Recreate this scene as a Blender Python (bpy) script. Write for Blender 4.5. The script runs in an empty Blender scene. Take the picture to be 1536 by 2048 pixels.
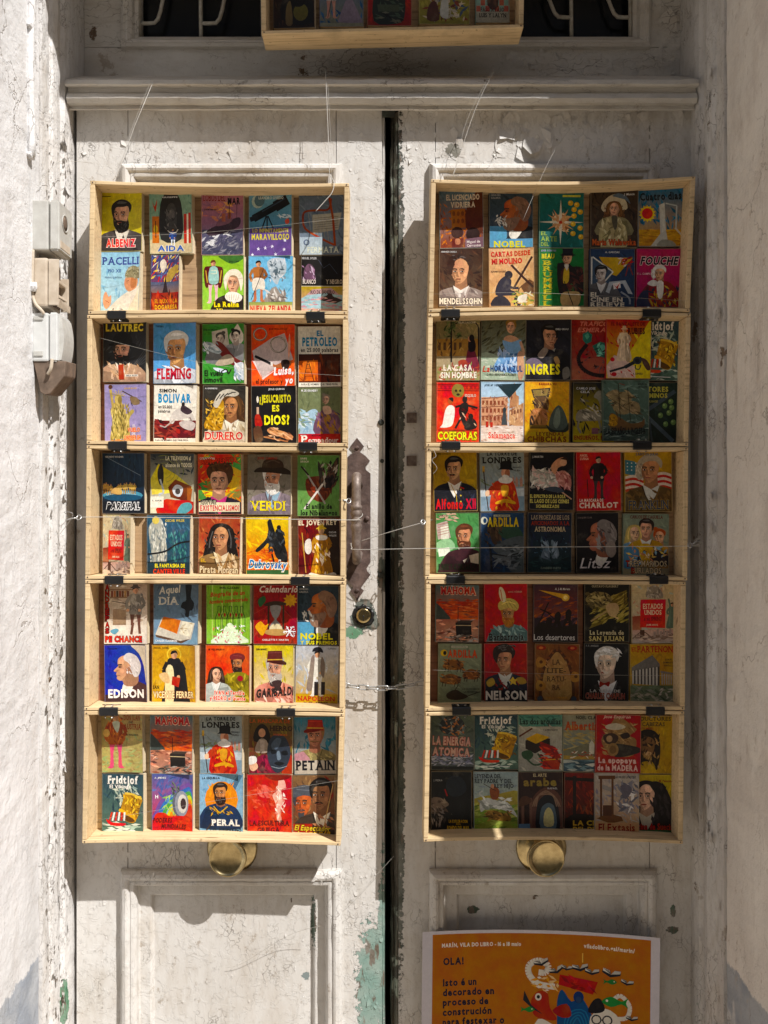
import bpy, bmesh, math, random
from mathutils import Vector, Matrix, noise as mnoise
from mathutils.geometry import tessellate_polygon
SC = bpy.context.scene
COL = SC.collection
rnd = random.Random(7)

# ------------------------------------------------------------ camera, sky, sun, exposure
F = 1833.0            # focal length in photograph pixels
CY = -1.73            # camera distance in front of the door face (door face is Y = 0)
cam = bpy.data.cameras.new('camera')
cam.sensor_fit = 'VERTICAL'; cam.sensor_height = 36.0; cam.sensor_width = 27.0
cam.lens = 36.0 * F / 2048.0
cam.clip_start = 0.02; cam.clip_end = 400
camo = bpy.data.objects.new('camera', cam); COL.objects.link(camo)
camo.location = (0, CY, 0); camo.rotation_euler = (math.radians(90), 0, 0)
SC.camera = camo
SX, SZ = -1.0, -1.62        # sun travel per metre of +Y
sdir = Vector((SX, 1.0, SZ)).normalized()
world = bpy.data.worlds.new('World'); SC.world = world; world.use_nodes = True
wn = world.node_tree; wn.nodes.clear()
wo = wn.nodes.new('ShaderNodeOutputWorld'); wb = wn.nodes.new('ShaderNodeBackground')
sky = wn.nodes.new('ShaderNodeTexSky'); sky.sky_type = 'NISHITA'; sky.sun_disc = False
sky.sun_elevation = math.asin(-sdir.z)
sky.sun_rotation = math.atan2(-sdir.x, -sdir.y)
sky.dust_density = 1.6; sky.ozone_density = 1.0
wb.inputs['Strength'].default_value = 0.05
wn.links.new(sky.outputs[0], wb.inputs[0]); wn.links.new(wb.outputs[0], wo.inputs[0])
sl = bpy.data.lights.new('sun', 'SUN'); sl.energy = 4.8; sl.angle = math.radians(0.5); sl.color = (1.0, 0.965, 0.925)
so = bpy.data.objects.new('sun', sl); COL.objects.link(so)
so.rotation_euler = sdir.to_track_quat('-Z', 'Y').to_euler(); so.location = (3, -4, 6)
SC.view_settings.view_transform = 'Standard'; SC.view_settings.look = 'None'
SC.view_settings.exposure = 0.36; SC.view_settings.gamma = 1.0
SC.render.engine = 'CYCLES'; SC.cycles.use_denoising = True
SC.cycles.max_bounces = 8; SC.cycles.diffuse_bounces = 5

# ------------------------------------------------------------ helpers
def wx(px, y=0.0): return (px - 768.0) / F * (y - CY)
def wz(py, y=0.0): return (1024.0 - py) / F * (y - CY)
def P(px, py, y=0.0): return Vector((wx(px, y), y, wz(py, y)))

def hexc(h):
    if isinstance(h, (tuple, list)): return tuple(h)
    if len(h) == 3: h = h[0]*2 + h[1]*2 + h[2]*2
    v = [int(h[i:i+2], 16) / 255.0 for i in (0, 2, 4)]
    return tuple(c / 12.92 if c <= 0.04045 else ((c + 0.055) / 1.055) ** 2.4 for c in v)

def link(o, parent=None):
    COL.objects.link(o)
    if parent is not None: o.parent = parent
    return o
def obj(name, bm, mat, parent=None, smooth=False):
    me = bpy.data.meshes.new(name)
    if isinstance(bm, bmesh.types.BMesh):
        bm.to_mesh(me); bm.free()
    else:
        me.from_pydata([tuple(v) for v in bm[0]], [], bm[1])
    if mat is not None:
        for m in (mat if isinstance(mat, list) else [mat]): me.materials.append(m)
    if smooth:
        for p in me.polygons: p.use_smooth = True
    return link(bpy.data.objects.new(name, me), parent)
def tag(o, label=None, cat=None, group=None, kind=None):
    if label: o['label'] = label
    if cat: o['category'] = cat
    if group: o['group'] = group
    if kind: o['kind'] = kind
    return o
def thing(name, label, cat, group=None, loc=(0, 0, 0)):
    o = bpy.data.objects.new(name, None); o.empty_display_size = 0.02; COL.objects.link(o)
    o.location = loc
    return tag(o, label, cat, group)
def struct(name, bm, mat, parent=None): return tag(obj(name, bm, mat, parent), kind='structure')

def box(bm, x0, x1, y0, y1, z0, z1, bev=0.0, mi=0):
    r = bmesh.ops.create_cube(bm, size=1.0)
    vs = r['verts']
    for v in vs:
        v.co = Vector((x0 + (v.co.x + .5) * (x1 - x0), y0 + (v.co.y + .5) * (y1 - y0), z0 + (v.co.z + .5) * (z1 - z0)))
    fs = set(f for v in vs for f in v.link_faces)
    for f in fs: f.material_index = mi
    if bev > 0:
        es = list(set(e for v in vs for e in v.link_edges))
        bmesh.ops.bevel(bm, geom=es, offset=bev, segments=2, affect='EDGES', profile=0.6)
    return vs
def tube(bm, pts, r, n=8, caps=True):
    pts = [Vector(p) for p in pts]; rings = []
    prev = None
    for i, p in enumerate(pts):
        a = pts[max(i-1, 0)]; b = pts[min(i+1, len(pts)-1)]
        t = (b - a).normalized()
        if prev is None:
            u = t.orthogonal().normalized()
        else:
            u = (prev - t * prev.dot(t)).normalized()
        prev = u; w = t.cross(u)
        rr = r[i] if isinstance(r, (list, tuple)) else r
        rings.append([bm.verts.new(p + (u * math.cos(2*math.pi*k/n) + w * math.sin(2*math.pi*k/n)) * rr) for k in range(n)])
    for a, b in zip(rings, rings[1:]):
        for k in range(n):
            f = bm.faces.new((a[k], a[(k+1) % n], b[(k+1) % n], b[k])); f.smooth = True
    if caps:
        bm.faces.new(rings[0][::-1]); bm.faces.new(rings[-1])
def ring_rect(bm, x0, x1, z0, z1, prof, wob=0.0):
    """mitred moulding round a rectangle; prof = [(inset, y)]"""
    segs = [max(1, int(d / 0.012)) for d in (x1-x0, z1-z0, x1-x0, z1-z0)]
    vr = []
    for ins, y in prof:
        cs = [(x0+ins, z0+ins), (x1-ins, z0+ins), (x1-ins, z1-ins), (x0+ins, z1-ins)]
        row = []
        for i in range(4):
            a, b = cs[i], cs[(i+1) % 4]
            for j in range(segs[i]):
                t = j / segs[i]
                x = a[0] + (b[0]-a[0])*t; z = a[1] + (b[1]-a[1])*t
                nz = mnoise.noise(Vector((x*35, y*90, z*35))) * wob
                row.append(bm.verts.new((x, y + nz, z + nz*.4)))
        vr.append(row)
    for a, b in zip(vr, vr[1:]):
        n = len(a)
        for k in range(n): bm.faces.new((a[k], a[(k+1) % n], b[(k+1) % n], b[k]))
def prof_x(bm, x0, x1, prof, wob=0.0, step=0.01):
    """extrude a (y, z) profile along X"""
    n = max(1, int((x1-x0)/step)); rows = []
    for i in range(n+1):
        x = x0 + (x1-x0)*i/n
        rows.append([bm.verts.new((x, y + mnoise.noise(Vector((x*30, y*80, z*80)))*wob, z + mnoise.noise(Vector((x*25+9, y*80, z*80)))*wob)) for y, z in prof])
    for a, b in zip(rows, rows[1:]):
        for k in range(len(prof)-1): bm.faces.new((a[k], a[k+1], b[k+1], b[k]))
def prof_z(bm, z0, z1, prof, wob=0.0, step=0.012):
    """extrude an (x, y) profile along Z"""
    n = max(1, int((z1-z0)/step)); rows = []
    for i in range(n+1):
        z = z0 + (z1-z0)*i/n
        rows.append([bm.verts.new((x + mnoise.noise(Vector((x*90, y*90, z*30)))*wob, y + mnoise.noise(Vector((x*80+5, y*80, z*26)))*wob, z)) for x, y in prof])
    for a, b in zip(rows, rows[1:]):
        for k in range(len(prof)-1): bm.faces.new((a[k], b[k], b[k+1], a[k+1]))
def lathe(bm, prof, c, axis='y', n=40):
    """prof = [(r, h)] revolved round an axis through c"""
    rows = []
    for r, h in prof:
        row = []
        for k in range(n):
            a = 2*math.pi*k/n; u, v = r*math.cos(a), r*math.sin(a)
            co = {'y': (u, h, v), 'z': (u, v, h), 'x': (h, u, v)}[axis]
            row.append(bm.verts.new(Vector(c) + Vector(co)))
        rows.append(row)
    for a, b in zip(rows, rows[1:]):
        for k in range(n):
            f = bm.faces.new((a[k], a[(k+1) % n], b[(k+1) % n], b[k])); f.smooth = True
    if prof[0][0] > 1e-6: bm.faces.new(rows[0][::-1])
    if prof[-1][0] > 1e-6: bm.faces.new(rows[-1])
    bmesh.ops.remove_doubles(bm, verts=bm.verts, dist=1e-6)
    bmesh.ops.recalc_face_normals(bm, faces=bm.faces)

# ------------------------------------------------------------ materials
class NT:
    def __init__(s, name):
        s.m = bpy.data.materials.new(name); s.m.use_nodes = True
        s.t = s.m.node_tree; s.t.nodes.clear()
        s.out = s.t.nodes.new('ShaderNodeOutputMaterial')
        s.b = s.t.nodes.new('ShaderNodeBsdfPrincipled')
        s.t.links.new(s.b.outputs[0], s.out.inputs[0])
    def set(s, inp, v):
        if isinstance(v, bpy.types.NodeSocket): s.t.links.new(v, inp)
        elif isinstance(v, tuple) and len(v) == 3 and inp.type == 'RGBA': inp.default_value = (*v, 1)
        else: inp.default_value = v
    def n(s, typ, out=0, props=None, **kw):
        nd = s.t.nodes.new(typ)
        for k, v in (props or {}).items(): setattr(nd, k, v)
        for k, v in kw.items():
            key = int(k[1:]) if k[0] == 'i' and k[1:].isdigit() else k.replace('_', ' ')
            s.set(nd.inputs[key], v)
        return nd.outputs[out]
    def pos(s, sc=(1, 1, 1), off=(0, 0, 0)):
        g = s.n('ShaderNodeNewGeometry')
        return s.n('ShaderNodeMapping', i0=g, i3=sc, i1=off)
    def math(s, op, a, b=0.0, c=None, clamp=False):
        nd = s.t.nodes.new('ShaderNodeMath'); nd.operation = op; nd.use_clamp = clamp
        s.set(nd.inputs[0], a); s.set(nd.inputs[1], b)
        if c is not None: s.set(nd.inputs[2], c)
        return nd.outputs[0]
    def noise(s, v, scale, det=4, rough=.55, dist=0.0, out=0):
        return s.n('ShaderNodeTexNoise', out, Vector=v, Scale=scale, Detail=det, Roughness=rough, Distortion=dist)
    def ramp(s, v, a, b, lo=0.0, hi=1.0):
        return s.n('ShaderNodeMapRange', 0, Value=v, i1=a, i2=b, i3=lo, i4=hi)
    def mix(s, f, a, b, mode='MIX'):
        nd = s.t.nodes.new('ShaderNodeMix'); nd.data_type = 'RGBA'; nd.blend_type = mode
        s.set(nd.inputs[0], f); s.set(nd.inputs[6], a); s.set(nd.inputs[7], b)
        return nd.outputs[2]
    def bump(s, h, dist=.001, st=1.0, nrm=None):
        kw = dict(Height=h, Distance=dist, Strength=st)
        if nrm is not None: kw['Normal'] = nrm
        return s.n('ShaderNodeBump', **kw)
    def fin(s, col, rough=.6, nrm=None, metal=0.0, spec=.5):
        s.set(s.b.inputs['Base Color'], col); s.set(s.b.inputs['Roughness'], rough)
        s.set(s.b.inputs['Metallic'], metal); s.b.inputs['Specular IOR Level'].default_value = spec
        if nrm is not None: s.set(s.b.inputs['Normal'], nrm)
        return s.m

def peel_mat(name, c1, c2, chip=.66, crack=.5, patches=(), vert=True, under=(.11, .075, .05), relief=1.0):
    """old white oil paint on wood: brush-marked, cracked, chipped down to brown timber or green undercoat"""
    s = NT(name)
    p = s.pos()
    sv = (1, 1, .3) if vert else (.3, 1, 1)
    ps = s.pos(sv)
    big = s.noise(p, 2.3, 5, .6)
    col = s.mix(s.ramp(big, .35, .68), c1, c2)
    fine = s.noise(ps, 55, 6, .65)
    col = s.mix(s.ramp(fine, .5, .75, 0, .42), col, (.36, .31, .25))
    gr = s.noise(p, 130, 3, .6)
    col = s.mix(s.ramp(gr, .62, .74, 0, .3), col, (.25, .22, .18))
    col = s.mix(s.ramp(s.noise(s.pos((1, 1, .4) if vert else (.4, 1, 1), (3, 1, 8)), 6.5, 8, .72), .50, .70, 0, .55), col, (.40, .33, .25))
    col = s.mix(s.ramp(s.noise(s.pos((1, 1, .8), (7, 4, 2)), 23, 9, .75), .62, .66, 0, .6), col, (.27, .21, .15))
    # relief of older, painted-over flakes
    wv = s.n('ShaderNodeVectorMath', 0, {'operation': 'ADD'}, i0=ps, i1=s.n('ShaderNodeVectorMath', 0, {'operation': 'SCALE'}, i0=s.noise(p, 28, 3, .6, 0, 1), Scale=.035))
    v1 = s.n('ShaderNodeTexVoronoi', 0, {'feature': 'DISTANCE_TO_EDGE'}, Vector=wv, Scale=62.0)
    zone = s.ramp(s.noise(s.pos((1, 1, 1), (4, 2, 7)), 7.5, 4, .6), crack, crack + .13)
    ck = s.math('MULTIPLY', s.ramp(v1, .0, .035, 1, 0), zone)
    col = s.mix(s.math('MULTIPLY', ck, .7), col, (.10, .075, .055))
    fl = s.noise(p, 26, 7, .62, .6)
    st1 = s.ramp(fl, .52, .535)
    st2 = s.ramp(s.noise(p, 48, 5, .6, .4), .58, .592)
    # chips
    cz = s.math('ADD', s.noise(p, 17, 9, .68), s.math('MULTIPLY', s.math('SUBTRACT', s.noise(s.pos((1, 1, 1), (1, 5, 3)), 3.1, 2), .5), .22))
    ch = s.ramp(cz, chip, chip + .008)
    c3 = s.noise(ps, 75, 5, .7)
    ch2 = s.math('MULTIPLY', s.ramp(c3, .715, .722), s.ramp(big, .4, .5))
    wood = s.mix(s.ramp(s.noise(s.pos((6, 6, .6)), 60, 3), .35, .65), under, tuple(c*2.1 for c in under))
    col = s.mix(ch, col, wood)
    col = s.mix(ch2, col, under)
    hole = s.math('MAXIMUM', ch, ch2)
    gx = s.n('ShaderNodeSeparateXYZ', 0, i0=p); gz = s.n('ShaderNodeSeparateXYZ', 2, i0=p)
    gy = s.n('ShaderNodeSeparateXYZ', 1, i0=p)
    for (px, py, rx, ry, pc, amt) in patches:
        side = abs(px) < 1            # a patch on a reveal is placed by its depth
        cx, cz_, rx, ry = (px if side else wx(px)), wz(py), (rx if side else rx/F*1.73), ry/F*1.73
        dx = s.math('DIVIDE', s.math('SUBTRACT', gy if side else gx, cx), rx); dz = s.math('DIVIDE', s.math('SUBTRACT', gz, cz_), ry)
        r2 = s.math('ADD', s.math('MULTIPLY', dx, dx), s.math('MULTIPLY', dz, dz))
        fld = s.math('ADD', s.math('SUBTRACT', 1.0, r2), s.math('MULTIPLY', s.math('SUBTRACT', s.noise(p, max(34, 1.1/min(rx, ry)), 8, .7), .5), amt*1.5))
        mk = s.ramp(fld, .2, .24)
        pcv = s.mix(s.ramp(s.noise(s.pos((1, 1, .25), (2, 2, 2)), 70, 5), .56, .6), pc, (.13, .10, .075))
        pcv = s.mix(s.ramp(s.noise(p, 20, 4), .4, .65, 0, .35), pcv, (.45, .46, .42))
        col = s.mix(mk, col, pcv); hole = s.math('MAXIMUM', hole, mk)
    h = s.math('ADD', s.math('MULTIPLY', st1, .30*relief), s.math('MULTIPLY', st2, .22*relief))
    h = s.math('SUBTRACT', h, s.math('MULTIPLY', ck, .6)); h = s.math('SUBTRACT', h, s.math('MULTIPLY', hole, .9))
    h = s.math('ADD', h, s.math('MULTIPLY', s.noise(ps, 160, 4, .6), .35))
    h = s.math('ADD', h, s.math('MULTIPLY', s.noise(p, 14, 4, .5), .8))
    return s.fin(col, s.ramp(fine, .3, .7, .42, .62), s.bump(h, .0011, .95), spec=.35)

TEAL = (.20, .31, .27); GRN = (.10, .24, .14)
M = {}
M['door'] = peel_mat('white_door_paint', (.665, .65, .625), (.56, .54, .51), .70, .50,
    [(740, 1965, 31, 140, TEAL, 2.4), (768, 1900, 14, 210, TEAL, 3.0), (790, 360, 12, 120, (.12, .17, .13), 3.2), (728, 1235, 30, 36, (.05, .07, .06), 2.2), (705, 1265, 22, 14, GRN, 3.),
     (948, 1828, 13, 9, (.05, .08, .05), 2.5), (1346, 1822, 6, 14, (.06, .12, .07), 2.5), (1345, 1860, 13, 8, (.07, .10, .07), 2.8), (905, 300, 18, 14, (.16, .15, .12), 3.),
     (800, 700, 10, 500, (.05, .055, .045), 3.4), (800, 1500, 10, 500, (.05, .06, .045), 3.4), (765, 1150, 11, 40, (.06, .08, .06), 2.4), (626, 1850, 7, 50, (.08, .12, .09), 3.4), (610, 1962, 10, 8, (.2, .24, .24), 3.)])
M['post'] = peel_mat('white_frame_paint', (.68, .67, .66), (.60, .58, .56), .685, .46,
    [(-.035, 1985, .013, 48, GRN, 2.2)], under=(.15, .11, .08), relief=1.5)
M['post_r'] = peel_mat('white_frame_paint_worn', (.68, .665, .645), (.58, .555, .53), .67, .44, under=(.15, .11, .08), relief=1.5)
M['cornice'] = peel_mat('white_cornice_paint', (.62, .60, .565), (.52, .50, .46), .68, .47, vert=False)

def plaster(name, c1, c2, dado, st=0.0):
    s = NT(name); p = s.pos()
    col = s.mix(s.ramp(s.noise(p, 5, 6, .62), .38, .66), c1, c2)
    pv = s.pos((1, 1, .22))
    col = s.mix(s.ramp(s.noise(pv, 22, 6, .65), .54, .76, 0, .32), col, (.46, .41, .37))
    col = s.mix(s.ramp(s.noise(pv, 60, 6, .7), .68, .72, 0, .35), col, (.28, .23, .19))
    z = s.n('ShaderNodeSeparateXYZ', 2, i0=p)
    zz = s.math('ADD', z, s.math('MULTIPLY', s.math('SUBTRACT', s.noise(p, 22, 8, .75), .5), .055))
    col = s.mix(s.ramp(zz, dado, dado - .004), col, s.mix(s.ramp(s.noise(p, 12, 5), .4, .6), (.30, .33, .38), (.42, .44, .47)))
    if st:
        col = s.mix(s.ramp(s.noise(s.pos((1, 1, .5), (5, 5, 1)), 4.5, 9, .7), .50, .56, 0, st), col, (.88, .85, .80))
        col = s.mix(s.ramp(s.noise(s.pos((1, 1, .3), (1, 5, 6)), 9, 8, .72), .56, .70, 0, st), col, (.40, .33, .27))
        col = s.mix(s.ramp(s.noise(s.pos((1, 1, .6), (8, 2, 6)), 40, 7, .75), .60, .66, 0, st), col, (.46, .38, .31))
    wv = s.n('ShaderNodeVectorMath', 0, {'operation': 'ADD'}, i0=p, i1=s.n('ShaderNodeVectorMath', 0, {'operation': 'SCALE'}, i0=s.noise(p, 14, 4, .6, 0, 1), Scale=.12))
    vk = s.n('ShaderNodeTexVoronoi', 0, {'feature': 'DISTANCE_TO_EDGE'}, Vector=wv, Scale=7.0)
    ck = s.math('MULTIPLY', s.ramp(vk, .0, .012, 1, 0), s.ramp(s.noise(p, 3.3, 3), .5, .6))
    col = s.mix(s.math('MULTIPLY', ck, .6), col, (.22, .18, .14))
    col = s.mix(s.ramp(s.noise(pv, 11, 8, .75), .68, .71, 0, .6), col, (.50, .35, .22))
    h = s.math('ADD', s.math('MULTIPLY', s.noise(p, 45, 8, .65), 1.3), s.math('MULTIPLY', s.noise(p, 9, 3), 1.8))
    h = s.math('SUBTRACT', h, s.math('MULTIPLY', ck, .5))
    h = s.math('ADD', h, s.math('MULTIPLY', s.ramp(s.noise(p, 16, 7, .7), .56, .575), .16))
    h = s.math('ADD', h, s.math('MULTIPLY', s.ramp(s.noise(pv, 30, 6, .7), .6, .62), -.25))
    return s.fin(col, .85, s.bump(h, .0034, .75), spec=.2)
M['plaster_l'] = plaster('limewashed_plaster', (.76, .755, .76), (.64, .635, .635), -.772)
M['plaster_r'] = plaster('limewashed_plaster_pinkish', (.82, .78, .73), (.70, .65, .60), -.772, .6)

def ply(name, c1, c2, dark=.5):
    s = NT(name)
    tc = s.n('ShaderNodeTexCoord', 3)
    info = s.n('ShaderNodeObjectInfo', 5)
    off = s.n('ShaderNodeCombineXYZ', i0=s.math('MULTIPLY', info, 7.0), i2=info)
    v = s.n('ShaderNodeVectorMath', 0, {'operation': 'ADD'}, i0=tc, i1=off)
    g1 = s.noise(s.n('ShaderNodeMapping', i0=v, i3=(3, 60, 60)), 3.2, 5, .6, .3)
    col = s.mix(s.ramp(g1, .3, .7), c1, c2)
    g2 = s.noise(s.n('ShaderNodeMapping', i0=v, i3=(1, 1, 1)), 14, 5, .6)
    col = s.mix(s.ramp(g2, .56, .72, 0, dark), col, tuple(c*.45 for c in c2))
    col = s.mix(s.ramp(g1, .585, .62, 0, .5), col, tuple(c*.5 for c in c2))
    col = s.mix(s.ramp(s.noise(v, 5, 3, .5), .5, .7, 0, .35), col, tuple(c*.6 for c in c2))
    kn = s.n('ShaderNodeTexVoronoi', 0, {'feature': 'F1'}, Vector=s.n('ShaderNodeMapping', i0=v, i3=(6, 30, 14)), Scale=1.0)
    col = s.mix(s.ramp(kn, .05, .11, .75, 0), col, (.20, .10, .045))
    g3 = s.noise(v, 120, 3, .5)
    col = s.mix(s.ramp(g3, .66, .72, 0, .5), col, (.16, .09, .05))
    return s.fin(col, .62, s.bump(s.math('ADD', g1, s.math('MULTIPLY', g2, .6)), .0006, .8), spec=.25)
M['ply'] = ply('poplar_plywood', (.74, .57, .34), (.62, .45, .25))
M['ply_red'] = ply('reddish_crate_back', (.34, .15, .08), (.22, .09, .05))
M['ply_tan'] = ply('tan_crate_back', (.50, .34, .19), (.38, .24, .13))

def simple(name, c, rough=.5, metal=0.0, var=.25, sc=60, bmp=.0003, c2=None, spec=.5):
    s = NT(name); p = s.n('ShaderNodeTexCoord', 3)
    n1 = s.noise(p, sc, 5, .6)
    col = s.mix(s.ramp(n1, .3, .7), c, c2 or tuple(x*(1-var) for x in c))
    return s.fin(col, s.ramp(n1, .3, .7, rough*.85, min(1, rough*1.15)), s.bump(n1, bmp, .8), metal, spec)
M['iron'] = simple('rusty_painted_iron', (.15, .10, .085), .65, .15, sc=55, bmp=.003, c2=(.05, .03, .025))
M['iron_light'] = simple('weathered_grey_iron', (.25, .205, .18), .55, .25, sc=120, bmp=.0012, c2=(.11, .075, .06))
M['brass'] = simple('aged_brass', (.58, .47, .25), .22, 1.0, sc=70, bmp=.0003, c2=(.34, .26, .13))
M['steel'] = simple('galvanised_steel', (.55, .55, .54), .35, .9, sc=80, bmp=.0001)
M['black'] = simple('black_enamel', (.012, .012, .013), .35, 0, sc=60, bmp=.0001)
M['deep'] = simple('painted_gap_dark', (.006, .006, .006), .9, 0)
M['gap'] = peel_mat('old_layered_green_brown_paint', (.085, .085, .065), (.035, .03, .022), .56, .40, under=(.20, .22, .18), relief=2.0)
M['greendark'] = simple('old_dark_green_paint', (.035, .045, .035), .6, 0, sc=45, bmp=.003, c2=(.012, .010, .008))
M['pl_grey'] = simple('weathered_grey_plastic', (.55, .55, .52), .55, 0, sc=50, bmp=.0003, c2=(.42, .41, .38))
M['pl_cream'] = simple('yellowed_cream_plastic', (.60, .52, .42), .55, 0, sc=50, bmp=.0004, c2=(.44, .36, .27))
M['pl_white'] = simple('white_plastic', (.66, .67, .66), .45, 0, sc=40, bmp=.0002, c2=(.55, .56, .55))
M['nylon'] = simple('white_cord', (.55, .53, .49), .4, 0)
M['brown'] = simple('raw_brown_timber', (.20, .14, .10), .8, 0, sc=70, bmp=.001, c2=(.10, .07, .05))
M['grille'] = simple('chipped_grille_paint', (.45, .44, .40), .5, 0, sc=110, bmp=.0005, c2=(.30, .27, .22))
M['paper'] = simple('book_pages', (.70, .60, .43), .8, 0, sc=200, bmp=.0003, c2=(.60, .49, .33), spec=.2)
gl = NT('window_glass'); gl.fin((.006, .007, .008), .25, spec=.15); M['glass'] = gl.m
M['stonefl'] = simple('granite_paving', (.50, .42, .32), .85, 0, sc=4, bmp=.004, c2=(.42, .35, .26))
M['facade'] = simple('ochre_render', (.55, .46, .34), .9, 0, sc=2, bmp=.004, c2=(.46, .38, .27))
# ============================================================ THE SETTING
GZ = -1.56
def B(*a, **k):
    bm = bmesh.new(); box(bm, *a, **k); return bm
XL, XR = -.600, .592          # faces of the two reveals
# street and the house across it (they bounce the warm light into the shade)
bm = bmesh.new(); box(bm, -40, 40, -40, -.55, GZ-.2, GZ); struct('street', bm, M['stonefl'])
bm = bmesh.new(); box(bm, XL+.002, XR-.002, -.549, -.002, GZ-.2, GZ+.1, .006); struct('doorstep', bm, M['stonefl'])
bm = bmesh.new(); box(bm, -14, 16, -13, -7.2, GZ, GZ+6.2)
fac = tag(obj('opposite_house', bm, M['facade']), 'low ochre rendered house across the street from the door', 'house')
for i in range(6):
    x = -9 + i*3.6
    w = obj('window', B(x, x+1.0, -7.19, -7.14, GZ+1.2, GZ+3.0, bev=.01), M['glass'], fac)
    bm = bmesh.new(); ring_rect(bm, x-.12, x+1.12, GZ+1.08, GZ+3.12, [(0, -7.199), (0, -7.12), (.12, -7.12), (.12, -7.16)]); obj('frame', bm, M['cornice'], w)

# reveals of the doorway, left and right, and the wall they belong to
bm = bmesh.new()
prof_z(bm, GZ, 1.6, [(XL-.6, -.42), (XL-.012, -.42), (XL-.004, -.413), (XL, -.40), (XL+.001, -.33), (XL, -.26), (XL+.001, -.2), (XL-.001, -.135), (XL-.03, -.134), (XL-.03, .1)], .0016, .02)
struct('wall_left', bm, M['plaster_l'])
bm = bmesh.new()
prof_z(bm, GZ, 1.6, [(XR+.03, .1), (XR+.03, -.144), (XR+.001, -.145), (XR, -.2), (XR-.001, -.27), (XR, -.329), (XR+.006, -.336), (XR+.6, -.336)], .0016, .02)
struct('wall_right', bm, M['plaster_r'])
bm = bmesh.new(); box(bm, XL-.6, XR+.6, -.336, .3, 1.244, 2.6); struct('lintel', bm, M['plaster_r'])
# unseen boards added to shade the right leaf; their slot shapes a light patch
sh = struct('added_shade_caster', B(XR+.010, XR+.034, -.352, -.346, -1.4, .70, bev=.002), M['brown'])
sy = [-.353, -.4195, -.434, -.520, -.588]
for i, (a, b, t_, z0) in enumerate(((sy[0], sy[1], .70, -1.4), (sy[1], sy[2], .652, -1.4), (sy[2], sy[3], .652, .105), (sy[2], sy[3], .055, -1.4), (sy[3], sy[4], .652, -1.4))):
    tag(obj('board', B(XR+.012, XR+.034, b+.0002, a, z0, t_), M['brown'], sh), kind='structure')

# ------------------------------------------------------------ door frame (timber lining of the reveals)
df = thing('door_frame', 'peeling white timber door frame lining both sides of the doorway', 'door frame')
pl_ = [(XL-.029, -.133), (XL+.004, -.133), (XL+.006, -.120), (XL+.006, -.108), (XL+.001, -.104), (XL+.001, -.092), (XL+.007, -.088), (XL+.010, -.075), (XL+.009, -.060), (XL+.003, -.055), (XL+.003, -.040), (XL+.010, -.036), (XL+.013, -.022), (XL+.013, .13)]
bm = bmesh.new(); prof_z(bm, GZ+.1, 1.244, pl_, .0022, .008); obj('post', bm, M['post'], df)
pr_ = [(XR-.013, .13), (XR-.013, -.022), (XR-.010, -.036), (XR-.003, -.040), (XR-.003, -.062), (XR-.010, -.068), (XR-.012, -.084), (XR-.008, -.1), (XR-.002, -.104), (XR-.002, -.120), (XR-.005, -.125), (XR-.004, -.143), (XR+.029, -.143)]
bm = bmesh.new(); prof_z(bm, GZ+.1, 1.244, pr_, .0018, .008); obj('post', bm, M['post_r'], df)

# ------------------------------------------------------------ the two leaves
mould = [(0, 0.0005), (.001, -.010), (.006, -.016), (.012, -.018), (.016, -.0165), (.019, -.012), (.0215, -.0135), (.026, -.0125), (.030, -.005), (.031, .006), (.034, .0085), (.052, .0095), (.054, .011), (.056, .016), (.058, .0195)]
def leaf(name, label, px0, px1, opx0, opx1):
    d = thing(name, label, 'door')
    x0, x1 = wx(px0), wx(px1); o0, o1 = wx(opx0), wx(opx1)
    zt, zb = .762, GZ+.105
    up = (wz(330), wz(1640)); lo = (wz(1737), -1.42)
    g = .0006
    obj('stile', B(x0, o0-g+.012, 0, .04, zb, zt, bev=.0008), M['door'], d)
    obj('stile', B(o1+g-.012, x1, 0, .04, zb, zt, bev=.0008), M['door'], d)
    for a, b in ((up[0]-.012, zt), (lo[0]-.012, up[1]+.012), (zb, lo[1]+.012)):
        obj('rail', B(o0+.0125, o1-.0125, .0003, .04, a, b, bev=.0008), M['door'], d)
    for a, b in ((up[1], up[0]), (lo[1], lo[0])):
        bm = bmesh.new(); ring_rect(bm, o0, o1, a, b, mould, .0014); obj('moulding', bm, M['door'], d)
        obj('panel', B(o0+.05, o1-.05, .0192, .034, a+.05, b-.05), M['door'], d)
    return d
LD = leaf('door_leaf', 'peeling white door leaf carrying the iron pull handle and cylinder lock', 153, 764, 243, 685)
RD = leaf('door_leaf', 'peeling white shaded door leaf with two square plates beside the gap', 797, 1393, 858, 1312)
# rebate between the leaves: dark gap and the peeled dark green inner edge
bm = bmesh.new()
prof_z(bm, GZ+.11, wz(222), [(wx(764)+.0003, .038), (wx(764)+.0005, .005), (wx(769), .004), (wx(770), .03), (wx(770)+.001, .05)], .0012, .006)
obj('rebate_strip', bm, M['door'], LD)
bm = bmesh.new()
prof_z(bm, GZ+.11, wz(222), [(wx(780), .06), (wx(782), .020), (wx(785), .011), (wx(788), .014), (wx(791), .006), (wx(794), .003), (wx(797)-.0003, .004), (wx(797)-.0003, .05)], .0030, .004)
obj('rebate_strip', bm, M['gap'], RD)
struct('black_gap_backing', B(XL-.02, XR+.02, .16, .18, GZ, 1.6), M['deep'])  # near-black sheet: the dark behind the gap is in its colour
bm = bmesh.new(); box(bm, wx(758), wx(799), -.014, -.001, wz(221), wz(211), .002); box(bm, wx(764), wx(790), -.008, -.001, wz(236), wz(220.5), .001)
obj('bolt_keeper', bm, M['greendark'], RD)
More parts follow.
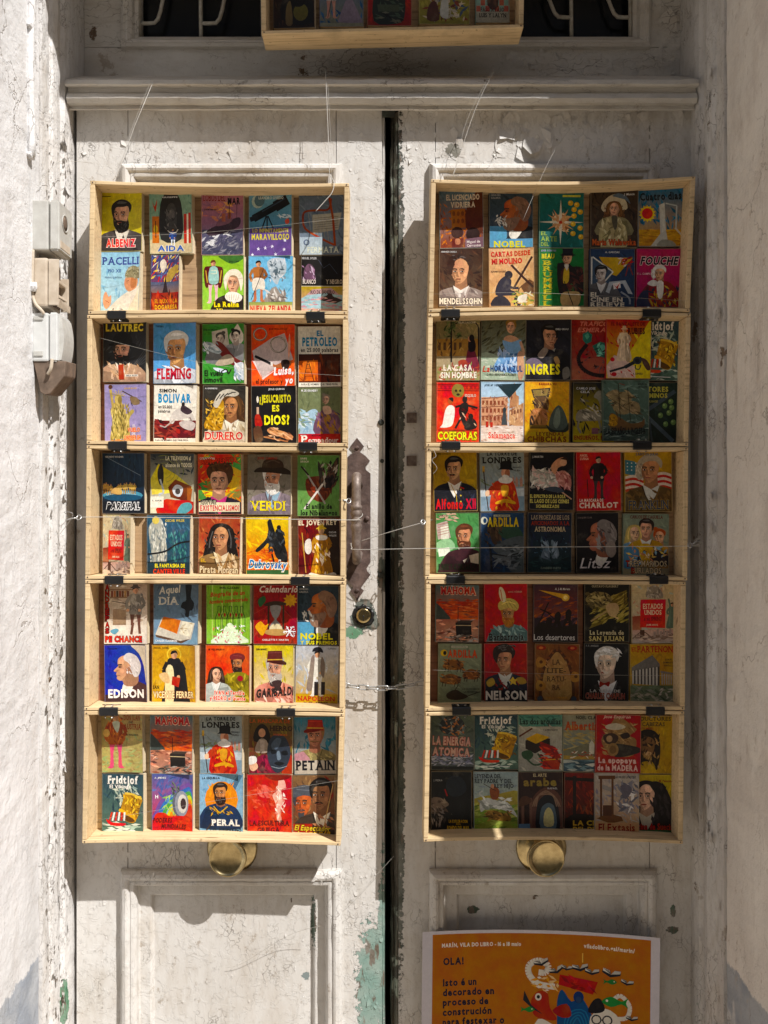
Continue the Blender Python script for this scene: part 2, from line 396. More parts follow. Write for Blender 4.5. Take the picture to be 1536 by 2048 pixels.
for py in (836, 922):
    bm = bmesh.new(); x, z = wx(823), wz(py); box(bm, x-.0095, x+.0095, -.0022, -.0002, z-.0095, z+.0095, .0006)
    ring_rect(bm, x-.0095, x+.0095, z-.0095, z+.0095, [(0, -.0023), (0, -.0034), (.0014, -.0034), (.0018, -.0023)])
    obj('square_plate', bm, M['iron_light'], RD)
# a couple of old keyhole dabs on the gap edges
for px, py, r in ((762, 845, .006), (764, 922, .004), (762, 1150, .006)):
    bm = bmesh.new(); lathe(bm, [(r, -.0002), (r*.9, -.003), (r*.5, -.004), (0, -.0035)], (wx(px), 0, wz(py)), n=12); obj('old_nail_head', bm, M['greendark'], LD)

# ------------------------------------------------------------ transom: cornice, frame, glass, grille
tr = thing('transom_window', 'dark transom window with painted iron grille above the cornice', 'window')
zc = wz(222, -.01)
cp = [(.07, wz(150, .06)+.004), (.0, wz(155)), (-.030, wz(157, -.03)), (-.046, wz(160, -.046)), (-.048, wz(168, -.048)), (-.044, wz(172, -.044)), (-.030, wz(176, -.03)), (-.030, wz(184, -.03)), (-.036, wz(187, -.036)), (-.040, wz(196, -.04)), (-.034, wz(206, -.034)), (-.022, wz(211, -.022)), (-.023, wz(214, -.023)), (-.024, wz(218, -.024)), (-.020, wz(221, -.02)), (.0, wz(221, 0))]
bm = bmesh.new(); prof_x(bm, XL+.0135, XR-.0135, cp, .0014, .008); obj('cornice', bm, M['cornice'], tr)
wx0, wx1, wzb, wzt = wx(243, .06), wx(1300, .06), wz(98, .06), 1.18
Yt = .062
obj('rail', B(XL+.0135, XR-.0135, Yt, .12, wz(152, .05), wzb+.004, bev=.001), M['cornice'], tr)
obj('rail', B(XL+.0135, XR-.0135, Yt, .12, wzt-.004, 1.244, bev=.001), M['cornice'], tr)
obj('stile', B(XL+.0135, wx0+.004, Yt+.0004, .12, wzb+.005, wzt-.005, bev=.001), M['cornice'], tr)
obj('stile', B(wx1-.004, XR-.0135, Yt+.0004, .12, wzb+.005, wzt-.005, bev=.001), M['cornice'], tr)
bm = bmesh.new(); ring_rect(bm, wx0, wx1, wzb, wzt, [(0, Yt), (.001, Yt-.010), (.006, Yt-.014), (.010, Yt-.010), (.013, Yt-.010), (.020, Yt-.003), (.024, Yt+.006), (.030, Yt+.010), (.030, Yt+.055)], .0012)
obj('moulding', bm, M['cornice'], tr)
obj('glass', B(wx0+.028, wx1-.028, Yt+.045, Yt+.049, wzb+.028, wzt-.028), M['glass'], tr)
yb = Yt + .02
def bar(pts): 
    bm = bmesh.new(); tube(bm, [P(a, b, yb) for a, b in pts], .0038, 8); obj('grille_bar', bm, M['grille'], tr)
for vx in (279, 402, 526, 652, 778, 904, 1020, 1143, 1261):
    bar([(vx-2, -130), (vx, 79)])
for vx, dx in ((279, 1), (402, 1), (526, 1), (1143, -1), (1261, -1), (1020, -1)):
    s_ = dx
    bar([(vx + s_*52, -60), (vx + s_*48, -8), (vx + s_*42, 22), (vx + s_*37, 38), (vx + s_*30, 46), (vx + s_*15, 47), (vx + s_*2, 47)] if s_ > 0 else
        [(vx-52, -60), (vx-48, -10), (vx-38, 16), (vx-33, 27), (vx-26, 34), (vx-14, 35), (vx-2, 35)])

# ------------------------------------------------------------ curled flakes of paint (real relief where the sun rakes)
def flakes(parent, regions, mat, seed):
    r = random.Random(seed); V = []; Fc = []
    for (px0, py0, px1, py1, y, n, smin, smax, side) in regions:
        for _ in range(n):
            px, py = r.uniform(px0, px1), r.uniform(py0, py1)
            if side == 0: c = P(px, py, y)
            s = r.uniform(smin, smax) * r.choice((.6, .8, 1, 1, 1.3, 2.2)); k = r.randint(5, 8); a0 = r.uniform(0, 6.28)
            lift = s * r.uniform(.08, .30); la = r.uniform(0, 6.28)
            pts = []
            for i in range(k):
                a = a0 + 6.28*i/k; q = s * r.uniform(.45, 1.1)
                u, v = q*math.cos(a)*.75, q*math.sin(a)*1.15
                t = (u*math.cos(la) + v*math.sin(la)) / s
                pts.append((u, v, .00025 + lift * max(0, t + .1)**2))
            b = len(V)
            if side == 0:
                V += [(c.x+u, y-h, c.z+v) for u, v, h in pts] + [(c.x, y-.0003, c.z)]
            else:   # on a reveal: px is depth y, y holds the face X
                yy, zz = px, py
                V += [(y + side*h, yy+u, zz+v) for u, v, h in pts] + [(y + side*.0003, yy, zz)]
            for i in range(k): Fc.append((b+i, b+(i+1) % k, b+k))
    return tag(obj('paint_flakes', (V, Fc), mat, parent), kind='stuff')
flakes(LD, [(160, 225, 760, 325, 0, 130, .002, .007, 0), (690, 330, 762, 1730, 0, 300, .0015, .005, 0), (158, 1690, 680, 1735, 0, 60, .002, .005, 0),
            (158, 1735, 240, 2048, 0, 60, .002, .005, 0), (305, 1800, 640, 2048, .0192, 150, .0015, .0045, 0), (690, 1690, 762, 2048, 0, 150, .002, .006, 0), (250, 1740, 680, 1765, -.017, 40, .0012, .003, 0)], M['door'], 3)
flakes(RD, [(800, 225, 1000, 325, 0, 70, .003, .008, 0), (1000, 225, 1390, 300, 0, 150, .006, .014, 0), (1310, 330, 1390, 2048, 0, 130, .002, .006, 0), (800, 330, 860, 2048, 0, 130, .0015, .004, 0), (920, 1800, 1260, 1870, .0192, 50, .002, .005, 0), (870, 1690, 1300, 1730, 0, 30, .002, .005, 0)], M['door'], 4)
flakes(tr, [(990, 100, 1390, 148, Yt, 130, .004, .012, 0), (250, 100, 990, 148, Yt, 60, .003, .007, 0), (1305, 0, 1390, 95, Yt, 40, .006, .016, 0)], M['cornice'], 5)
flakes(df, [(-.128, -1.3, -.006, .7, XL+.012, 620, .002, .006, 1), (-.138, -1.3, -.006, .8, XR-.012, 300, .002, .006, -1), (-.045, .25, -.006, .72, XL+.013, 130, .003, .009, 1)], M['post'], 6)
# ============================================================ THE CRATES
YF, CD = -.088, .060      # front plane of the crates, their depth
YBK = YF + CD             # back of a crate
YB = YF + .0435            # front of the books
CR = {}
def crate(key, label, TL, TR, BR, BL, back='ply_tan', sag=(5, -3), inner=True):
    t = thing('wooden_crate', label, 'crate', 'shallow wooden crates hung on the door')
    tl, tr_, br, bl = [P(*c, YF) for c in (TL, TR, BR, BL)]
    TS, TB = .0085, .0062
    r = random.Random(sum(map(ord, key)))
    def skew(p, y):       # same crate point further back
        return Vector((p.x, y, p.z))
    def board(name, a, b, inward, th, sg, mat):
        n = 14; bm = bmesh.new(); rows = []
        for i in range(n+1):
            u = i/n; p = a.lerp(b, u); s = -4*u*(1-u)*sg/F*1.642
            p = p + Vector((0, 0, s))
            w = [r.uniform(-.0003, .0003) for _ in range(4)]
            c = []
            for y, k in ((YF, 0), (YBK, 0), (YBK, 1), (YF, 1)):
                q = p + inward*th*k
                c.append(bm.verts.new((q.x, y, q.z + w[k*2 if y == YF else 1])))
            rows.append(c)
        for A, Bq in zip(rows, rows[1:]):
            for k in range(4): bm.faces.new((A[k], A[(k+1) % 4], Bq[(k+1) % 4], Bq[k]))
        bm.faces.new(rows[0][::-1]); bm.faces.new(rows[-1])
        bmesh.ops.recalc_face_normals(bm, faces=bm.faces)
        es = [e for e in bm.edges if e.calc_face_angle(0) > 1.0]
        bmesh.ops.bevel(bm, geom=es, offset=.0008, segments=1, affect='EDGES')
        return obj(name, bm, mat, t)
    dn, upv, rt, lf = Vector((0, 0, -1)), Vector((0, 0, 1)), Vector((1, 0, 0)), Vector((-1, 0, 0))
    board('top_board', tl, tr_, dn, TB, sag[0], M['ply'])
    board('bottom_board', bl, br, upv, TB, sag[1], M['ply'])
    e = Vector((0, 0, TB + .0008))
    board('side_board', tl - e, bl + e, rt, TS, 0, M['ply'])
    board('side_board', tr_ - e, br + e, lf, TS, 0, M['ply'])
    bm = bmesh.new(); y0, y1 = YBK - .0045, YBK - .0005
    cs = [tl + Vector((.003, 0, -.003)), tr_ + Vector((-.003, 0, -.003)), br + Vector((-.003, 0, .003)), bl + Vector((.003, 0, .003))]
    a = [bm.verts.new((c.x, y0, c.z)) for c in cs]; b = [bm.verts.new((c.x, y1, c.z)) for c in cs]
    bm.faces.new(a); bm.faces.new(b[::-1])
    for i in range(4): bm.faces.new((a[i], b[i], b[(i+1) % 4], a[(i+1) % 4]))
    bmesh.ops.recalc_face_normals(bm, faces=bm.faces)
    obj('back_panel', bm, M[back], t)
    for p_, q in ((tl, 1), (tr_, -1), (bl, 1), (br, -1)):      # little nails through the corners
        zz = p_.z + (-.0032 if p_ in (tl, tr_) else .0032)
        for dx_ in (.0045, ):
            bm = bmesh.new(); lathe(bm, [(.0014, YF-.0001), (.0011, YF-.0007), (0, YF-.0007)], (p_.x + q*dx_, 0, zz), n=8); obj('nail', bm, M['iron'], t)
    CR[key] = t
    return t
HD, PD = 'of the stack beside the iron pull handle', 'of the stack above the orange poster'
for a in (('T', 'wooden crate of paperbacks standing in front of the transom window', (520, -215), (1052, -232), (1047, 55), (523, 68), 'ply_tan', (0, 0)),
          ('L1', 'topmost pale wooden crate '+HD, (180, 361), (698, 366), (694, 629), (176, 628), 'ply_tan', (4, -2)),
          ('L2', 'second wooden crate with reddish back '+HD, (174, 630), (695, 631), (694, 893), (173, 888), 'ply_red', (-2, 1)),
          ('L3', 'middle pale wooden crate '+HD, (173, 890), (692, 895), (690, 1160), (170, 1158), 'ply_tan', (1, -1)),
          ('L4', 'fourth wooden crate with brown back '+HD, (170, 1160), (690, 1162), (688, 1424), (168, 1421), 'ply_red', (-1, -2)),
          ('L5', 'lowest pale wooden crate '+HD, (168, 1423), (688, 1426), (681, 1692), (164, 1687), 'ply', (-2, -5)),
          ('R1', 'topmost pale wooden crate '+PD, (862, 358), (1391, 352), (1380, 624), (857, 625), 'ply_tan', (8, -4)),
          ('R2', 'second wooden crate crowded with twelve books '+PD, (856, 627), (1382, 626), (1377, 892), (852, 893), 'ply_tan', (-4, 0)),
          ('R3', 'middle shaded wooden crate '+PD, (853, 895), (1377, 894), (1375, 1161), (850, 1159), 'ply_tan', (0, -1)),
          ('R4', 'fourth wooden crate with dark red back '+PD, (852, 1161), (1372, 1163), (1370, 1420), (850, 1423), 'ply_red', (-1, -3)),
          ('R5', 'lowest shaded wooden crate '+PD, (851, 1425), (1369, 1422), (1366, 1688), (847, 1684), 'ply_tan', (-3, -6))):
    crate(*a)
# ============================================================ PRINTED COVERS: a small vector engine
def print_mat(name, rough, spec, gloss_bump, mot=1.0):
    s = NT(name)
    at = s.n('ShaderNodeVertexColor', 0, {'layer_name': 'Col'})
    g = s.n('ShaderNodeTexCoord', 3)
    info = s.n('ShaderNodeObjectInfo', 5)
    v = s.n('ShaderNodeVectorMath', 0, {'operation': 'ADD'}, i0=g, i1=s.n('ShaderNodeCombineXYZ', i0=s.math('MULTIPLY', info, 9.0), i1=info))
    n1 = s.noise(v, 150, 5, .7); n2 = s.noise(v, 34, 4, .6); n3 = s.noise(s.n('ShaderNodeMapping', i0=v, i3=(1, 1, .35), i2=(0, .5, 0)), 420, 3, .7)
    f = s.math('ADD', s.ramp(n1, .3, .7, -.26*mot, .26*mot), s.ramp(n2, .3, .7, -.12*mot, .12*mot))
    f = s.math('ADD', f, s.ramp(n3, .3, .7, -.14*mot, .14*mot))
    hsv = s.n('ShaderNodeHueSaturation', 0, None, Color=at, Value=s.math('ADD', f, .95), Hue=s.math('ADD', s.ramp(n2, .3, .7, -.012, .012), .5), Saturation=1.06)
    col = s.mix(s.ramp(n2, .62, .75, 0, .14*mot), hsv, (.55, .48, .36))
    col = s.mix(s.ramp(s.noise(v, 95, 6, .75), .70, .74, 0, .40*mot), col, (.62, .55, .42))
    h = s.math('ADD', s.math('MULTIPLY', s.noise(v, 12, 2), 3.0), s.math('MULTIPLY', n2, .5))
    return s.fin(col, s.ramp(n2, .3, .7, rough, rough+.2), s.bump(h, gloss_bump, .6), spec=spec)
M['print'] = print_mat('printed_varnished_card', .38, .32, .0016, .72)
M['poster'] = print_mat('printed_paper', .7, .25, .0008, .18)

GL = {}
def glyph(ch, bold):
    k = (ch, bold)
    if k in GL: return GL[k]
    def geo(txt):
        cu = bpy.data.curves.new('g', 'FONT'); cu.body = txt; cu.resolution_u = 2; cu.offset = bold
        o = bpy.data.objects.new('g', cu); me = o.to_mesh()
        vs = [(v.co.x, v.co.y) for v in me.vertices]; fs = [tuple(p.vertices) for p in me.polygons]
        cnt = {}
        for f in fs:
            for i in range(len(f)):
                e = tuple(sorted((f[i], f[(i+1) % len(f)]))); cnt[e] = cnt.get(e, 0) + 1
        bd = [e for e, c in cnt.items() if c == 1]
        o.to_mesh_clear(); bpy.data.objects.remove(o); bpy.data.curves.remove(cu)
        return vs, fs, bd
    if ch == ' ':
        GL[k] = ([], [], [], .32); return GL[k]
    vs, fs, bd = geo(ch)
    xs = [v[0] for v in vs] or [0, .3]; x0, x1 = min(xs), max(xs)
    vs = [(x - x0, y) for x, y in vs]
    GL[k] = (vs, fs, bd, x1 - x0); return GL[k]

def shade(c, k, t=None):
    c = hexc(c); t = t or (0, 0, 0)
    return tuple(min(1, x*k + y*(1-k)) if k < 1 else min(1, x*k) for x, y in zip(c, t))
def lerp3(a, b, t): return tuple(x + (y-x)*t for x, y in zip(a, b))

def spline(pts, closed=True, n=4):
    out = []; m = len(pts)
    for i in range(m if closed else m-1):
        p0 = pts[(i-1) % m] if closed or i > 0 else pts[i]; p1 = pts[i]; p2 = pts[(i+1) % m]
        p3 = pts[(i+2) % m] if closed or i+2 < m else p2
        for j in range(n):
            t = j/n; t2, t3 = t*t, t*t*t
            out.append(tuple(.5*((2*b) + (-a+c)*t + (2*a-5*b+4*c-d)*t2 + (-a+3*b-3*c+d)*t3) for a, b, c, d in zip(p0, p1, p2, p3)))
    if not closed: out.append(pts[-1])
    return out
def pairs(a):
    return [(a[i], a[i+1]) for i in range(0, len(a), 2)]

class Art:
    """shapes in cover units: u 0..100 across, v 0..H down; every shape becomes a flat print layer of its own"""
    def __init__(s, seed, H=140.0):
        s.H = H; s.r = random.Random(seed); s.tris = []; s.text = []; s.ti = []; s.cur = s.tris; s.layer = 0
    def up(s): s.layer += 1
    def poly(s, c, pts, c2=None, raw=False):
        """c (top) to c2 (bottom) gradient"""
        s.up(); c = hexc(c); c2 = hexc(c2) if c2 is not None else None
        vs = [y for _, y in pts]; lo, hi = min(vs), max(vs)
        def colf(y): return c if c2 is None else lerp3(c, c2, (y-lo)/max(1e-6, hi-lo))
        if len(pts) == 3: tl = [(0, 1, 2)]
        elif len(pts) == 4 and raw: tl = [(0, 1, 2), (0, 2, 3)]
        else: tl = tessellate_polygon([[Vector((x, y, 0)) for x, y in pts]])
        for t in tl:
            s.cur.append((s.layer, [(pts[i][0], pts[i][1], colf(pts[i][1])) for i in t]))
    def bg(s, c, c2=None): s.r_(c, 0, 0, 100, s.H, c2)
    def r_(s, c, x, y, w, h, c2=None): s.poly(c, [(x, y), (x+w, y), (x+w, y+h), (x, y+h)], c2, True)
    def p(s, c, *a, c2=None): s.poly(c, pairs(a), c2)
    def s_(s, c, *a, c2=None): s.poly(c, spline(pairs(a), True, 3), c2)
    def e(s, c, x, y, rx, ry, rot=0, c2=None, n=14):
        q = math.radians(rot); co, si = math.cos(q), math.sin(q)
        s.poly(c, [(x + rx*math.cos(a)*co - ry*math.sin(a)*si, y + rx*math.cos(a)*si + ry*math.sin(a)*co) for a in [6.2832*i/n for i in range(n)]], c2)
    def l(s, c, w, *a, sm=False):
        pts = pairs(a)
        if sm: pts = spline(pts, False, 4)
        s.up(); c = hexc(c)
        for (x0, y0), (x1, y1) in zip(pts, pts[1:]):
            d = math.hypot(x1-x0, y1-y0) or 1; nx, ny = -(y1-y0)/d*w/2, (x1-x0)/d*w/2
            q = [(x0+nx, y0+ny, c), (x1+nx, y1+ny, c), (x1-nx, y1-ny, c), (x0-nx, y0-ny, c)]
            s.cur.append((s.layer, [q[0], q[1], q[2]])); s.cur.append((s.layer, [q[0], q[2], q[3]]))
    def b(s, cols, x, y, w, h, n, sz=4, ang=0, spread=.5, el=.3):
        """n loose brush strokes inside a box"""
        if sz >= 12 and n <= 60: sz, n, el = sz*.6, int(n*2.3), el*.8
        cols = [hexc(c) for c in cols.split()] if isinstance(cols, str) else cols
        for lay in range(2):
            s.up()
            for i in range(n//2):
                cx, cy = x + s.r.random()*w, y + s.r.random()*h; a = math.radians(ang) + s.r.gauss(0, spread)
                L, W = sz*s.r.uniform(.6, 1.4), sz*el*s.r.uniform(.6, 1.4); c = s.r.choice(cols)
                co, si = math.cos(a), math.sin(a)
                q = [(cx + u*co - v*si, cy + u*si + v*co, c) for u, v in ((-L, 0), (0, -W), (L, 0), (0, W))]
                s.cur.append((s.layer, [q[0], q[1], q[2]])); s.cur.append((s.layer, [q[0], q[2], q[3]]))
                s.layer += .12
    def t(s, txt, x, y, w, h, c='fff', o=None, st='', rot=0, ow=.055, curve=0):
        """text fitted to width w and cap height h, top left at x, y; o = outline colour; st: b bold, s serif, i slanted, v stacked, l light, w wavy"""
        n0 = len(s.text); s.cur = s.text if h >= 7 and x < 90 else s.tris
        bold = .042 if 'b' in st else (.004 if 'l' in st else .024)
        passes = ([(bold + ow, o)] if o is not None else []) + [(bold, c)]
        if 'v' in st:
            n = len(txt); hh = h/n
            for i, ch in enumerate(txt):
                if ch != ' ': s.t(ch, x, y + i*hh, w, hh*.8, c, o, st.replace('v', ''))
            s.cur = s.tris; s.ti.append((n0, len(s.text), y, y + h)); return
        sp = .045 + bold*1.1; adv = []; X = 0
        for ch in txt:
            g = glyph(ch, bold); adv.append(X); X += g[3] + (sp if ch != ' ' else 0)
        tot = max(X - sp, .05); kx = w / tot; ky = h / .70
        q = math.radians(rot); co, si = math.cos(q), math.sin(q)
        for bo, cc in passes:
            s.up(); cc = hexc(cc)
            for i, ch in enumerate(txt):
                if ch == ' ': continue
                vs, fs, bd, _ = glyph(ch, bo); dxx = adv[i] - (bo - bold)
                jy = (s.r.uniform(-.05, .05)*h) if 'w' in st else 0
                quads = [[vs[k] for k in f] for f in fs]
                if 's' in st:
                    ex, th = .065, .075
                    for a, b_ in bd:
                        (xa, ya), (xb, yb_) = vs[a], vs[b_]
                        if abs(ya-yb_) < .012 and abs(xa-xb) > .05:
                            l_, r2 = min(xa, xb), max(xa, xb)
                            if abs(ya + bo) < .02 and r2-l_ < .3: quads.append([(l_-ex, ya), (r2+ex, ya), (r2+ex, ya+th), (l_-ex, ya+th)])
                            elif ya > .62 and r2-l_ < .3: quads.append([(l_-ex, ya), (r2+ex, ya), (r2+ex, ya-th), (l_-ex, ya-th)])
                for f in quads:
                    P2 = []
                    for (gx, gy) in f:
                        if 'i' in st: gx += gy*.25
                        lx, ly = (dxx + gx)*kx, h - gy*ky + jy
                        if curve: ly += curve*((2*lx/w - 1)**2 - 1)
                        P2.append((x + lx*co - ly*si, y + lx*si + ly*co, cc))
                    for k in range(1, len(P2)-1): s.cur.append((s.layer, [P2[0], P2[k], P2[k+1]]))
                s.layer += .05
        if s.cur is s.text: s.ti.append((n0, len(s.text), y, y + h))
        s.cur = s.tris

    # ---------------------------------------------------- people in print
    def face(s, cx, cy, S, sk='d9a27c', hr='2a1c14', cl='3a2c28', d=0, st='short', bd='', hat='', hc='222', cl2=None, shirt='e8e0d0', body=True, female=False):
        sk = hexc(sk); dk = shade(sk, .46, (.10, .03, .015)); md = shade(sk, .74, (.2, .07, .035)); li = shade(sk, 1.32); hr = hexc(hr); hl = shade(hr, 1.7) if sum(hr) > .1 else tuple(x+.07 for x in hr); clc = hexc(cl)
        X = lambda a: cx + a*S*(1 if d >= 0 else -1); Y = lambda b: cy + b*S
        def S_(c, *a, c2=None): s.poly(c, spline([(X(a[i]), Y(a[i+1])) for i in range(0, len(a), 2)], True, 3), c2)
        def L_(c, w, *a): s.l(c, w*S, *[X(v) if i % 2 == 0 else Y(v) for i, v in enumerate(a)], sm=len(a) > 4)
        if st == 'long': S_(shade(hr, .8), -.05, -.62, -.5, -.35, -.62, .2, -.68, .75, -.4, .95, 0, .7, .4, .95, .66, .7, .58, .1, .45, -.4)
        if st == 'curls':
            S_(shade(hr, .7), 0, -.62, -.5, -.4, -.62, .2, -.78, .9, -.5, 1.2, 0, .7, .5, 1.2, .78, .9, .6, .1, .45, -.4)
            s.b([hr, hl, shade(hr, .5)], cx-.75*S, cy-.3*S, S*.4, S*1.4, 26, S*.12, 80, .5); s.b([hr, hl, shade(hr, .5)], cx+.35*S, cy-.3*S, S*.4, S*1.4, 26, S*.12, 80, .5)
        if body:
            S_(clc, -1.25, 2.1, -1.05, 1.0, -.35, .62, .3, .62, 1.0, .95, 1.25, 2.1, c2=shade(clc, .7))
            s.poly(shade(clc, .55), [(X(.05), Y(1.1)), (X(.9), Y(.95)), (X(1.2), Y(2.1)), (X(.3), Y(2.1))])
            s.poly(dk, [(X(-.24), Y(.2)), (X(.22), Y(.2)), (X(.26), Y(.72)), (X(0), Y(.85)), (X(-.28), Y(.72))])
            if shirt: s.poly(shirt, [(X(-.34), Y(.56)), (X(0), Y(.76)), (X(.32), Y(.56)), (X(.2), Y(1.0)), (X(.02), Y(1.35)), (X(-.18), Y(1.0))])
            s.l(shade(clc, 1.6) if sum(clc) > .15 else (.08, .08, .08), .05*S, X(-.35), Y(.62), X(-.12), Y(1.3)); s.l(shade(clc, .4), .05*S, X(.35), Y(.62), X(.1), Y(1.4))
        o = .10 if d else 0
        hd = [-.35+o*.3, -.25, -.25, -.50, .05, -.56, .32, -.40, .37, -.05, .33, .22, .20, .42, .05+o, .50, -.12+o, .45, -.29+o*.6, .22]
        S_(sk, *hd)
        # modelling: shadow side, cheek, forehead light
        S_(md, .08+o, -.5, .32, -.38, .37, -.05, .33, .22, .2, .42, .06+o, .5, .12+o, .2, .2+o, 0)
        S_(dk, .28, -.3, .37, -.05, .33, .22, .2, .42, .1, .49, .2, .25, .29, 0)
        S_(li, -.2, -.4, 0, -.46, .08, -.3, 0, -.2, -.18, -.22)
        S_(li, -.24, .04, -.12, .02, -.1, .14, -.2, .18)
        S_(dk, .33, -.06, .40, -.08, .40, .1, .34, .12)
        e1, e2 = -.17+o*1.3, .12+o*1.3
        for ex in (e1, e2):
            S_(dk, ex-.10, -.1, ex, -.14, ex+.10, -.1, ex+.07, .0, ex-.07, .0)
            s.e('f0e6da', X(ex), Y(-.045), S*.06, S*.024, n=8); s.e('15100c', X(ex-.01), Y(-.045), S*.032, S*.032, n=8)
            L_((.03, .02, .015) if sum(hr) < 1.2 else shade(hr, .5), .045, ex-.10, -.13, ex, -.165, ex+.10, -.13)
        nx = (e1+e2)/2
        S_(dk, nx+.01, -.08, nx+.05, .12, nx+.08, .17, nx-.02, .185, nx-.01, .1)
        S_(li, nx-.03, -.05, nx, -.02, nx, .12, nx-.05, .14)
        S_((.45, .1, .08) if female else shade((.42, .14, .10), .9), nx-.12, .27, nx, .25, nx+.12, .27, nx, .315)
        L_(dk, .03, nx-.08, .37, nx+.08, .37)
        bc = hr
        if bd:
            bh = tuple(x*1.5+.05 for x in bc)
            if bd in 'full white':
                S_(bc, -.33+o, .08, -.22, .24, nx, .20, .2, .24, .36, .05, .36, .4, .2, .66, nx, .74, -.2, .66, -.32, .4)
                s.b([bc, bh, shade(bc, .55)], cx-.28*S, cy+.3*S, .56*S, .34*S, 26, S*.07, 85, .4)
                S_((.35, .1, .08), nx-.08, .29, nx, .275, nx+.08, .29, nx, .315)
            if bd == 'goat': S_(bc, nx-.13, .33, nx, .36, nx+.13, .33, nx+.08, .56, nx-.08, .56)
            if bd in ('full', 'goat', 'mous', 'white', 'bigm'):
                w = .26 if bd == 'bigm' else .17
                S_(shade(bc, .85), nx-w, .27, nx-.08, .2, nx, .22, nx+.08, .2, nx+w, .27, nx+.06, .265, nx, .25, nx-.06, .265)
        s.b([sk, li, md, md], cx-.24*S+o*S*(1 if d >= 0 else -1), cy-.38*S, .40*S, .75*S, 16, S*.055, 70, .7)
        for ex in (e1, e2): s.e('15100c', X(ex-.01), Y(-.045), S*.036, S*.036, n=8); L_(dk, .03, ex-.09, .02, ex, .045, ex+.08, .02)
        L_((.2, .05, .03), .035, nx-.09, .285, nx, .295, nx+.09, .285); L_(dk, .045, nx+.05, -.02, nx+.07, .15)
        # hair
        if st == 'short': S_(hr, -.37+o*.3, -.12, -.42, -.42, -.2, -.64, .15, -.66, .44, -.42, .43, -.05, .34, .08, .33, -.14, .24, -.34, -.05, -.36, -.26, -.38); S_(hl, -.2, -.55, .1, -.6, .2, -.5, -.1, -.5)
        elif st == 'bald': S_(hr, .2, -.3, .36, -.3, .45, -.05, .38, .14, .31, .08, .31, -.12); S_(hr, -.36, -.2, -.32, -.3, -.28, -.1, -.33, .02)
        elif st in ('long', 'curls'):
            S_(hr, -.05, -.64, -.4, -.5, -.52, -.1, -.5, .4, -.36, .45, -.33, .0, -.24, -.34, 0, -.5, .25, -.36, .36, 0, .42, .45, .58, .3, .5, -.3, .3, -.58)
            L_(hl, .05, -.3, -.4, -.42, 0, -.42, .4); L_(hl, .05, .36, -.3, .48, .1, .5, .4)
        elif st == 'wig':
            S_(hr, -.38, -.1, -.42, -.4, -.15, -.66, .2, -.66, .48, -.4, .6, 0, .5, .35, .34, .3, .36, -.1, .2, -.36, -.2, -.38)
            s.b([hl, shade(hr, .6)], cx+(.3*S if d >= 0 else -.6*S), cy-.3*S, .3*S, .6*S, 16, S*.08, 80, .4)
        elif st == 'bun': S_(hr, -.34, -.1, -.4, -.42, -.1, -.62, .2, -.62, .44, -.35, .42, .0, .34, -.05, .2, -.38, -.05, -.42, -.22, -.3); s.e(hr, X(.3), Y(-.6), S*.18, S*.15)
        elif st == 'wild':
            S_(hr, -.36, -.1, -.5, -.45, -.25, -.75, .1, -.82, .5, -.62, .55, -.2, .38, .1, .33, -.14, .2, -.38, -.26, -.38); s.b([hl, shade(hr, .5)], cx-.4*S, cy-.75*S, .85*S, .32*S, 22, S*.11, 20, .6)
        # hats
        H = hexc(hc); Hd, Hl = shade(H, .5), tuple(x*1.6+.02 for x in H)
        if hat == 'bowler': S_(H, -.4, -.3, -.36, -.68, 0, -.86, .36, -.68, .4, -.3); S_(Hd, -.6, -.3, 0, -.42, .6, -.3, .5, -.2, 0, -.28, -.5, -.2)
        if hat == 'brim': S_(H, -.4, -.35, -.42, -.75, 0, -.92, .42, -.78, .42, -.35); S_(Hd, -.9, -.2, -.5, -.5, 0, -.46, .6, -.5, .85, -.3, .5, -.28, 0, -.26, -.5, -.2); L_(Hl, .05, -.3, -.7, 0, -.82, .3, -.72)
        if hat == 'turban': S_(H, -.45, -.2, -.6, -.55, -.3, -.9, .2, -.95, .6, -.65, .5, -.25, 0, -.38); [L_(Hd, .04, -.5+.25*i, -.32-.04*i, -.1+.15*i, -.85) for i in range(3)]; L_(Hl, .05, -.4, -.6, 0, -.75, .4, -.6)
        if hat == 'kepi': s.poly(H, [(X(-.36), Y(-.3)), (X(-.32), Y(-.82)), (X(.36), Y(-.8)), (X(.42), Y(-.28))]); S_(Hd, -.5, -.18, -.4, -.36, .3, -.34, .1, -.24); L_(shade('c8a040', 1), .05, -.35, -.42, .4, -.4); L_(Hl, .04, -.3, -.74, .34, -.72)
        if hat == 'cap': S_(H, -.44, -.32, -.46, -.62, 0, -.78, .5, -.6, .44, -.28, 0, -.36); L_(Hl, .04, -.3, -.55, .3, -.6)
        if hat == 'tall': s.poly(H, [(X(-.34), Y(-.35)), (X(-.4), Y(-.85)), (X(.4), Y(-.85)), (X(.36), Y(-.35))]); S_(Hd, -.62, -.3, 0, -.44, .62, -.3, 0, -.24)
        if hat == 'crown': s.poly('d8b040', [(X(-.36), Y(-.4)), (X(-.42), Y(-.8)), (X(-.2), Y(-.6)), (X(0), Y(-.9)), (X(.2), Y(-.6)), (X(.42), Y(-.8)), (X(.36), Y(-.4))])
        if hat == 'bicorne': S_(H, -.75, -.25, -.4, -.75, 0, -.85, .4, -.75, .75, -.25, 0, -.42)
        if hat == 'hood': S_(H, -.42, .4, -.55, -.3, -.2, -.78, .3, -.78, .58, -.3, .45, .45, .36, 0, .2, -.42, -.15, -.45, -.34, -.05)
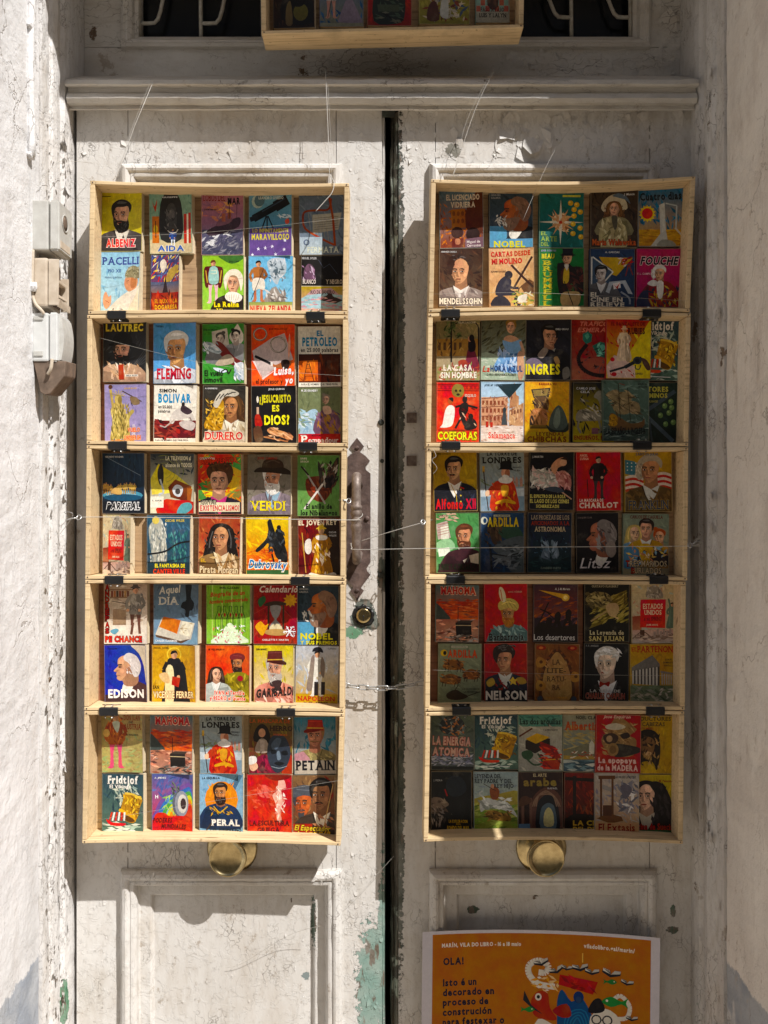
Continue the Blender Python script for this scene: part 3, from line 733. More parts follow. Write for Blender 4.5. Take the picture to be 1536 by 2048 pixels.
    def prof(s, cx, cy, S, d, sk='c98a60', hr='eee', cl='2a2024', bd='', st='short'):
        """head seen from the side, looking to d"""
        sk = hexc(sk); dk = shade(sk, .55, (.1, .03, .02)); li = shade(sk, 1.25); hr = hexc(hr); hl = shade(hr, 1.3); hd = shade(hr, .6)
        X = lambda a: cx + a*S*d; Y = lambda b: cy + b*S
        def S_(c, *a): s.poly(c, spline([(X(a[i]), Y(a[i+1])) for i in range(0, len(a), 2)], True, 3))
        S_(cl, -1.3, 2.0, -1.2, 1.0, -.5, .55, -.1, .7, .35, 1.1, .6, 2.0); S_('e6e0d4', -.2, .55, .12, .62, .2, .95, 0, 1.1, -.25, .8)
        S_(dk, -.4, .1, .15, .2, .12, .7, -.3, .75, -.5, .5)
        S_(sk, .1, -.55, .34, -.42, .38, -.2, .36, -.1, .55, .1, .42, .15, .45, .25, .40, .32, .42, .42, .28, .52, 0, .45, -.3, .2, -.4, -.2, -.2, -.5)
        S_(dk, -.3, -.1, 0, .0, .05, .3, .2, .48, 0, .45, -.3, .2); S_(li, .1, -.48, .3, -.38, .32, -.2, .12, -.2); S_(li, .12, .05, .28, .05, .28, .18, .14, .2)
        S_(dk, .22, -.12, .36, -.1, .33, -.02, .2, -.02); s.l((.05, .03, .02), .05*S, X(.2), Y(-.16), X(.38), Y(-.15)); s.e('160f0b', X(.29), Y(-.06), S*.04, S*.03, n=8)
        s.l(dk, .04*S, X(.28), Y(.3), X(.43), Y(.3)); S_(dk, .34, .06, .5, .12, .42, .16)
        S_(hr, .12, -.52, -.1, -.66, -.45, -.5, -.62, -.1, -.5, .3, -.32, .36, -.2, .12, -.16, -.1, -.05, -.25, .1, -.35) if st != 'bald' else S_(hr, -.1, -.35, -.4, -.4, -.58, -.1, -.45, .3, -.25, .3, -.2, 0)
        s.b([hl, hd, hr], cx-(.5*S if d > 0 else 0), cy-.45*S, .5*S, .7*S, 22, .1*S, 70, .6)
        S_(dk, -.15, -.02, -.05, -.06, -.03, .12, -.1, .14)
        if bd: S_(hr, .42, .2, .3, .24, .05, .2, -.2, .2, -.1, .5, .12, .75, .38, .66, .46, .4); s.b([hl, hd], cx-(.0 if d > 0 else .4*S), cy+.3*S, .4*S, .35*S, 18, .09*S, 80, .4)
    def fig(s, cx, top, h, cl='a33', sk='d9a27c', hr='2a1c14', leg=None, robe=False, hat=None, arm=1):
        """standing person"""
        u = h/7.5; c = hexc(cl); dk = shade(c, .6); li = shade(c, 1.4); leg = leg or shade(c, .5)
        if robe: s.s_(c, cx-.9*u, top+1.3*u, cx, top+1.05*u, cx+.9*u, top+1.3*u, cx+1.1*u, top+4*u, cx+1.7*u, top+7.4*u, cx, top+7.5*u, cx-1.7*u, top+7.4*u, cx-1.1*u, top+4*u); s.s_(dk, cx+.2*u, top+2*u, cx+.9*u, top+3*u, cx+1.5*u, top+7.3*u, cx+.4*u, top+7.4*u); s.l(li, .2*u, cx-.5*u, top+2*u, cx-.9*u, top+7*u)
        else:
            for q in (-1, 1): s.s_(leg, cx+q*.1*u, top+3.8*u, cx+q*.85*u, top+3.8*u, cx+q*.75*u, top+5.6*u, cx+q*.85*u, top+7.2*u, cx+q*1.2*u, top+7.5*u, cx+q*.35*u, top+7.5*u, cx+q*.35*u, top+5.6*u)
            s.s_(c, cx-1*u, top+1.4*u, cx, top+1.1*u, cx+1*u, top+1.4*u, cx+.8*u, top+2.8*u, cx+1*u, top+4.2*u, cx, top+4.35*u, cx-1*u, top+4.2*u, cx-.8*u, top+2.8*u); s.s_(dk, cx+.15*u, top+1.6*u, cx+.9*u, top+1.6*u, cx+.8*u, top+4.1*u, cx+.3*u, top+4.2*u)
        for q in (-1, 1): s.l(c if q < 0 else dk, .5*u, cx+q*.95*u, top+1.6*u, cx+q*1.45*u*arm, top+2.7*u, cx+q*(1.2 if q < 0 else .6)*u, top+3.6*u); s.e(sk, cx+q*(1.2 if q < 0 else .6)*u, top+3.7*u, .25*u, .25*u, n=7)
        s.e(sk, cx, top+.6*u, .42*u, .56*u, n=10); s.e(shade(sk, .6), cx+.18*u, top+.65*u, .2*u, .42*u, n=8); s.s_(hr, cx-.48*u, top+.5*u, cx-.3*u, top, cx+.3*u, top-.05*u, cx+.5*u, top+.6*u, cx+.2*u, top+.25*u)
        if hat: s.s_(hat, cx-.8*u, top+.25*u, cx-.4*u, top-.1*u, cx-.35*u, top-.5*u, cx+.35*u, top-.5*u, cx+.4*u, top-.1*u, cx+.8*u, top+.25*u)

def clip_half(poly, f):
    """keep the part of a polygon of (x, y, colour) where f >= 0"""
    out = []; n = len(poly); d = [f(p) for p in poly]
    for i in range(n):
        a, b = poly[i], poly[(i+1) % n]; da, db = d[i], d[(i+1) % n]
        if da >= 0: out.append(a)
        if (da >= 0) != (db >= 0):
            t = da/(da-db); out.append((a[0]+(b[0]-a[0])*t, a[1]+(b[1]-a[1])*t, lerp3(a[2], b[2], t)))
    return out
def art_mesh(name, tris, W, H3, hU, y0, mat, parent, bend=None, cuts=(), th=(1, 0), gap=.000006, uM=100.0):
    """lay print triangles on a sheet W x H3 metres whose lower left corner is the parent's origin; bend(t) lifts it"""
    tk = th[0]; tv = th[1]
    T = lambda p: p[0]*tk + p[1]*tv
    if bend:      # the sheet is a chain of flat strips between the knots, and every print layer follows the same strips
        kn = [min(0, -200*abs(tv))-1] + list(cuts) + [uM + max(0, tv)*hU]; kv = [bend(k) for k in kn]
        def bend(t, kn=kn, kv=kv):
            for i in range(len(kn)-1):
                if t <= kn[i+1] or i == len(kn)-2: return kv[i] + (kv[i+1]-kv[i])*(t-kn[i])/(kn[i+1]-kn[i])
    V = []; Fs = []; C = []
    for lay, tri in tris:
        pl = tri
        xs = [p[0] for p in pl]; ys = [p[1] for p in pl]
        if max(xs) <= 0 or min(xs) >= uM or max(ys) <= 0 or min(ys) >= hU: continue
        if min(xs) < 0: pl = clip_half(pl, lambda p: p[0])
        if max(xs) > uM: pl = clip_half(pl, lambda p: uM-p[0])
        if min(ys) < 0: pl = clip_half(pl, lambda p: p[1])
        if max(ys) > hU: pl = clip_half(pl, lambda p: hU-p[1])
        if len(pl) < 3: continue
        parts = [pl]
        for c in cuts:
            nx = []
            for q in parts:
                tt = [T(p) for p in q]
                if min(tt) < c - .01 and max(tt) > c + .01:
                    nx += [clip_half(q, lambda p: c - T(p)), clip_half(q, lambda p: T(p) - c)]
                else: nx.append(q)
            parts = nx
        for q in parts:
            if len(q) < 3: continue
            b0 = len(V)
            for p in q:
                z = bend(T(p)) if bend else 0
                V.append((p[0]/uM*W, y0 - z - (lay+1)*gap, (hU-p[1])/hU*H3)); C.append(p[2])
            Fs.append(tuple(range(b0, b0+len(q))))
    if not V: return None
    # faces all look towards -Y
    F2 = []
    for f in Fs:
        a = 0
        for i in range(len(f)):
            p, q = V[f[i]], V[f[(i+1) % len(f)]]; a += p[0]*q[2]-q[0]*p[2]
        F2.append(f if a > 0 else f[::-1])
    me = bpy.data.meshes.new(name); me.from_pydata(V, [], F2)
    ca = me.color_attributes.new('Col', 'FLOAT_COLOR', 'POINT')
    ca.data.foreach_set('color', [x for c in C for x in (*c, 1.0)])
    me.materials.append(mat)
    return link(bpy.data.objects.new(name, me), parent)

CRN = {'T': 'in the transom crate', 'L1': 'in the top handle-side crate', 'L2': 'in the second handle-side crate', 'L3': 'in the middle handle-side crate', 'L4': 'in the fourth handle-side crate', 'L5': 'in the lowest handle-side crate',
       'R1': 'in the top shaded crate', 'R2': 'in the twelve-book second crate', 'R3': 'in the middle shaded crate', 'R4': 'in the fourth shaded crate', 'R5': 'in the lowest shaded crate'}
BK = [0]
def book(cr, px, label, base, draw, curl=None, dy=0.0, thick=None, spine=None, page=None):
    """px = (x0, y0, x1, y1) of the cover in the photograph; curl = (lift in mm, start, tilt)"""
    BK[0] += 1; r = random.Random(BK[0]*13+5)
    yb = YB - dy; x0, y0, x1, y1 = px
    W = wx(x1, yb) - wx(x0, yb); H3 = wz(y0, yb) - wz(y1, yb)
    th = thick or r.uniform(.0100, .0117)
    o = thing('paperback_book', label + ' ' + CRN[cr], 'book', 'small old paperbacks displayed in the crates', (wx(x0, yb), yb, wz(y1, yb)))
    o.rotation_euler = (0, math.radians(r.uniform(-.9, .9)), math.radians(r.uniform(-1.2, 1.2)))
    a = Art(BK[0]*31, 100.0*H3/W); a.H = 100.0*H3/W; k = a.H/140.0
    # drawings are made on a 100 x 140 page; stretch them to the real one
    a.H = 140.0
    if isinstance(base, tuple): a.bg(*base)
    else: a.bg(base)
    draw(a)
    # worn pale edge line round the cover
    ec = shade(base[0] if isinstance(base, tuple) else base, .55, (.45, .38, .27))
    a.l(ec, .9, .4, .4, 99.6, .4, 99.6, 139.6, .4, 139.6, .4, .4)
    lift, t0, tilt = curl or (r.uniform(.4, 2.0), 55, r.choice((0, 0, .25, -.2)))
    lift /= 620.0; tmax = 100 + max(0, tilt)*140
    bend = lambda t: lift * (max(0.0, t - t0)/(tmax - t0))**2
    cuts = [t0 + (tmax-t0)*i/6 for i in range(6)]
    thk = (1, tilt)
    cv = art_mesh('cover', a.tris, W, H3, 140.0, 0, M['print'], o, bend, cuts, thk)
    groups = []
    for g in sorted(a.ti, key=lambda g: g[2]):
        if groups and g[2] < groups[-1][1] + 14: groups[-1][0].append(g); groups[-1][1] = max(groups[-1][1], g[3])
        else: groups.append([[g], g[3]])
    for gs, _e in groups: art_mesh('title', [t for q in gs for t in a.text[q[0]:q[1]]], W, H3, 140.0, -.00004, M['print'], o, bend, cuts, thk)
    # back of the cover sheet, spine and back cover, wrapped round the page block
    sc = hexc(spine or (base[0] if isinstance(base, tuple) else base)); bm = bmesh.new()
    box(bm, .0, W*.985, th-.0006, th-.0001, 0, H3)
    box(bm, -.0006, .0000, .0004, th-.0001, .0001, H3-.0001)
    me_c = bmesh_col(bm, sc)
    q = obj('back_cover', me_c, M['print'], o)
    # page block with slightly uneven fore-edge
    bm = bmesh.new()
    n = 5; fan = r.uniform(.001, .0042) if cr[0] == 'L' else r.uniform(0, .001)
    for i in range(n):
        ya, yb2 = .0008 + (th-.0018)*i/n, .0008 + (th-.0018)*(i+.94)/n
        box(bm, .0004, W*1.002 + fan*(i+.5)/n - r.uniform(0, .0008), ya, yb2, .0006, H3 - .0008 - r.uniform(0, .0005))
    obj('page_block', bm, M['paper'], o)
    return o
def bmesh_col(bm, c):
    lay = bm.verts.layers.float_color.new('Col')
    for v in bm.verts: v[lay] = (*c, 1)
    return bm
# ============================================================ THE BOOKS
def bk(cr, px, label, base, draw, **k): book(cr, px, label, base, draw, **k)
# ---- crate L1
def _(a):
    a.b('c8ba20 b8a818 d8cc40', 0, 0, 100, 90, 16, 14, 80)
    a.face(52, 58, 54, 'cf9f80', '17120f', '46403e', -1, 'short', 'full', shirt='ddd6c8'); a.b('3a3432 5a5250 2c2826', 12, 104, 80, 36, 20, 8, 60)
    a.r_('111', 4, 14, 22, 1.6); a.t('ALBENIZ', 16, 112, 68, 17, 'e2252c', 'f6d8cc', 'b')
bk('L1', (199, 380, 285, 503), 'yellow paperback with a bearded man in dark suit', ('c9bc22', 'c2b01e'), _, curl=(3, 50, 0))
def _(a):
    a.r_('c9b98f', 0, 108, 100, 32, 'dcc89c'); a.b('6f9a84 5d8a78 86a98c', 0, 0, 100, 60, 22, 12, 80)
    a.r_('c8702c', 6, 56, 16, 60); a.e('f0c040', 14, 84, 5, 9); a.l('3a2010', 2, 14, 66, 14, 104); a.r_('c03a28', 80, 52, 7, 66); a.r_('e8dcc0', 87, 52, 4, 66); a.r_('b83424', 91, 50, 6, 68)
    a.s_('262524', 26, 108, 24, 40, 34, 8, 50, 2, 66, 8, 76, 40, 74, 108); a.s_('3e3c3a', 38, 60, 44, 30, 58, 30, 64, 60, 58, 90, 44, 90); a.e('5a5652', 51, 52, 9, 11); a.b('4e4a48 6e6862 2a2826', 36, 40, 30, 44, 26, 5, 80)
    a.fig(54, 84, 42, '2b4a8c', leg='dbe2ea'); a.l('d8d0c0', 2, 42, 88, 46, 92, 54, 94, 62, 92, 66, 86); a.s_('b8452c', 6, 20, 12, 34, 18, 18, 14, 46)
    a.t('GIUSEPPE', 30, 12, 36, 3, 'ddd'); a.t('AIDA', 18, 122, 62, 12, '3f63b0', 'efe3bf', 'b'); a.r_('a59470', 22, 136, 50, 2)
bk('L1', (300, 383, 386, 508), 'tall dark archway paperback with a small figure below', ('7ea18a', '90a888'), _, curl=(3, 50, 0))
def _(a):
    a.poly('b0707c', [(0, 0), (100, 0), (100, 60), (0, 75)], '8d6078'); a.b('c88060 e0a060 8d6078 c07070', 0, 25, 70, 40, 26, 10, 10); a.r_('55506a', 0, 84, 100, 56, '3d4158')
    a.b('6a6878 8d8b96 3a3a50 4a4c62', 0, 86, 100, 54, 60, 12, -25, .4); a.b('d8d8da b8b8c0', 0, 80, 70, 40, 14, 9, -15)
    a.s_('3e2d38', 12, 92, 20, 82, 70, 62, 92, 58, 88, 78, 50, 92, 24, 98); a.s_('7d5562', 34, 76, 44, 60, 64, 54, 74, 62, 60, 72); a.r_('a8604c', 48, 48, 9, 18); a.r_('96503e', 62, 46, 8, 14); a.l('2a2028', 1.4, 66, 10, 66, 60); a.l('2a2028', 1, 84, 26, 84, 62); a.l('d8b090', .8, 66, 12, 40, 58)
    a.t('LOBOS DEL', 4, 6, 52, 15, '8a2a34', 'caa08c', 's', ow=.02); a.t('MAR', 62, 14, 30, 14, '1b1420', None, 'b'); a.t('JOSE M. TORROBA', 6, 38, 30, 3.4, '222')
bk('L1', (403, 383, 487, 510), 'violet seascape paperback with a steamship in waves', ('b0707c', '5a5878'), _, curl=(2, 50, 0))
def _(a):
    a.poly('6fa3b8', [(0, 0), (100, 0), (100, 84), (0, 84)], '4f84a0'); a.poly('5f4a86', [(0, 80), (100, 76), (100, 140), (0, 140)], '6d4f94'); a.e('b6c6b8', 20, 20, 14, 15); a.e('55717c', 24, 18, 12, 13)
    a.l('12161a', 17, 10, 58, 86, 18); a.l('1c2228', 11, 2, 60, 20, 54); a.l('10131a', 24, 60, 32, 90, 16); a.l('2c3c4c', 3, 30, 42, 84, 14); a.l('0e1014', 3, 40, 52, 30, 80); a.l('0e1014', 3, 42, 52, 42, 82); a.l('0e1014', 3, 44, 52, 56, 78); a.b('d8e4e8', 60, 50, 36, 6, 6, 8, 0)
    a.t('LEANDRO OVIEDO', 22, 9, 58, 6, 'dde4d8'); a.t('LO INFINITAMENTE', 8, 80, 84, 8, 'd8c860', None, 'b'); a.t('MARAVILLOSO', 6, 92, 88, 12, 'd8cc50', None, 'b')
    for x, y in ((22, 124), (38, 122), (54, 119), (84, 106), (82, 126), (62, 136), (8, 137)): a.p('f4f0ff', x, y-4, x+1.2, y-1.2, x+4, y-1, x+1.8, y+1, x+2.6, y+4, x, y+2, x-2.6, y+4, x-1.8, y+1, x-4, y-1, x-1.2, y-1.2)
    a.l('8878b0', .8, 22, 124, 38, 122, 54, 119, 62, 136, 82, 126); a.s_('d86a4c', 84, 62, 92, 58, 94, 68, 86, 70)
bk('L1', (498, 385, 584, 512), 'blue and purple paperback with a telescope and stars', ('6fa3b8', '5f4a86'), _, curl=(2, 50, 0))
def _(a):
    a.b('58687a 6b7b8a 4d5a68 7a8894', 0, 0, 100, 140, 30, 14, 60); a.poly('b8b4a4', [(30, 50), (95, 46), (88, 84), (30, 92)], 'a49f90')
    for i in range(6): a.l('55524c', .9, 34, 58+i*5, 88, 54+i*5)
    a.l('8a3c22', 4.5, 8, 62, 12, 44, 40, 40, 66, 38, 72, 14, sm=True); a.l('a8502c', 4.5, 8, 60, 14, 82, 50, 104, 78, 118, sm=True); a.l('9a4626', 5, 68, 12, 76, 60, 80, 120); [a.l('b8a888', .6, 20+8*i, 46+3*i, 26+8*i, 90+4*i) for i in range(6)]
    a.r_('a8b8c4', 0, 100, 52, 40, 'bcc8cc'); a.e('5b6a80', 16, 112, 7, 7); a.e('a8b8c4', 16, 112, 4, 4); a.t('A. FERNANDEZ', 12, 6, 40, 3, '333'); a.t('FERMATA', 18, 122, 70, 13, 'd8dcc8', None, 's')
bk('L1', (599, 385, 688, 510), 'grey blue paperback with a brown harp and score', ('5e6e80', '74808c'), _, curl=(1, 50, 0))
def _(a):
    a.b('8fbfd8 a8d0e0 7cb0d0', 0, 20, 100, 100, 16, 16, 70); a.t('PACELLI', 4, 12, 92, 17, '3d4a90', None, 's'); a.t('PIO XII', 18, 40, 32, 7, '33509a', None, 's'); a.t('FERRARI QUINTANA', 10, 57, 44, 4, '3a4a70')
    a.s_('e4dccb', 20, 140, 40, 112, 70, 92, 96, 80, 100, 84, 100, 140); a.s_('f4ead8', 40, 140, 60, 112, 96, 92, 100, 140); a.s_('d89870', 62, 82, 60, 70, 66, 56, 84, 56, 96, 66, 92, 84, 76, 92, 68, 90); a.s_('c07a50', 78, 60, 92, 64, 90, 82, 78, 84); a.s_('8e8464', 62, 58, 66, 42, 82, 32, 98, 40, 100, 62, 80, 60); a.b('6a6448 a8a080 b8b090', 64, 36, 36, 26, 36, 4, 30, 1); a.l('402010', 1.2, 66, 68, 72, 67); a.s_('e0a880', 6, 118, 8, 98, 14, 92, 20, 104, 26, 100, 26, 120, 14, 132); a.l('a86038', 1.4, 12, 112, 22, 118)
    a.s_('f0e2c4', 100, 40, 96, 90, 70, 140, 100, 140)
bk('L1', (201, 504, 281, 625), 'pale blue paperback with a white robed man in profile', ('8fc0da', 'b4d6e2'), _, curl=(9, 40, .3))
def _(a):
    a.b('2c3c70 8a2c20 c8402c e0c050 d8d0c0 5070a8', 0, 0, 100, 75, 60, 14, 120, .5); a.s_('b89848', 60, 40, 90, 26, 98, 34, 74, 60, 50, 70); a.s_('e8dcc8', 30, 20, 44, 10, 54, 24, 40, 44); a.r_('4a5878', 0, 66, 100, 28, '8a6a5c'); a.p('2c1c20', 40, 92, 46, 70, 50, 50, 54, 70, 60, 92); a.r_('a02c20', 0, 92, 100, 48, '7c1e18'); a.b('c04028 60140f d86038', 0, 92, 100, 46, 36, 10, 80)
    a.t('EL DUX Y LA', 14, 108, 80, 9, 'e8a030', None, 's'); a.t('DOGARESA', 14, 122, 80, 10, 'e8b040', None, 'bs')
bk('L1', (301, 510, 360, 625), 'narrow multicoloured paperback with red lower third', ('34447a', '8c2c20'), _, curl=(7, 20, 0), page=1)
def _(a):
    a.b('8ec23a 9ccc4a 80b432', 0, 0, 100, 100, 14, 16, 80); a.s_('3f6e2c', 40, 0, 100, 0, 90, 14, 70, 20, 52, 12); a.t('Juny Leal', 64, 12, 24, 4, '111')
    a.fig(26, 12, 102, '7d2f22', leg='e8b8c0', hr='6a4020'); a.s_('5a1c18', 4, 32, 16, 26, 38, 26, 50, 34, 46, 74, 38, 76, 36, 44, 16, 44, 14, 76, 6, 72); a.s_('9cc8c0', 18, 30, 36, 30, 38, 66, 16, 66); a.l('e8e0c0', 1.2, 20, 36, 34, 36, 34, 44, 20, 44); a.l('c8a040', 2.4, 8, 36, 12, 66); a.l('c8a040', 2.4, 46, 36, 42, 66)
    a.face(74, 68, 42, 'e0a888', 'a88868', '2a2018', 0, 'short', female=True, hat='hood', hc='efe4cc', shirt='f4ece0'); a.s_('f4ece0', 54, 98, 64, 88, 84, 90, 96, 100, 88, 112, 62, 110); [a.l('b8a890', 1, 58+6*i, 94, 60+5*i, 108) for i in range(6)]
    a.t('La Reina', 28, 112, 60, 12, 'f4e040', '20240f', 'bs'); a.t('Virgen', 34, 128, 48, 12, 'f4e040', '20240f', 'bs')
bk('L1', (405, 511, 488, 627), 'lime green paperback with a couple in period ruffs', ('8ec23a', '9aca4c'), _)
def _(a):
    a.b('6fb4dc 88c4e8 5aa4d0', 0, 0, 100, 100, 16, 16, 60); a.s_('b8c4cc', 42, 14, 60, 4, 82, 10, 84, 40, 70, 56, 64, 70, 52, 56, 46, 36); a.b('70808c d8dce0 8c9aa4 4c5c68', 46, 8, 38, 54, 40, 6, 60, .8); a.s_('54646e', 58, 34, 66, 32, 64, 44, 60, 48)
    a.p('9a9088', 28, 116, 52, 78, 62, 74, 84, 112, 96, 118); a.b('d8d4d0 6a605c 8a8078', 40, 84, 44, 32, 34, 8, 60, .5); a.r_('8a9a4c', 0, 112, 100, 8, 'a8a860'); a.fig(22, 12, 98, 'b0703c', leg='c07850', hr='201410'); a.s_('e8e0d0', 10, 56, 34, 56, 36, 82, 24, 80, 10, 84); a.l('2c1c14', 1.4, 34, 30, 6, 106)
    a.r_('dcc89c', 0, 120, 100, 20); a.t('NUEVA ZELANDA', 4, 121, 92, 14, 'd02c24', None, 'b')
bk('L1', (497, 512, 586, 627), 'sky blue paperback with a volcano and standing islander', ('6fb4dc', '90c8e4'), _)
def _(a):
    a.r_('14100e', 0, 0, 100, 74); a.s_('6a4a60', 6, 40, 16, 20, 30, 30, 30, 56, 12, 62); a.b('a880a0 c8b0c8 503848', 4, 20, 30, 42, 16, 6, 60); a.l('4a5060', 1, 40, 10, 52, 30, 66, 20, 84, 44); a.r_('b8a020', 0, 74, 100, 66, 'd8a8a0'); a.p('a8c8d0', 0, 104, 30, 86, 100, 96, 100, 128, 0, 128); a.p('3c2c28', 38, 106, 60, 96, 68, 84, 74, 98, 98, 108, 80, 116); a.b('c890a0 90b8c0 e0b0a8', 0, 100, 100, 34, 24, 12, 0, .2); a.p('c8a0a0', 12, 96, 26, 82, 70, 78, 90, 96, 60, 90)
    a.t('MIGUEL SOLER', 2, 4, 34, 5, 'bbb'); a.t('BLANCO', 4, 58, 30, 10, 'e8dcd0', None, 's'); a.t('Y NEGRO', 58, 58, 38, 10, 'c8b8a0', None, 's'); a.l('cfc4a4', 1.6, 0, 74, 100, 74); a.t('RIO DE JANEIRO', 22, 84, 56, 8, '2a2028', None, 's')
bk('L1', (602, 511, 688, 627), 'paperback half black above a yellow bay scene', ('14100e', 'b8a020'), _)
# ---- crate L2
def _(a):
    a.b('1c1e22 2c2e34 3c4044 14161a', 0, 20, 100, 120, 30, 14, 120); [a.l('484a4c', 1, 70+4*i, 100, 100, 60+8*i) for i in range(5)]; a.face(44, 66, 50, 'd8a488', '1a1410', 'c09a80', -1, 'short', 'full', 'bowler', '101012'); a.b('d8b498 b08868 c8a080', 12, 98, 74, 40, 30, 9, 70); a.poly('a83428', [(34, 100), (46, 98), (48, 134), (36, 134)]); a.r_('e8e0d4', 50, 122, 30, 5); a.t('EMILIA REYES', 52, 123, 26, 3, '333')
    a.t('LAUTREC', 6, 5, 86, 16, 'e8d050', '504010', 'b')
bk('L2', (206, 644, 294, 764), 'dark grey paperback with bearded man wearing bowler hat', ('22252a', '181a1e'), _, curl=(5, 45, 0))
def _(a):
    a.b('5a9cd4 6aaae0 4c90c8', 0, 0, 100, 100, 16, 18, 90); a.face(54, 62, 66, 'dca46c', 'e0e0dc', 'dfe4ec', -1, 'short', shirt='f0f4f8'); a.b('e8ecf4 c8d0dc', 6, 100, 90, 38, 14, 10, 60)
    a.t('T.HUGHES', 5, 6, 18, 4, '111'); a.t('FLEMING', 8, 106, 80, 23, 'c0263c', None, 'bs')
bk('L2', (307, 646, 394, 767), 'sky blue paperback with white haired man and maroon title', ('5a9cd4', '66a8de'), _, curl=(5, 45, 0))
def _(a):
    a.b('3f8f34 4ca03c 348028', 0, 0, 100, 140, 20, 18, 60); a.p('c8c0b4', 22, 18, 58, 10, 64, 52, 58, 58, 24, 50); a.face(42, 36, 26, 'd0c4b8', '4c4844', '888', 0, 'bun', shirt=None); a.p('dcd4c8', 64, 26, 84, 0, 98, 26, 98, 40, 82, 60, 64, 34); a.face(80, 30, 26, 'd8ccc0', '1a1818', '999', -1, 'bun', shirt=None)
    a.s_('7a2c28', 34, 40, 50, 48, 76, 78, 100, 92, 100, 102, 70, 96, 44, 74, 32, 50); a.s_('c8d4d8', 0, 46, 22, 44, 44, 62, 38, 70, 14, 62); a.b('e8ecec 90a0a4', 0, 44, 40, 24, 20, 8, 30); a.s_('b8a890', 30, 96, 48, 76, 66, 72, 76, 88, 58, 96); a.s_('dce4ec', 76, 96, 98, 92, 100, 132, 86, 124, 78, 108); a.b('fff a8bcd0', 76, 94, 22, 36, 16, 8, 70); a.s_('d8e4f0', 26, 102, 44, 104, 58, 110, 48, 114, 30, 108); a.l('201810', 3, 44, 112, 56, 106, 62, 116, 68, 106, sm=True)
    a.t('JOSE ALEMANY', 2, 12, 34, 3.4, '112'); a.t('El vuelo', 5, 108, 44, 13, '12160e', None, ''); a.t('Inmovil', 5, 124, 42, 12, '12160e', None, '')
bk('L2', (405, 648, 490, 768), 'green paperback with two pinned portrait photographs', ('3f8f34', '46983a'), _, curl=(4, 45, 0))
def _(a):
    a.b('e84c1c f05a24 d84018', 0, 0, 100, 140, 16, 18, 60); a.p('c8b4b0', 2, 60, 48, 30, 76, 20, 96, 80, 60, 96, 26, 122, 6, 84); a.p('e8d8d4', 2, 82, 8, 84, 24, 122, 60, 100, 26, 126)
    for x, y, q in ((20, 22, 15), (62, 46, 18)):
        a.l('786c60', 4, *[v for i in range(13) for v in (x + q*math.cos(i*.524), y + q*.95*math.sin(i*.524))]); a.l('c8bcb0', 1.4, *[v for i in range(13) for v in (x + q*math.cos(i*.524+.1), y + q*.9*math.sin(i*.524))])
    a.l('181414', 6, 8, 72, 46, 90); a.s_('b06840', 46, 86, 56, 92, 78, 82, 92, 84, 86, 96, 66, 100, 50, 96); a.s_('2a1814', 68, 84, 80, 80, 88, 86, 84, 102, 72, 100); a.r_('e8e0d8', 44, 86, 5, 8); a.s_('e8a888', 84, 52, 88, 20, 90, 50, 86, 80)
    a.t('JOSE MALLORQUI', 40, 8, 42, 4, '7a1010'); a.t('Luisa,', 50, 98, 46, 17, 'fff', None, 'bi', rot=-4); a.t('el profesor y', 10, 124, 62, 11, '2a1410', None, ''); a.t('yo', 76, 120, 18, 15, 'fff', None, 'bi', rot=-4)
bk('L2', (503, 649, 590, 772), 'orange paperback with two rings and a fountain pen', ('e84c1c', 'ee5420'), _, curl=(2, 45, 0))
def _(a):
    a.r_('3a1810', 0, 64, 100, 66, '6a2c14'); a.poly('c85c1c', [(0, 80), (46, 78), (46, 126), (0, 126)], 'e87420'); a.b('e07020 f08a30 a84414', 0, 80, 44, 44, 20, 8, 80); a.l('1c0c08', 1.6, 22, 80, 12, 126); a.l('1c0c08', 1.6, 24, 80, 36, 126); [a.l('1c0c08', 1, 20-i*2, 88+i*9, 26+i*2, 88+i*9) for i in range(4)]; a.b('5a2414 2c100c 7a3418', 48, 66, 50, 60, 20, 10, 90, .2)
    a.t('EL', 44, 10, 16, 12, '1e7fae', None, 'b'); a.t('PETROLEO', 10, 26, 82, 19, '1e86b8', None, 'b'); a.t('en 25.000 palabras', 6, 50, 88, 9, '18181a', None, ''); a.r_('efe8d8', 0, 130, 100, 10); a.t('PARA EL HOMBRE QUE TIENE PRISA', 6, 132, 86, 4.5, '222')
bk('L2', (597, 653, 682, 774), 'white topped paperback with orange oil derricks below', ('e4e0d4', 'e0dccc'), _)
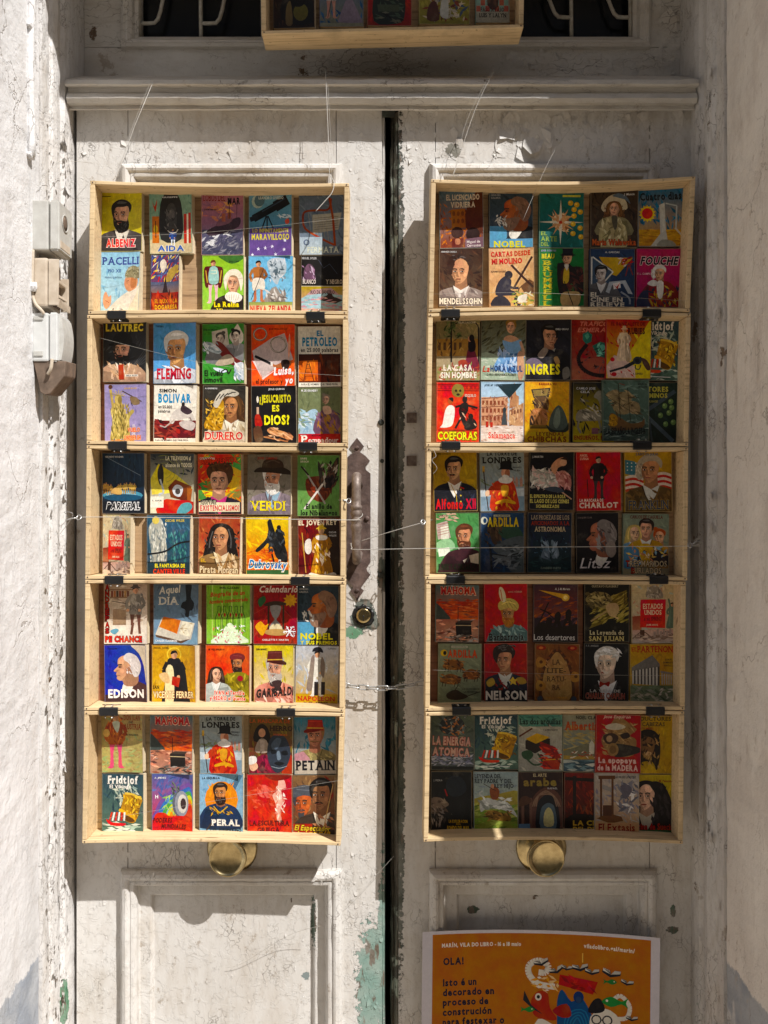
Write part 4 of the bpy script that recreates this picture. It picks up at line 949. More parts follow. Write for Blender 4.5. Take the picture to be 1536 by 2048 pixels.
def _(a):
    a.b('8f86b4 9c92c0 8078a8', 0, 0, 100, 140, 18, 18, 50); a.s_('b4a058', 14, 140, 18, 90, 14, 64, 22, 44, 40, 42, 50, 70, 64, 60, 70, 66, 58, 84, 58, 140); a.b('8c7c3c d8c47c 6c6030 c8b468', 16, 50, 40, 88, 60, 12, 85, .2); a.e('c8b468', 32, 36, 9, 12); a.e('8c7c3c', 36, 37, 5, 10); [a.l('b4a058', 1.6, 32, 28, 32+16*math.cos(t), 28+14*math.sin(t)) for t in (-3, -2.5, -2, -1.5, -1, -.5, -.1)]
    a.l('b4a058', 6, 20, 56, 14, 12); a.e('503020', 14, 6, 5, 5); a.l('4c3c34', 2.4, 42, 16, 88, 42); a.s_('80684c', 60, 30, 76, 32, 84, 46, 70, 50, 62, 42); a.l('2c2420', 1.5, 62, 44, 66, 52); a.s_('c88850', 8, 134, 60, 128, 66, 140, 6, 140)
    a.t('JORGE BLASS', 46, 8, 30, 3.4, 'd8b060'); a.t('EL', 66, 96, 7, 5, 'f0e8f0'); a.t('VUELO', 54, 104, 30, 9, 'e86020', 'f0d0a0', 'b'); a.t('DE', 64, 115, 9, 5, 'f0e8f0'); a.t('LINDBERGH', 46, 122, 40, 10, 'e86020', 'f0d0a0', 'b')
bk('L2', (210, 769, 296, 887), 'lilac paperback with statue holding torch and biplane', ('8f86b4', 'a096c4'), _, curl=(6, 40, .2))
def _(a):
    a.b('e8e2d4 ddd6c6', 0, 0, 100, 70, 10, 20, 0); a.r_('6c1c20', 0, 84, 100, 42, '5c1418'); a.b('8c2c2c 40100f a04038 2c0c10', 0, 84, 100, 42, 50, 10, 10, .5)
    a.s_('d0c8c0', 36, 84, 46, 62, 62, 56, 88, 66, 96, 84, 78, 78, 60, 84, 52, 80, 44, 92); a.l('b8a8a0', 3, 48, 82, 26, 100, 14, 96); a.l('8c7c78', 3, 84, 76, 92, 92, 76, 100); a.s_('3c2c34', 62, 60, 66, 46, 74, 50, 90, 62, 78, 70); a.e('201818', 68, 45, 4, 5); a.s_('c8bcb8', 60, 88, 80, 84, 98, 92, 90, 108, 66, 100); a.s_('a82c2c', 52, 106, 60, 104, 62, 114, 54, 114)
    a.t('SIMON', 12, 9, 40, 8, '1a1a1a', None, 'b'); a.t('BOLIVAR', 10, 21, 76, 20, '1f8cc0', None, 'b'); a.t('en 25.000', 10, 48, 32, 7, '333'); a.t('palabras', 10, 58, 28, 7, '333'); a.t('PARA EL HOMBRE QUE TIENE PRISA', 4, 129, 78, 3.6, '333')
bk('L2', (307, 770, 394, 888), 'white paperback with rider on rearing pale horse', ('e8e2d4', 'ece6da'), _, curl=(8, 40, .35))
def _(a):
    a.b('2c2822 3a342c 1c1a16', 0, 0, 100, 80, 16, 14, 60); a.face(66, 52, 50, 'bc8458', '5a3c20', 'e0d4bc', -1, 'curls', 'mous', shirt='efe8d8'); a.s_('b8862c', 20, 60, 36, 30, 48, 40, 48, 80, 40, 106, 4, 100, 10, 76); a.b('d8a840 8c6420 e8c060 6c4c18', 6, 36, 40, 70, 70, 6, 60, .8); a.s_('c8c0b0', 24, 44, 38, 16, 62, 8, 84, 18, 74, 26, 50, 26, 34, 52); [a.l('1c1a18', 2.4, 30+9*i, 36-5*i, 40+9*i, 20-1*i) for i in range(5)]; a.b('e8dcc8 d0bc9c a89070', 50, 90, 48, 40, 26, 9, 70)
    a.t('A. LEGUINECHE', 5, 5, 28, 3.4, 'ddd'); a.l('2c3c30', 3, 20, 138, 30, 126); a.t('DURERO', 6, 110, 88, 18, 'd0352c', 'f0dcc8', 's')
bk('L2', (405, 771, 492, 889), 'dark paperback with long curly golden haired man', ('2e2a24', '3c3428'), _, curl=(5, 45, 0))
def _(a):
    a.t('JESUS QUIROS', 38, 6, 36, 4, 'ddd'); a.t('¿JESUCRISTO', 18, 22, 70, 17, 'd8cc30', None, 'b'); a.t('ES', 46, 46, 16, 14, 'e0d438', None, 'b'); a.t('DIOS?', 28, 70, 56, 21, 'f0e428', None, 'b')
    a.l('c8a890', 5, 14, 50, 14, 70); a.s_('b0302c', 8, 70, 18, 68, 24, 90, 18, 96, 8, 94); a.e('e8e0d0', 14, 32, 2.5, 8); a.s_('5a3c28', 4, 100, 20, 96, 24, 128, 8, 132)
    a.s_('c88c60', 34, 104, 44, 98, 58, 104, 76, 110, 92, 120, 84, 128, 62, 120, 42, 114); a.l('e0b088', 3, 40, 108, 56, 118, 72, 114, 90, 128); a.l('b07850', 3, 26, 120, 62, 128, 80, 132); a.b('e0b890 7c4c30', 28, 100, 66, 30, 18, 6, 20)
bk('L2', (504, 772, 594, 891), 'black paperback with big yellow question title', ('0d0c0e', '141013'), _)
def _(a):
    a.b('6c7450 7c8460 5c6444', 0, 0, 100, 70, 16, 14, 70); a.s_('a8c4d8', 4, 80, 20, 60, 40, 52, 50, 70, 48, 112, 2, 112); a.b('d8e4ec 90b0cc b0d0e0 88a088', 2, 56, 48, 56, 46, 9, 40, .6); a.s_('6c4a60', 40, 78, 60, 52, 84, 56, 98, 80, 98, 112, 40, 112); a.b('8c6078 4c3450 a87838', 44, 60, 54, 52, 40, 10, 60); a.face(66, 30, 22, 'd0a890', '8c8070', '6c4a60', -1, 'bun', female=True, body=False); a.s_('d0a890', 58, 46, 74, 46, 78, 62, 62, 64)
    a.t('M. DE GRANDRY', 8, 5, 38, 5, 'eee'); a.r_('b81c24', 0, 112, 100, 28); a.t('P', 8, 115, 14, 20, 'f0e8e0', None, 's'); a.t('ompadour', 24, 121, 70, 12, 'f0e4dc', None, 's'); a.t('MADAME', 32, 114, 22, 4, '401010')
bk('L2', (596, 775, 682, 891), 'olive paperback with seated lady and red title band', ('6c7450', '7c845c'), _)
# ---- crate L3
def _(a):
    [a.l('26425c', 1, 40+12*i, 0, 34+14*i, 70) for i in range(5)]; a.b('12283c 1c3850 0f2030', 0, 0, 100, 90, 20, 16, 90, .2); a.l('8090a0', 1, 6, 8, 90, 52); a.e('4c90a8', 48, 98, 48, 12); a.e('90c0cc', 44, 96, 36, 7); a.e('1c4c68', 48, 103, 46, 8)
    for x in (4, 9, 14, 20, 38, 43, 52, 57, 66, 70, 76): a.fig(x, 68+(x % 3)*2, 24, 'c8a050', hr='8c6020', leg='a87c38')
    a.s_('c8a060', 20, 92, 30, 80, 46, 86, 44, 96); a.t('RICARDO WAGNER', 8, 7, 42, 3.8, 'ddd'); a.r_('0c1420', 0, 112, 100, 28); a.t('PARSIFAL', 10, 115, 78, 15, '101010', 'f0f0f0', 'bi', ow=.07)
bk('L3', (205, 906, 290, 1027), 'dark teal paperback with tiny gold figures round a pool', ('14304a', '0c1824'), _)
def _(a):
    a.b('1c2c38 14202c', 0, 0, 100, 50, 12, 14, 60); a.p('d0c030', 18, 24, 60, 50, 96, 80, 70, 90, 4, 96, 0, 60, c2='e8d85c'); [a.l('8c9448', 1, *[v for k in range(9) for v in (30+(18+9*i)*math.cos(-1.9+k*.4), 40+(18+9*i)*math.sin(-1.9+k*.4))]) for i in range(4)]
    a.e('e0c830', 20, 44, 9, 20, 12); a.s_('2c2a24', 16, 44, 24, 22, 30, 44, 28, 72, 20, 70); a.l('c0c8cc', 4, 22, 60, 30, 90, 20, 96, 40, 120, sm=True)
    a.poly('8a4420', [(40, 78), (56, 60), (94, 76), (86, 112), (46, 102)], '6a2c14'); a.s_('d8dce0', 50, 82, 60, 72, 74, 80, 68, 100, 54, 96); a.e('4c4440', 62, 88, 6, 7); a.poly('b06030', [(84, 80), (96, 82), (92, 114), (84, 112)]); a.s_('c82c24', 16, 140, 30, 108, 56, 108, 98, 112, 100, 140); a.s_('60a8b0', 60, 140, 70, 118, 90, 114, 96, 126, 80, 140); a.r_('efe8d4', 0, 100, 30, 26); a.t('R. AISPURI', 5, 108, 22, 3.6, '222')
    a.t('LA TELEVISION al', 34, 6, 58, 9, 'e8e4c8', None, 'b'); a.t('alcance de TODOS', 34, 22, 60, 9, 'e8e4c8', None, 'b')
bk('L3', (300, 907, 389, 1027), 'paperback with wooden television and yellow studio light beam', ('1c2c38', 'e0d8b8'), _, curl=(5, 45, 0))
def _(a):
    a.p('d83428', 0, 0, 60, 0, 30, 60, 0, 70); a.p('e0b020', 30, 40, 100, 10, 100, 70, 60, 100); a.p('4ca048', 60, 20, 100, 0, 100, 40); a.p('4c8c40', 0, 70, 20, 60, 24, 110, 0, 140); a.p('e8d030', 8, 84, 46, 90, 80, 120, 40, 130); a.b('e05028 d8c030 58a048 c83038 e89030', 0, 0, 100, 140, 44, 14, 50, 1.2)
    a.face(48, 64, 58, 'dda888', '4c3018', '2c2030', 0, 'wild', shirt='c0407c'); a.t('COLECCION', 4, 8, 34, 5, 'ddd'); a.t('AUT. VENTUR', 6, 14, 84, 10, 'e0502c', '602018', 'b', rot=-4)
    a.t('SE', 20, 98, 26, 9, '181414', None, 'b', rot=24); a.r_('e8dcb4', 2, 112, 94, 22); a.t('¿QUE ES EL', 6, 109, 36, 7.5, '14100f', 'eee0c0', 'b'); a.t('EXISTENCIALISMO?', 5, 119, 90, 12, 'd02420', 'f0e8d0', 'b')
bk('L3', (396, 908, 484, 1029), 'red and yellow rays paperback with tousled haired face', ('d84028', '4c9040'), _, curl=(4, 45, 0))
def _(a):
    a.b('6a6454 7a7464 5c5648', 0, 0, 100, 100, 16, 14, 80); a.face(58, 56, 52, 'c89070', 'e4e0d8', '8a7c84', -1, 'short', 'white', 'brim', '3a2a1c', shirt='9cb8cc'); a.b('9c8c94 7a6c74 6c6068', 8, 100, 88, 38, 22, 10, 60)
    a.t('JOSE CARRO', 22, 6, 46, 5, 'a83428'); a.t('VERDI', 8, 108, 78, 22, 'f0dc3c', None, 's')
bk('L3', (495, 909, 582, 1029), 'grey brown paperback with white bearded man in hat', ('6c6656', '8c8074'), _, curl=(2, 45, 0))
def _(a):
    a.b('5c8a44 6c9a50 507a3c', 0, 0, 100, 140, 18, 16, 80); a.s_('6c3020', 20, 56, 50, 48, 84, 52, 80, 84, 58, 108, 26, 92); a.b('8c4428 4c2018', 24, 54, 56, 44, 26, 8, 70); a.s_('241c1c', 48, 14, 58, 30, 62, 60, 72, 40, 92, 8, 98, 10, 94, 44, 80, 72, 60, 74, 50, 44); a.b('14100f 382c2c 583c30 b0a89c', 54, 14, 42, 56, 44, 9, 110, .4); a.l('b0a8a0', 4, 14, 30, 66, 112); a.l('e0d8d0', 4.4, 60, 66, 16, 124); a.l('2c2420', 4, 8, 26, 26, 46); a.s_('c0503c', 30, 76, 42, 72, 40, 86)
    a.t('SINFE', 6, 6, 16, 4, 'e8e4d0'); a.t('SERSICH', 6, 13, 20, 4, 'e8e4d0'); a.t('El anillo de', 20, 112, 62, 11, '10140c', None, 'b'); a.t('los Nibelungos', 8, 127, 86, 11, '10140c', None, 'bs')
bk('L3', (595, 910, 679, 1032), 'green paperback with crossed swords and black eagle', ('5e8c46', '6a984e'), _)
def usa(a):
    a.b('c8b890 a8b8b0 d8c8a0 b8a080 c08870', 0, 0, 100, 140, 60, 12, 60, 1); a.s_('8c8478', 32, 30, 40, 6, 60, 6, 70, 32); a.b('b8b0a4 686058', 34, 8, 34, 24, 20, 6, 80); a.poly('8c3c28', [(0, 76), (20, 74), (22, 110), (0, 112)], 'b87c58'); a.fig(90, 44, 60, '5c7060', robe=True); a.l('5c7060', 4, 86, 54, 82, 34); a.r_('c8a090', 0, 108, 100, 32, 'a8a098')
    a.l('503828', 2, 0, 130, 24, 112, 50, 128, 76, 112, 100, 126, sm=True); a.r_('4c3024', 18, 108, 10, 24); a.b('7c6458 d8c0a8 8c7468', 0, 120, 100, 20, 26, 10, 0, .2); [a.r_('9c8880', 48+7*i, 112-(i*5) % 9, 5, 14) for i in range(6)]
    a.poly('d02a28', [(20, 36), (76, 36), (74, 104), (18, 102)]); a.t('ESTADOS', 25, 46, 44, 12, 'ead0b0', None, 's'); a.t('UNIDOS', 28, 61, 38, 11, 'ead0b0', None, 's'); a.t('a su SPRINT', 27, 77, 40, 9, '5c1014', None, 's'); a.t('JAIME ARIAS', 32, 94, 26, 4, 'ead0b0')
bk('L3', (205, 1029, 264, 1152), 'pale collage paperback with red panel and white inner page', ('c8b890', 'b8a894'), usa, curl=(9, 15, 0))
def _(a):
    a.b('2c5068 38607a 20425a 447088', 0, 0, 100, 140, 30, 16, 80); a.s_('a8a89c', 14, 14, 24, 4, 36, 16, 42, 50, 46, 90, 40, 126, 18, 124, 8, 70, 4, 30); a.b('c8c8bc 88908c d8d8cc 70787a', 8, 20, 36, 96, 44, 12, 85, .2); a.e('d8c060', 20, 12, 8, 9); a.b('2c6868 4c8c88 204c58', 48, 40, 44, 70, 40, 12, 90, .15); a.l('101418', 4, 0, 90, 40, 84, 70, 66, 100, 60, sm=True); a.r_('15323f', 0, 108, 100, 32, '0f2630')
    a.t('OSCAR WILDE', 42, 10, 44, 5.5, 'd8c050'); a.t('EL FANTASMA DE', 18, 112, 70, 8, 'e8d830', None, 'b'); a.t('CANTERVILLE', 14, 124, 74, 11, 'd84030', '301010', 'b')
bk('L3', (294, 1030, 382, 1152), 'blue paperback with a shrouded white ghost', ('30566e', '1c3c4c'), _, curl=(5, 40, .2))
def _(a):
    a.b('a0402c 8c3424 b85038 c87848', 0, 0, 100, 140, 30, 16, 80); a.s_('c88c50', 0, 100, 30, 90, 30, 140, 0, 140); a.face(54, 52, 56, 'c08a64', '1c1410', '8c6c44', -1, 'curls', shirt='e0d0b0'); a.b('c8a878 a07c50 e0c8a0', 34, 96, 60, 44, 26, 10, 70)
    a.t('EL', 6, 100, 12, 8, 'd8b040', None, 's'); a.t('Pirata Morgan', 4, 117, 92, 16, 'dccca8', '6c5030', '')
bk('L3', (396, 1032, 480, 1151), 'rusty red paperback with long black haired man', ('a0402c', 'c07848'), _, curl=(6, 40, .25))
def _(a):
    a.b('e0c020 f0d030 d8b018', 0, 0, 100, 70, 14, 18, 40); a.poly('e08028', [(0, 84), (60, 72), (100, 90), (100, 140), (0, 140)], 'd84c20'); a.b('e89030 f0b040 d86024 c84c1c', 0, 80, 100, 40, 30, 14, 20); a.s_('181a1c', 50, 12, 58, 6, 64, 24, 70, 40, 82, 50, 96, 84, 96, 108, 84, 106, 70, 96, 62, 74, 52, 62, 40, 74, 26, 84, 22, 78, 34, 66, 48, 50, 52, 30); a.s_('101214', 68, 40, 76, 26, 84, 34, 92, 62, 84, 70); a.e('101010', 77, 26, 5, 6); a.b('2c3034 0c0c0e 40464c', 50, 30, 40, 60, 24, 8, 60); a.l('14161a', 4, 60, 88, 66, 112)
    a.r_('2f5a30', 0, 126, 100, 14); a.t('Dubrovsky', 6, 102, 88, 18, '2878b8', 'f0ecd8', 'bi', ow=.08, rot=2)
bk('L3', (493, 1034, 579, 1152), 'yellow paperback with black horseman on rearing horse', ('e4c420', 'd85020'), _, curl=(5, 40, .25))
def _(a):
    a.b('7c1c18 601410 8c241c 400c0c', 0, 0, 100, 140, 36, 18, 90, .2); a.s_('28180f', 60, 20, 100, 10, 100, 140, 74, 140); a.fig(56, 22, 116, 'b87c20', robe=True, hr='d8b040', hat='d8b040'); a.b('d8a030 8c5c18 e8c050 fff0e0', 40, 60, 36, 74, 50, 8, 80, .3); a.s_('e8e0d4', 42, 44, 56, 40, 70, 44, 66, 52, 48, 52); a.s_('e0d8d0', 18, 54, 30, 50, 32, 76, 24, 86, 16, 76); a.s_('e8e0d4', 30, 130, 56, 136, 84, 130, 86, 138, 28, 138); a.l('c89848', 2.4, 10, 34, 18, 130)
    a.t('EL JOVEN REY', 2, 5, 92, 11, 'ead8b8', None, 'b'); a.t('OSCAR', 74, 32, 18, 4, 'ccc'); a.t('WILDE', 74, 40, 18, 4, 'ccc')
bk('L3', (597, 1037, 681, 1154), 'dark red paperback with king in golden robe', ('701814', '4c1010'), _)
# ---- crate L4
def _(a):
    a.b('b09880 c8b49c 98806c d8c8b4', 0, 0, 100, 140, 40, 16, 0, .3); a.r_('8c6c50', 14, 12, 60, 3); a.r_('8c6c50', 14, 30, 46, 3); [a.r_(c, 16+6*i, 16, 5, 14) for i, c in enumerate(('783c2c', 'a86c40', '504030', '8c4c34', '684028', 'a88050', '704434'))]; a.r_('a88c70', 20, 60, 30, 40, '8c7058')
    a.fig(72, 6, 112, '8c8478', leg='6a4434', hr='302018', hat='4c4038'); a.b('a8a094 6c645c', 58, 22, 30, 44, 20, 8, 80); a.l('503c30', 1.6, 18, 40, 50, 46); a.r_('e0d4c4', 0, 96, 100, 44, 'ece0d0'); a.s_('68a0b4', 14, 110, 26, 104, 34, 108, 24, 118); a.l('6a4434', 6, 66, 90, 62, 118); a.l('6a4434', 6, 80, 90, 82, 116)
    a.t('ANDREPAS', 3, 2, 9, 116, 'd8241c', '3c100c', 'bv'); a.t('PE CHANCE', 3, 122, 84, 13, 'd8241c', '50100c', 'b')
bk('L4', (208, 1168, 296, 1288), 'beige library scene paperback with red vertical lettering', ('b09880', 'e8dccc'), _, curl=(4, 45, 0))
def _(a):
    a.b('4c5c6c 5a6c7c 445260', 0, 0, 100, 140, 20, 18, 60); a.s_('101418', 70, 0, 84, 0, 82, 30, 90, 44, 86, 60, 80, 62, 78, 76, 70, 74, 70, 60, 60, 54, 64, 42, 72, 36); a.r_('6c88a0', 0, 98, 100, 42, '80a0b8')
    a.p('c8c0b0', 4, 118, 18, 78, 92, 90, 84, 128, 60, 134); a.p('c06420', 12, 100, 22, 76, 60, 84, 52, 116, c2='d87c30'); a.p('e4dcc4', 56, 116, 64, 86, 90, 90, 82, 122); a.p('5c4434', 4, 118, 60, 132, 84, 126, 62, 138, 6, 124); a.b('a08c6c c8b490', 60, 90, 26, 28, 12, 4, 10)
    a.t('Aquel', 10, 7, 46, 17, 'd0ccc0', None, 'i', rot=-6); a.t('DIA', 12, 30, 42, 18, 'd0ccc0', None, 's'); a.t('CARLOS CLARIMON', 4, 130, 48, 4.5, 'eee')
bk('L4', (307, 1168, 398, 1288), 'slate grey paperback with hanging silhouette and open book', ('4e5e6e', '7898b0'), _, curl=(8, 40, .25))
def _(a):
    [a.r_('b4d068', 12+22*i, 0, 3, 140) for i in range(4)]; a.b('7cac30 8cbc40 6c9c28', 0, 0, 100, 90, 14, 16, 90, .1)
    for i in range(5): x = 26+13*i; a.l('1c3414', 1.3, x, 50, x, 62, x-6, 78, x-6, 112); a.l('1c3414', 1.3, x+5, 50, x+5, 62, x+10, 78, x+10, 112); a.l('1c3414', 1.3, x, 50, x+5, 50); a.s_('b03c30', x, 70, x+2.5, 66, x+5, 70, x+2.5, 76)
    a.s_('dcecc8', 10, 138, 34, 112, 48, 92, 58, 92, 72, 112, 96, 136); a.b('f4f8ec c83c78 e8f0d8 4c8c30 fff d84c60', 14, 96, 74, 42, 80, 4, 45, 1.5)
    a.t('NOEL CLARASO', 30, 4, 44, 5, '142008', None, 'b'); a.t('Biografia de un', 8, 18, 78, 10, 'c83424', None, 'i', rot=-4); a.t('hombre condecorado', 6, 36, 88, 9, 'c83424', None, 'i', rot=-5)
bk('L4', (413, 1170, 501, 1288), 'bright green paperback with outlined bottles in a row', ('7eae32', '8cbc40'), _, curl=(2, 45, 0))
def _(a):
    a.b('8c1c1c a02424 7c1818 b02c28', 0, 0, 100, 140, 24, 18, 80); [a.l('b85048', .8, 50, 40, 50+90*math.cos(t), 40+110*math.sin(t)) for t in (.2, .7, 1.2, 1.7, 2.2, 2.7)]; a.p('d8a020', *[v for i in range(20) for v in (84+(17 if i % 2 else 11)*math.cos(i*.314), 36+(17 if i % 2 else 11)*math.sin(i*.314))]); a.s_('2c5c34', 10, 36, 24, 26, 28, 36, 22, 46, 14, 52)
    a.s_('3c2c20', 26, 44, 48, 38, 72, 42, 70, 48, 28, 50); a.s_('8c8884', 38, 50, 62, 50, 58, 72, 52, 82, 60, 92, 66, 108, 34, 108, 40, 92, 48, 82, 42, 72); a.s_('d8c8a0', 40, 96, 52, 92, 62, 96, 64, 108, 36, 108); a.r_('382818', 32, 50, 4, 60); a.r_('382818', 66, 48, 4, 60); a.s_('b89058', 26, 108, 50, 104, 76, 108, 72, 118, 48, 120, 28, 116)
    a.s_('e0a020', 4, 98, 16, 86, 26, 96, 34, 92, 28, 108, 20, 120, 10, 110); [a.l('f0f4f8', 2.4, 82+14*math.cos(t), 110+14*math.sin(t), 82-14*math.cos(t), 110-14*math.sin(t)) for t in (0, 1.05, 2.1)]; a.b('fff dce8f0', 70, 98, 24, 24, 22, 3, 45, 1.5)
    a.t('Calendario', 12, 2, 88, 15, 'e0d0c4', None, 'i'); a.t('COLLETTE F. MARTIN', 20, 128, 60, 4, 'e8d8d0')
bk('L4', (507, 1170, 595, 1288), 'crimson paperback with hourglass, sun and snowflake', ('8e1e1e', 'a42828'), _, curl=(2, 45, 0))
def nobel(a):
    a.b('2c3c48 384854 22303a', 0, 0, 100, 140, 24, 18, 60); a.r_('5c9cc0', 0, 86, 40, 54); a.prof(58, 52, 62, -1, 'b8683c', '8c6c58', '141418', 'full'); a.b('e0dcd4 b8b4ac', 14, 60, 26, 24, 20, 6, 70); a.t('GENIUSES', 4, 6, 22, 4, 'aaa'); a.t('GALERIA', 4, 13, 22, 4, 'aaa')
bk('L4', (594, 1171, 677, 1290), 'dark slate paperback, white bearded profile and complete yellow title', ('2e3e4a', '26343e'), lambda a: (nobel(a), a.t('NOBEL', 8, 112, 78, 14, 'e0d428', None, 'b'), a.t('Y SUS PREMIOS', 8, 130, 88, 8, 'e0d428', None, 'b')))
def _(a):
    a.b('26389c 3044a8 202f8c', 0, 0, 100, 110, 18, 18, 60); a.prof(52, 56, 56, -1, 'c89874', 'd8d0cc', '4c2c2c'); a.b('5c3834 3c2424', 20, 112, 70, 26, 14, 9, 50); a.r_('3a2428', 0, 118, 100, 22); a.t('R. BOLDVIN', 8, 7, 22, 3.6, '111')
    a.t('EDISON', 8, 106, 84, 19, 'f4f0ec', None, 'b'); a.s_('d8c8b0', 62, 0, 82, 20, 94, 50, 99, 90, 100, 0)  # cream wedge on the curling edge is glare painted into the cover
bk('L4', (210, 1290, 296, 1408), 'royal blue paperback with white haired profile and block title', ('2a3ca0', '2438a0'), _, curl=(7, 40, -.15))
def _(a):
    a.b('c89420 b88418 d8a830', 0, 0, 100, 140, 20, 18, 80); a.e('e0bc48', 50, 22, 17, 17); a.e('c08c1c', 50, 22, 14, 14); a.fig(50, 14, 124, '18181c', robe=True, hr='101014'); a.s_('e4d4a4', 32, 56, 46, 50, 50, 84, 48, 136, 30, 136); a.s_('d8b480', 16, 70, 34, 66, 40, 90, 24, 86); a.poly('b03020', [(46, 74), (64, 78), (60, 100), (44, 94)]); a.s_('141418', 58, 40, 74, 52, 82, 110, 86, 138, 66, 138, 64, 80)
    a.t('MIGUEL ANGEL', 4, 5, 34, 3.4, '5c3c10'); a.t('SAN', 2, 96, 14, 8, '2c1c0c', None, 's'); a.t('VICENTE FERRER', 3, 110, 92, 15, 'eee2b0', '8c3418', '')
bk('L4', (304, 1290, 393, 1408), 'ochre paperback with black cloaked friar holding red book', ('c89420', 'd09c2c'), _, curl=(7, 40, -.15))
def _(a):
    a.b('e05018 e86024 d04414', 0, 0, 100, 90, 16, 18, 80); a.face(72, 44, 34, 'b87850', '2a1810', '8c7c20', -1, 'short', 'full', 'cap', '7a2c30', shirt='c8b088'); a.s_('8c8020', 48, 90, 60, 66, 92, 66, 98, 96, 98, 138, 46, 138); a.b('a8982c 6c6018 c8b440', 50, 70, 48, 66, 36, 9, 80); a.face(24, 70, 30, 'e0b090', '3c2418', 'b8c0bc', 1, 'long', shirt='dfe0dc'); a.e('a02030', 78, 78, 7, 7)
    a.t('M. VILLANUEVA', 6, 8, 36, 4, '4c1408'); a.r_('b0a8a0', 12, 118, 34, 22); a.t('IVAN el Terrible', 20, 108, 68, 9, 'd83424', 'f4e8dc', 'b', ow=.07); a.t('y PEDRO el Grande', 10, 121, 80, 9, 'd83424', 'f4e8dc', 'b', ow=.07)
bk('L4', (411, 1290, 500, 1408), 'orange paperback with bearded ruler and pale young woman', ('e05018', 'd84c18'), _, curl=(6, 40, -.1))
def _(a):
    a.b('d0bc20 e0cc30 c0ac18', 0, 0, 100, 140, 18, 18, 80); a.face(54, 56, 52, 'd0987c', 'b8b0a8', 'dc9080', -1, 'short', 'white', 'kepi', '5c2420', shirt='3c2c2c'); a.b('e8b0a0 c87868 f0d0c4 b05848', 4, 98, 90, 42, 34, 10, 40); a.s_('3c2a2a', 44, 88, 68, 84, 60, 108); a.t('DEM BENNEZ', 6, 8, 28, 4, '222')
    a.t('GARIBALDI', 4, 106, 94, 19, '201c1c', None, 'bi', rot=-5)
bk('L4', (508, 1290, 588, 1408), 'mustard paperback, white bearded man in red cap', ('d0bc20', 'e0c8b0'), _, curl=(3, 40, 0))
def _(a):
    a.b('b8bcc4 c8ccd0 a8b0b8', 0, 0, 100, 112, 20, 18, 90); a.r_('c8a020', 0, 112, 100, 28, 'b89018'); a.fig(50, 12, 104, 'e0dcd0', leg='e8e4dc', hr='241814'); a.s_('8c7c70', 36, 28, 44, 24, 42, 70, 38, 104, 26, 100, 32, 60); a.s_('7c6c60', 60, 26, 68, 40, 66, 74, 58, 60); a.r_('20181a', 44, 84, 9, 32); a.r_('20181a', 60, 84, 9, 30); a.s_('181820', 38, 14, 44, 4, 58, 4, 64, 16, 50, 12); a.t('CLAUDIO', 74, 4, 20, 3.6, '222')
    a.t('NAPOLEON', 6, 118, 86, 10, 'c02820', None, 's'); a.t('Y EL AMOR', 20, 131, 58, 6.5, '5c1c10', None, 's')
bk('L4', (590, 1291, 676, 1411), 'pale grey paperback with bicorne soldier and ochre base', ('b8bcc4', 'c4a030'), _)
# ---- crate L5
def _(a):
    a.b('a89058 b8a068 98844c 8ca068', 0, 0, 100, 140, 36, 18, 30); a.b('9cac6c b8b070 a8a060', 0, 80, 100, 60, 26, 16, -10, .2); a.fig(34, -4, 132, 'b8502c', leg='d85878', hr='4c3020'); a.s_('b0602c', 10, 50, 32, 42, 56, 52, 52, 66, 30, 70, 12, 64); a.b('d88040 8c3c1c', 14, 8, 36, 58, 36, 7, 80); a.s_('c0c8b4', 26, 18, 44, 18, 38, 44); a.e('e0b868', 12, 44, 8, 10)
    a.t('DON JUAN', 54, 0, 40, 13, '8c3820', None, 's'); a.t('DE', 66, 16, 10, 4, '3c2c1c'); a.t('AUSTRIA', 54, 22, 42, 13, '8c3820', None, 's'); a.t('M. FERNANDEZ', 60, 47, 28, 3.6, '222')
bk('L5', (204, 1430, 288, 1545), 'tan paperback with courtier in pink stockings', ('a89058', 'b0a864'), _, curl=(4, 40, 0))
def mahoma(a):
    a.poly('4c7078', [(0, 0), (100, 0), (100, 44), (0, 40)], '8c6050'); a.poly('b8402c', [(0, 40), (100, 40), (100, 84), (0, 84)], 'd86838'); a.b('a83828 d05830 8c4838 e07848', 0, 34, 100, 44, 34, 16, 5, .15); a.s_('3c4440', 0, 46, 12, 54, 24, 68, 34, 84, 0, 88); a.r_('b07058', 0, 84, 100, 56, 'a8806c'); a.b('e09070 8c5040 f0b090 604038 c8a090', 0, 84, 100, 54, 56, 8, 0, .3)
    a.l('2c1c1c', 1.6, 52, 54, 52, 90); a.poly('241c1a', [(46, 92), (82, 90), (84, 122), (48, 124)], '15100f'); a.poly('40342c', [(46, 92), (58, 86), (88, 86), (82, 92)]); a.r_('c8b088', 46, 98, 38, 1.6); a.b('302820 605850 a8a098', 10, 122, 86, 18, 30, 7, 0, .4)
    a.t('MAHOMA', 12, 5, 80, 17, 'b82c2c', 'e8b8a0', 'bsw', ow=.06); a.t('Leonardo Bonet', 52, 62, 38, 3.6, '401818')
bk('L5', (300, 1430, 386, 1547), 'sunlit red sky paperback with black cube shrine', ('4c7078', 'a8806c'), mahoma, curl=(6, 40, .2))
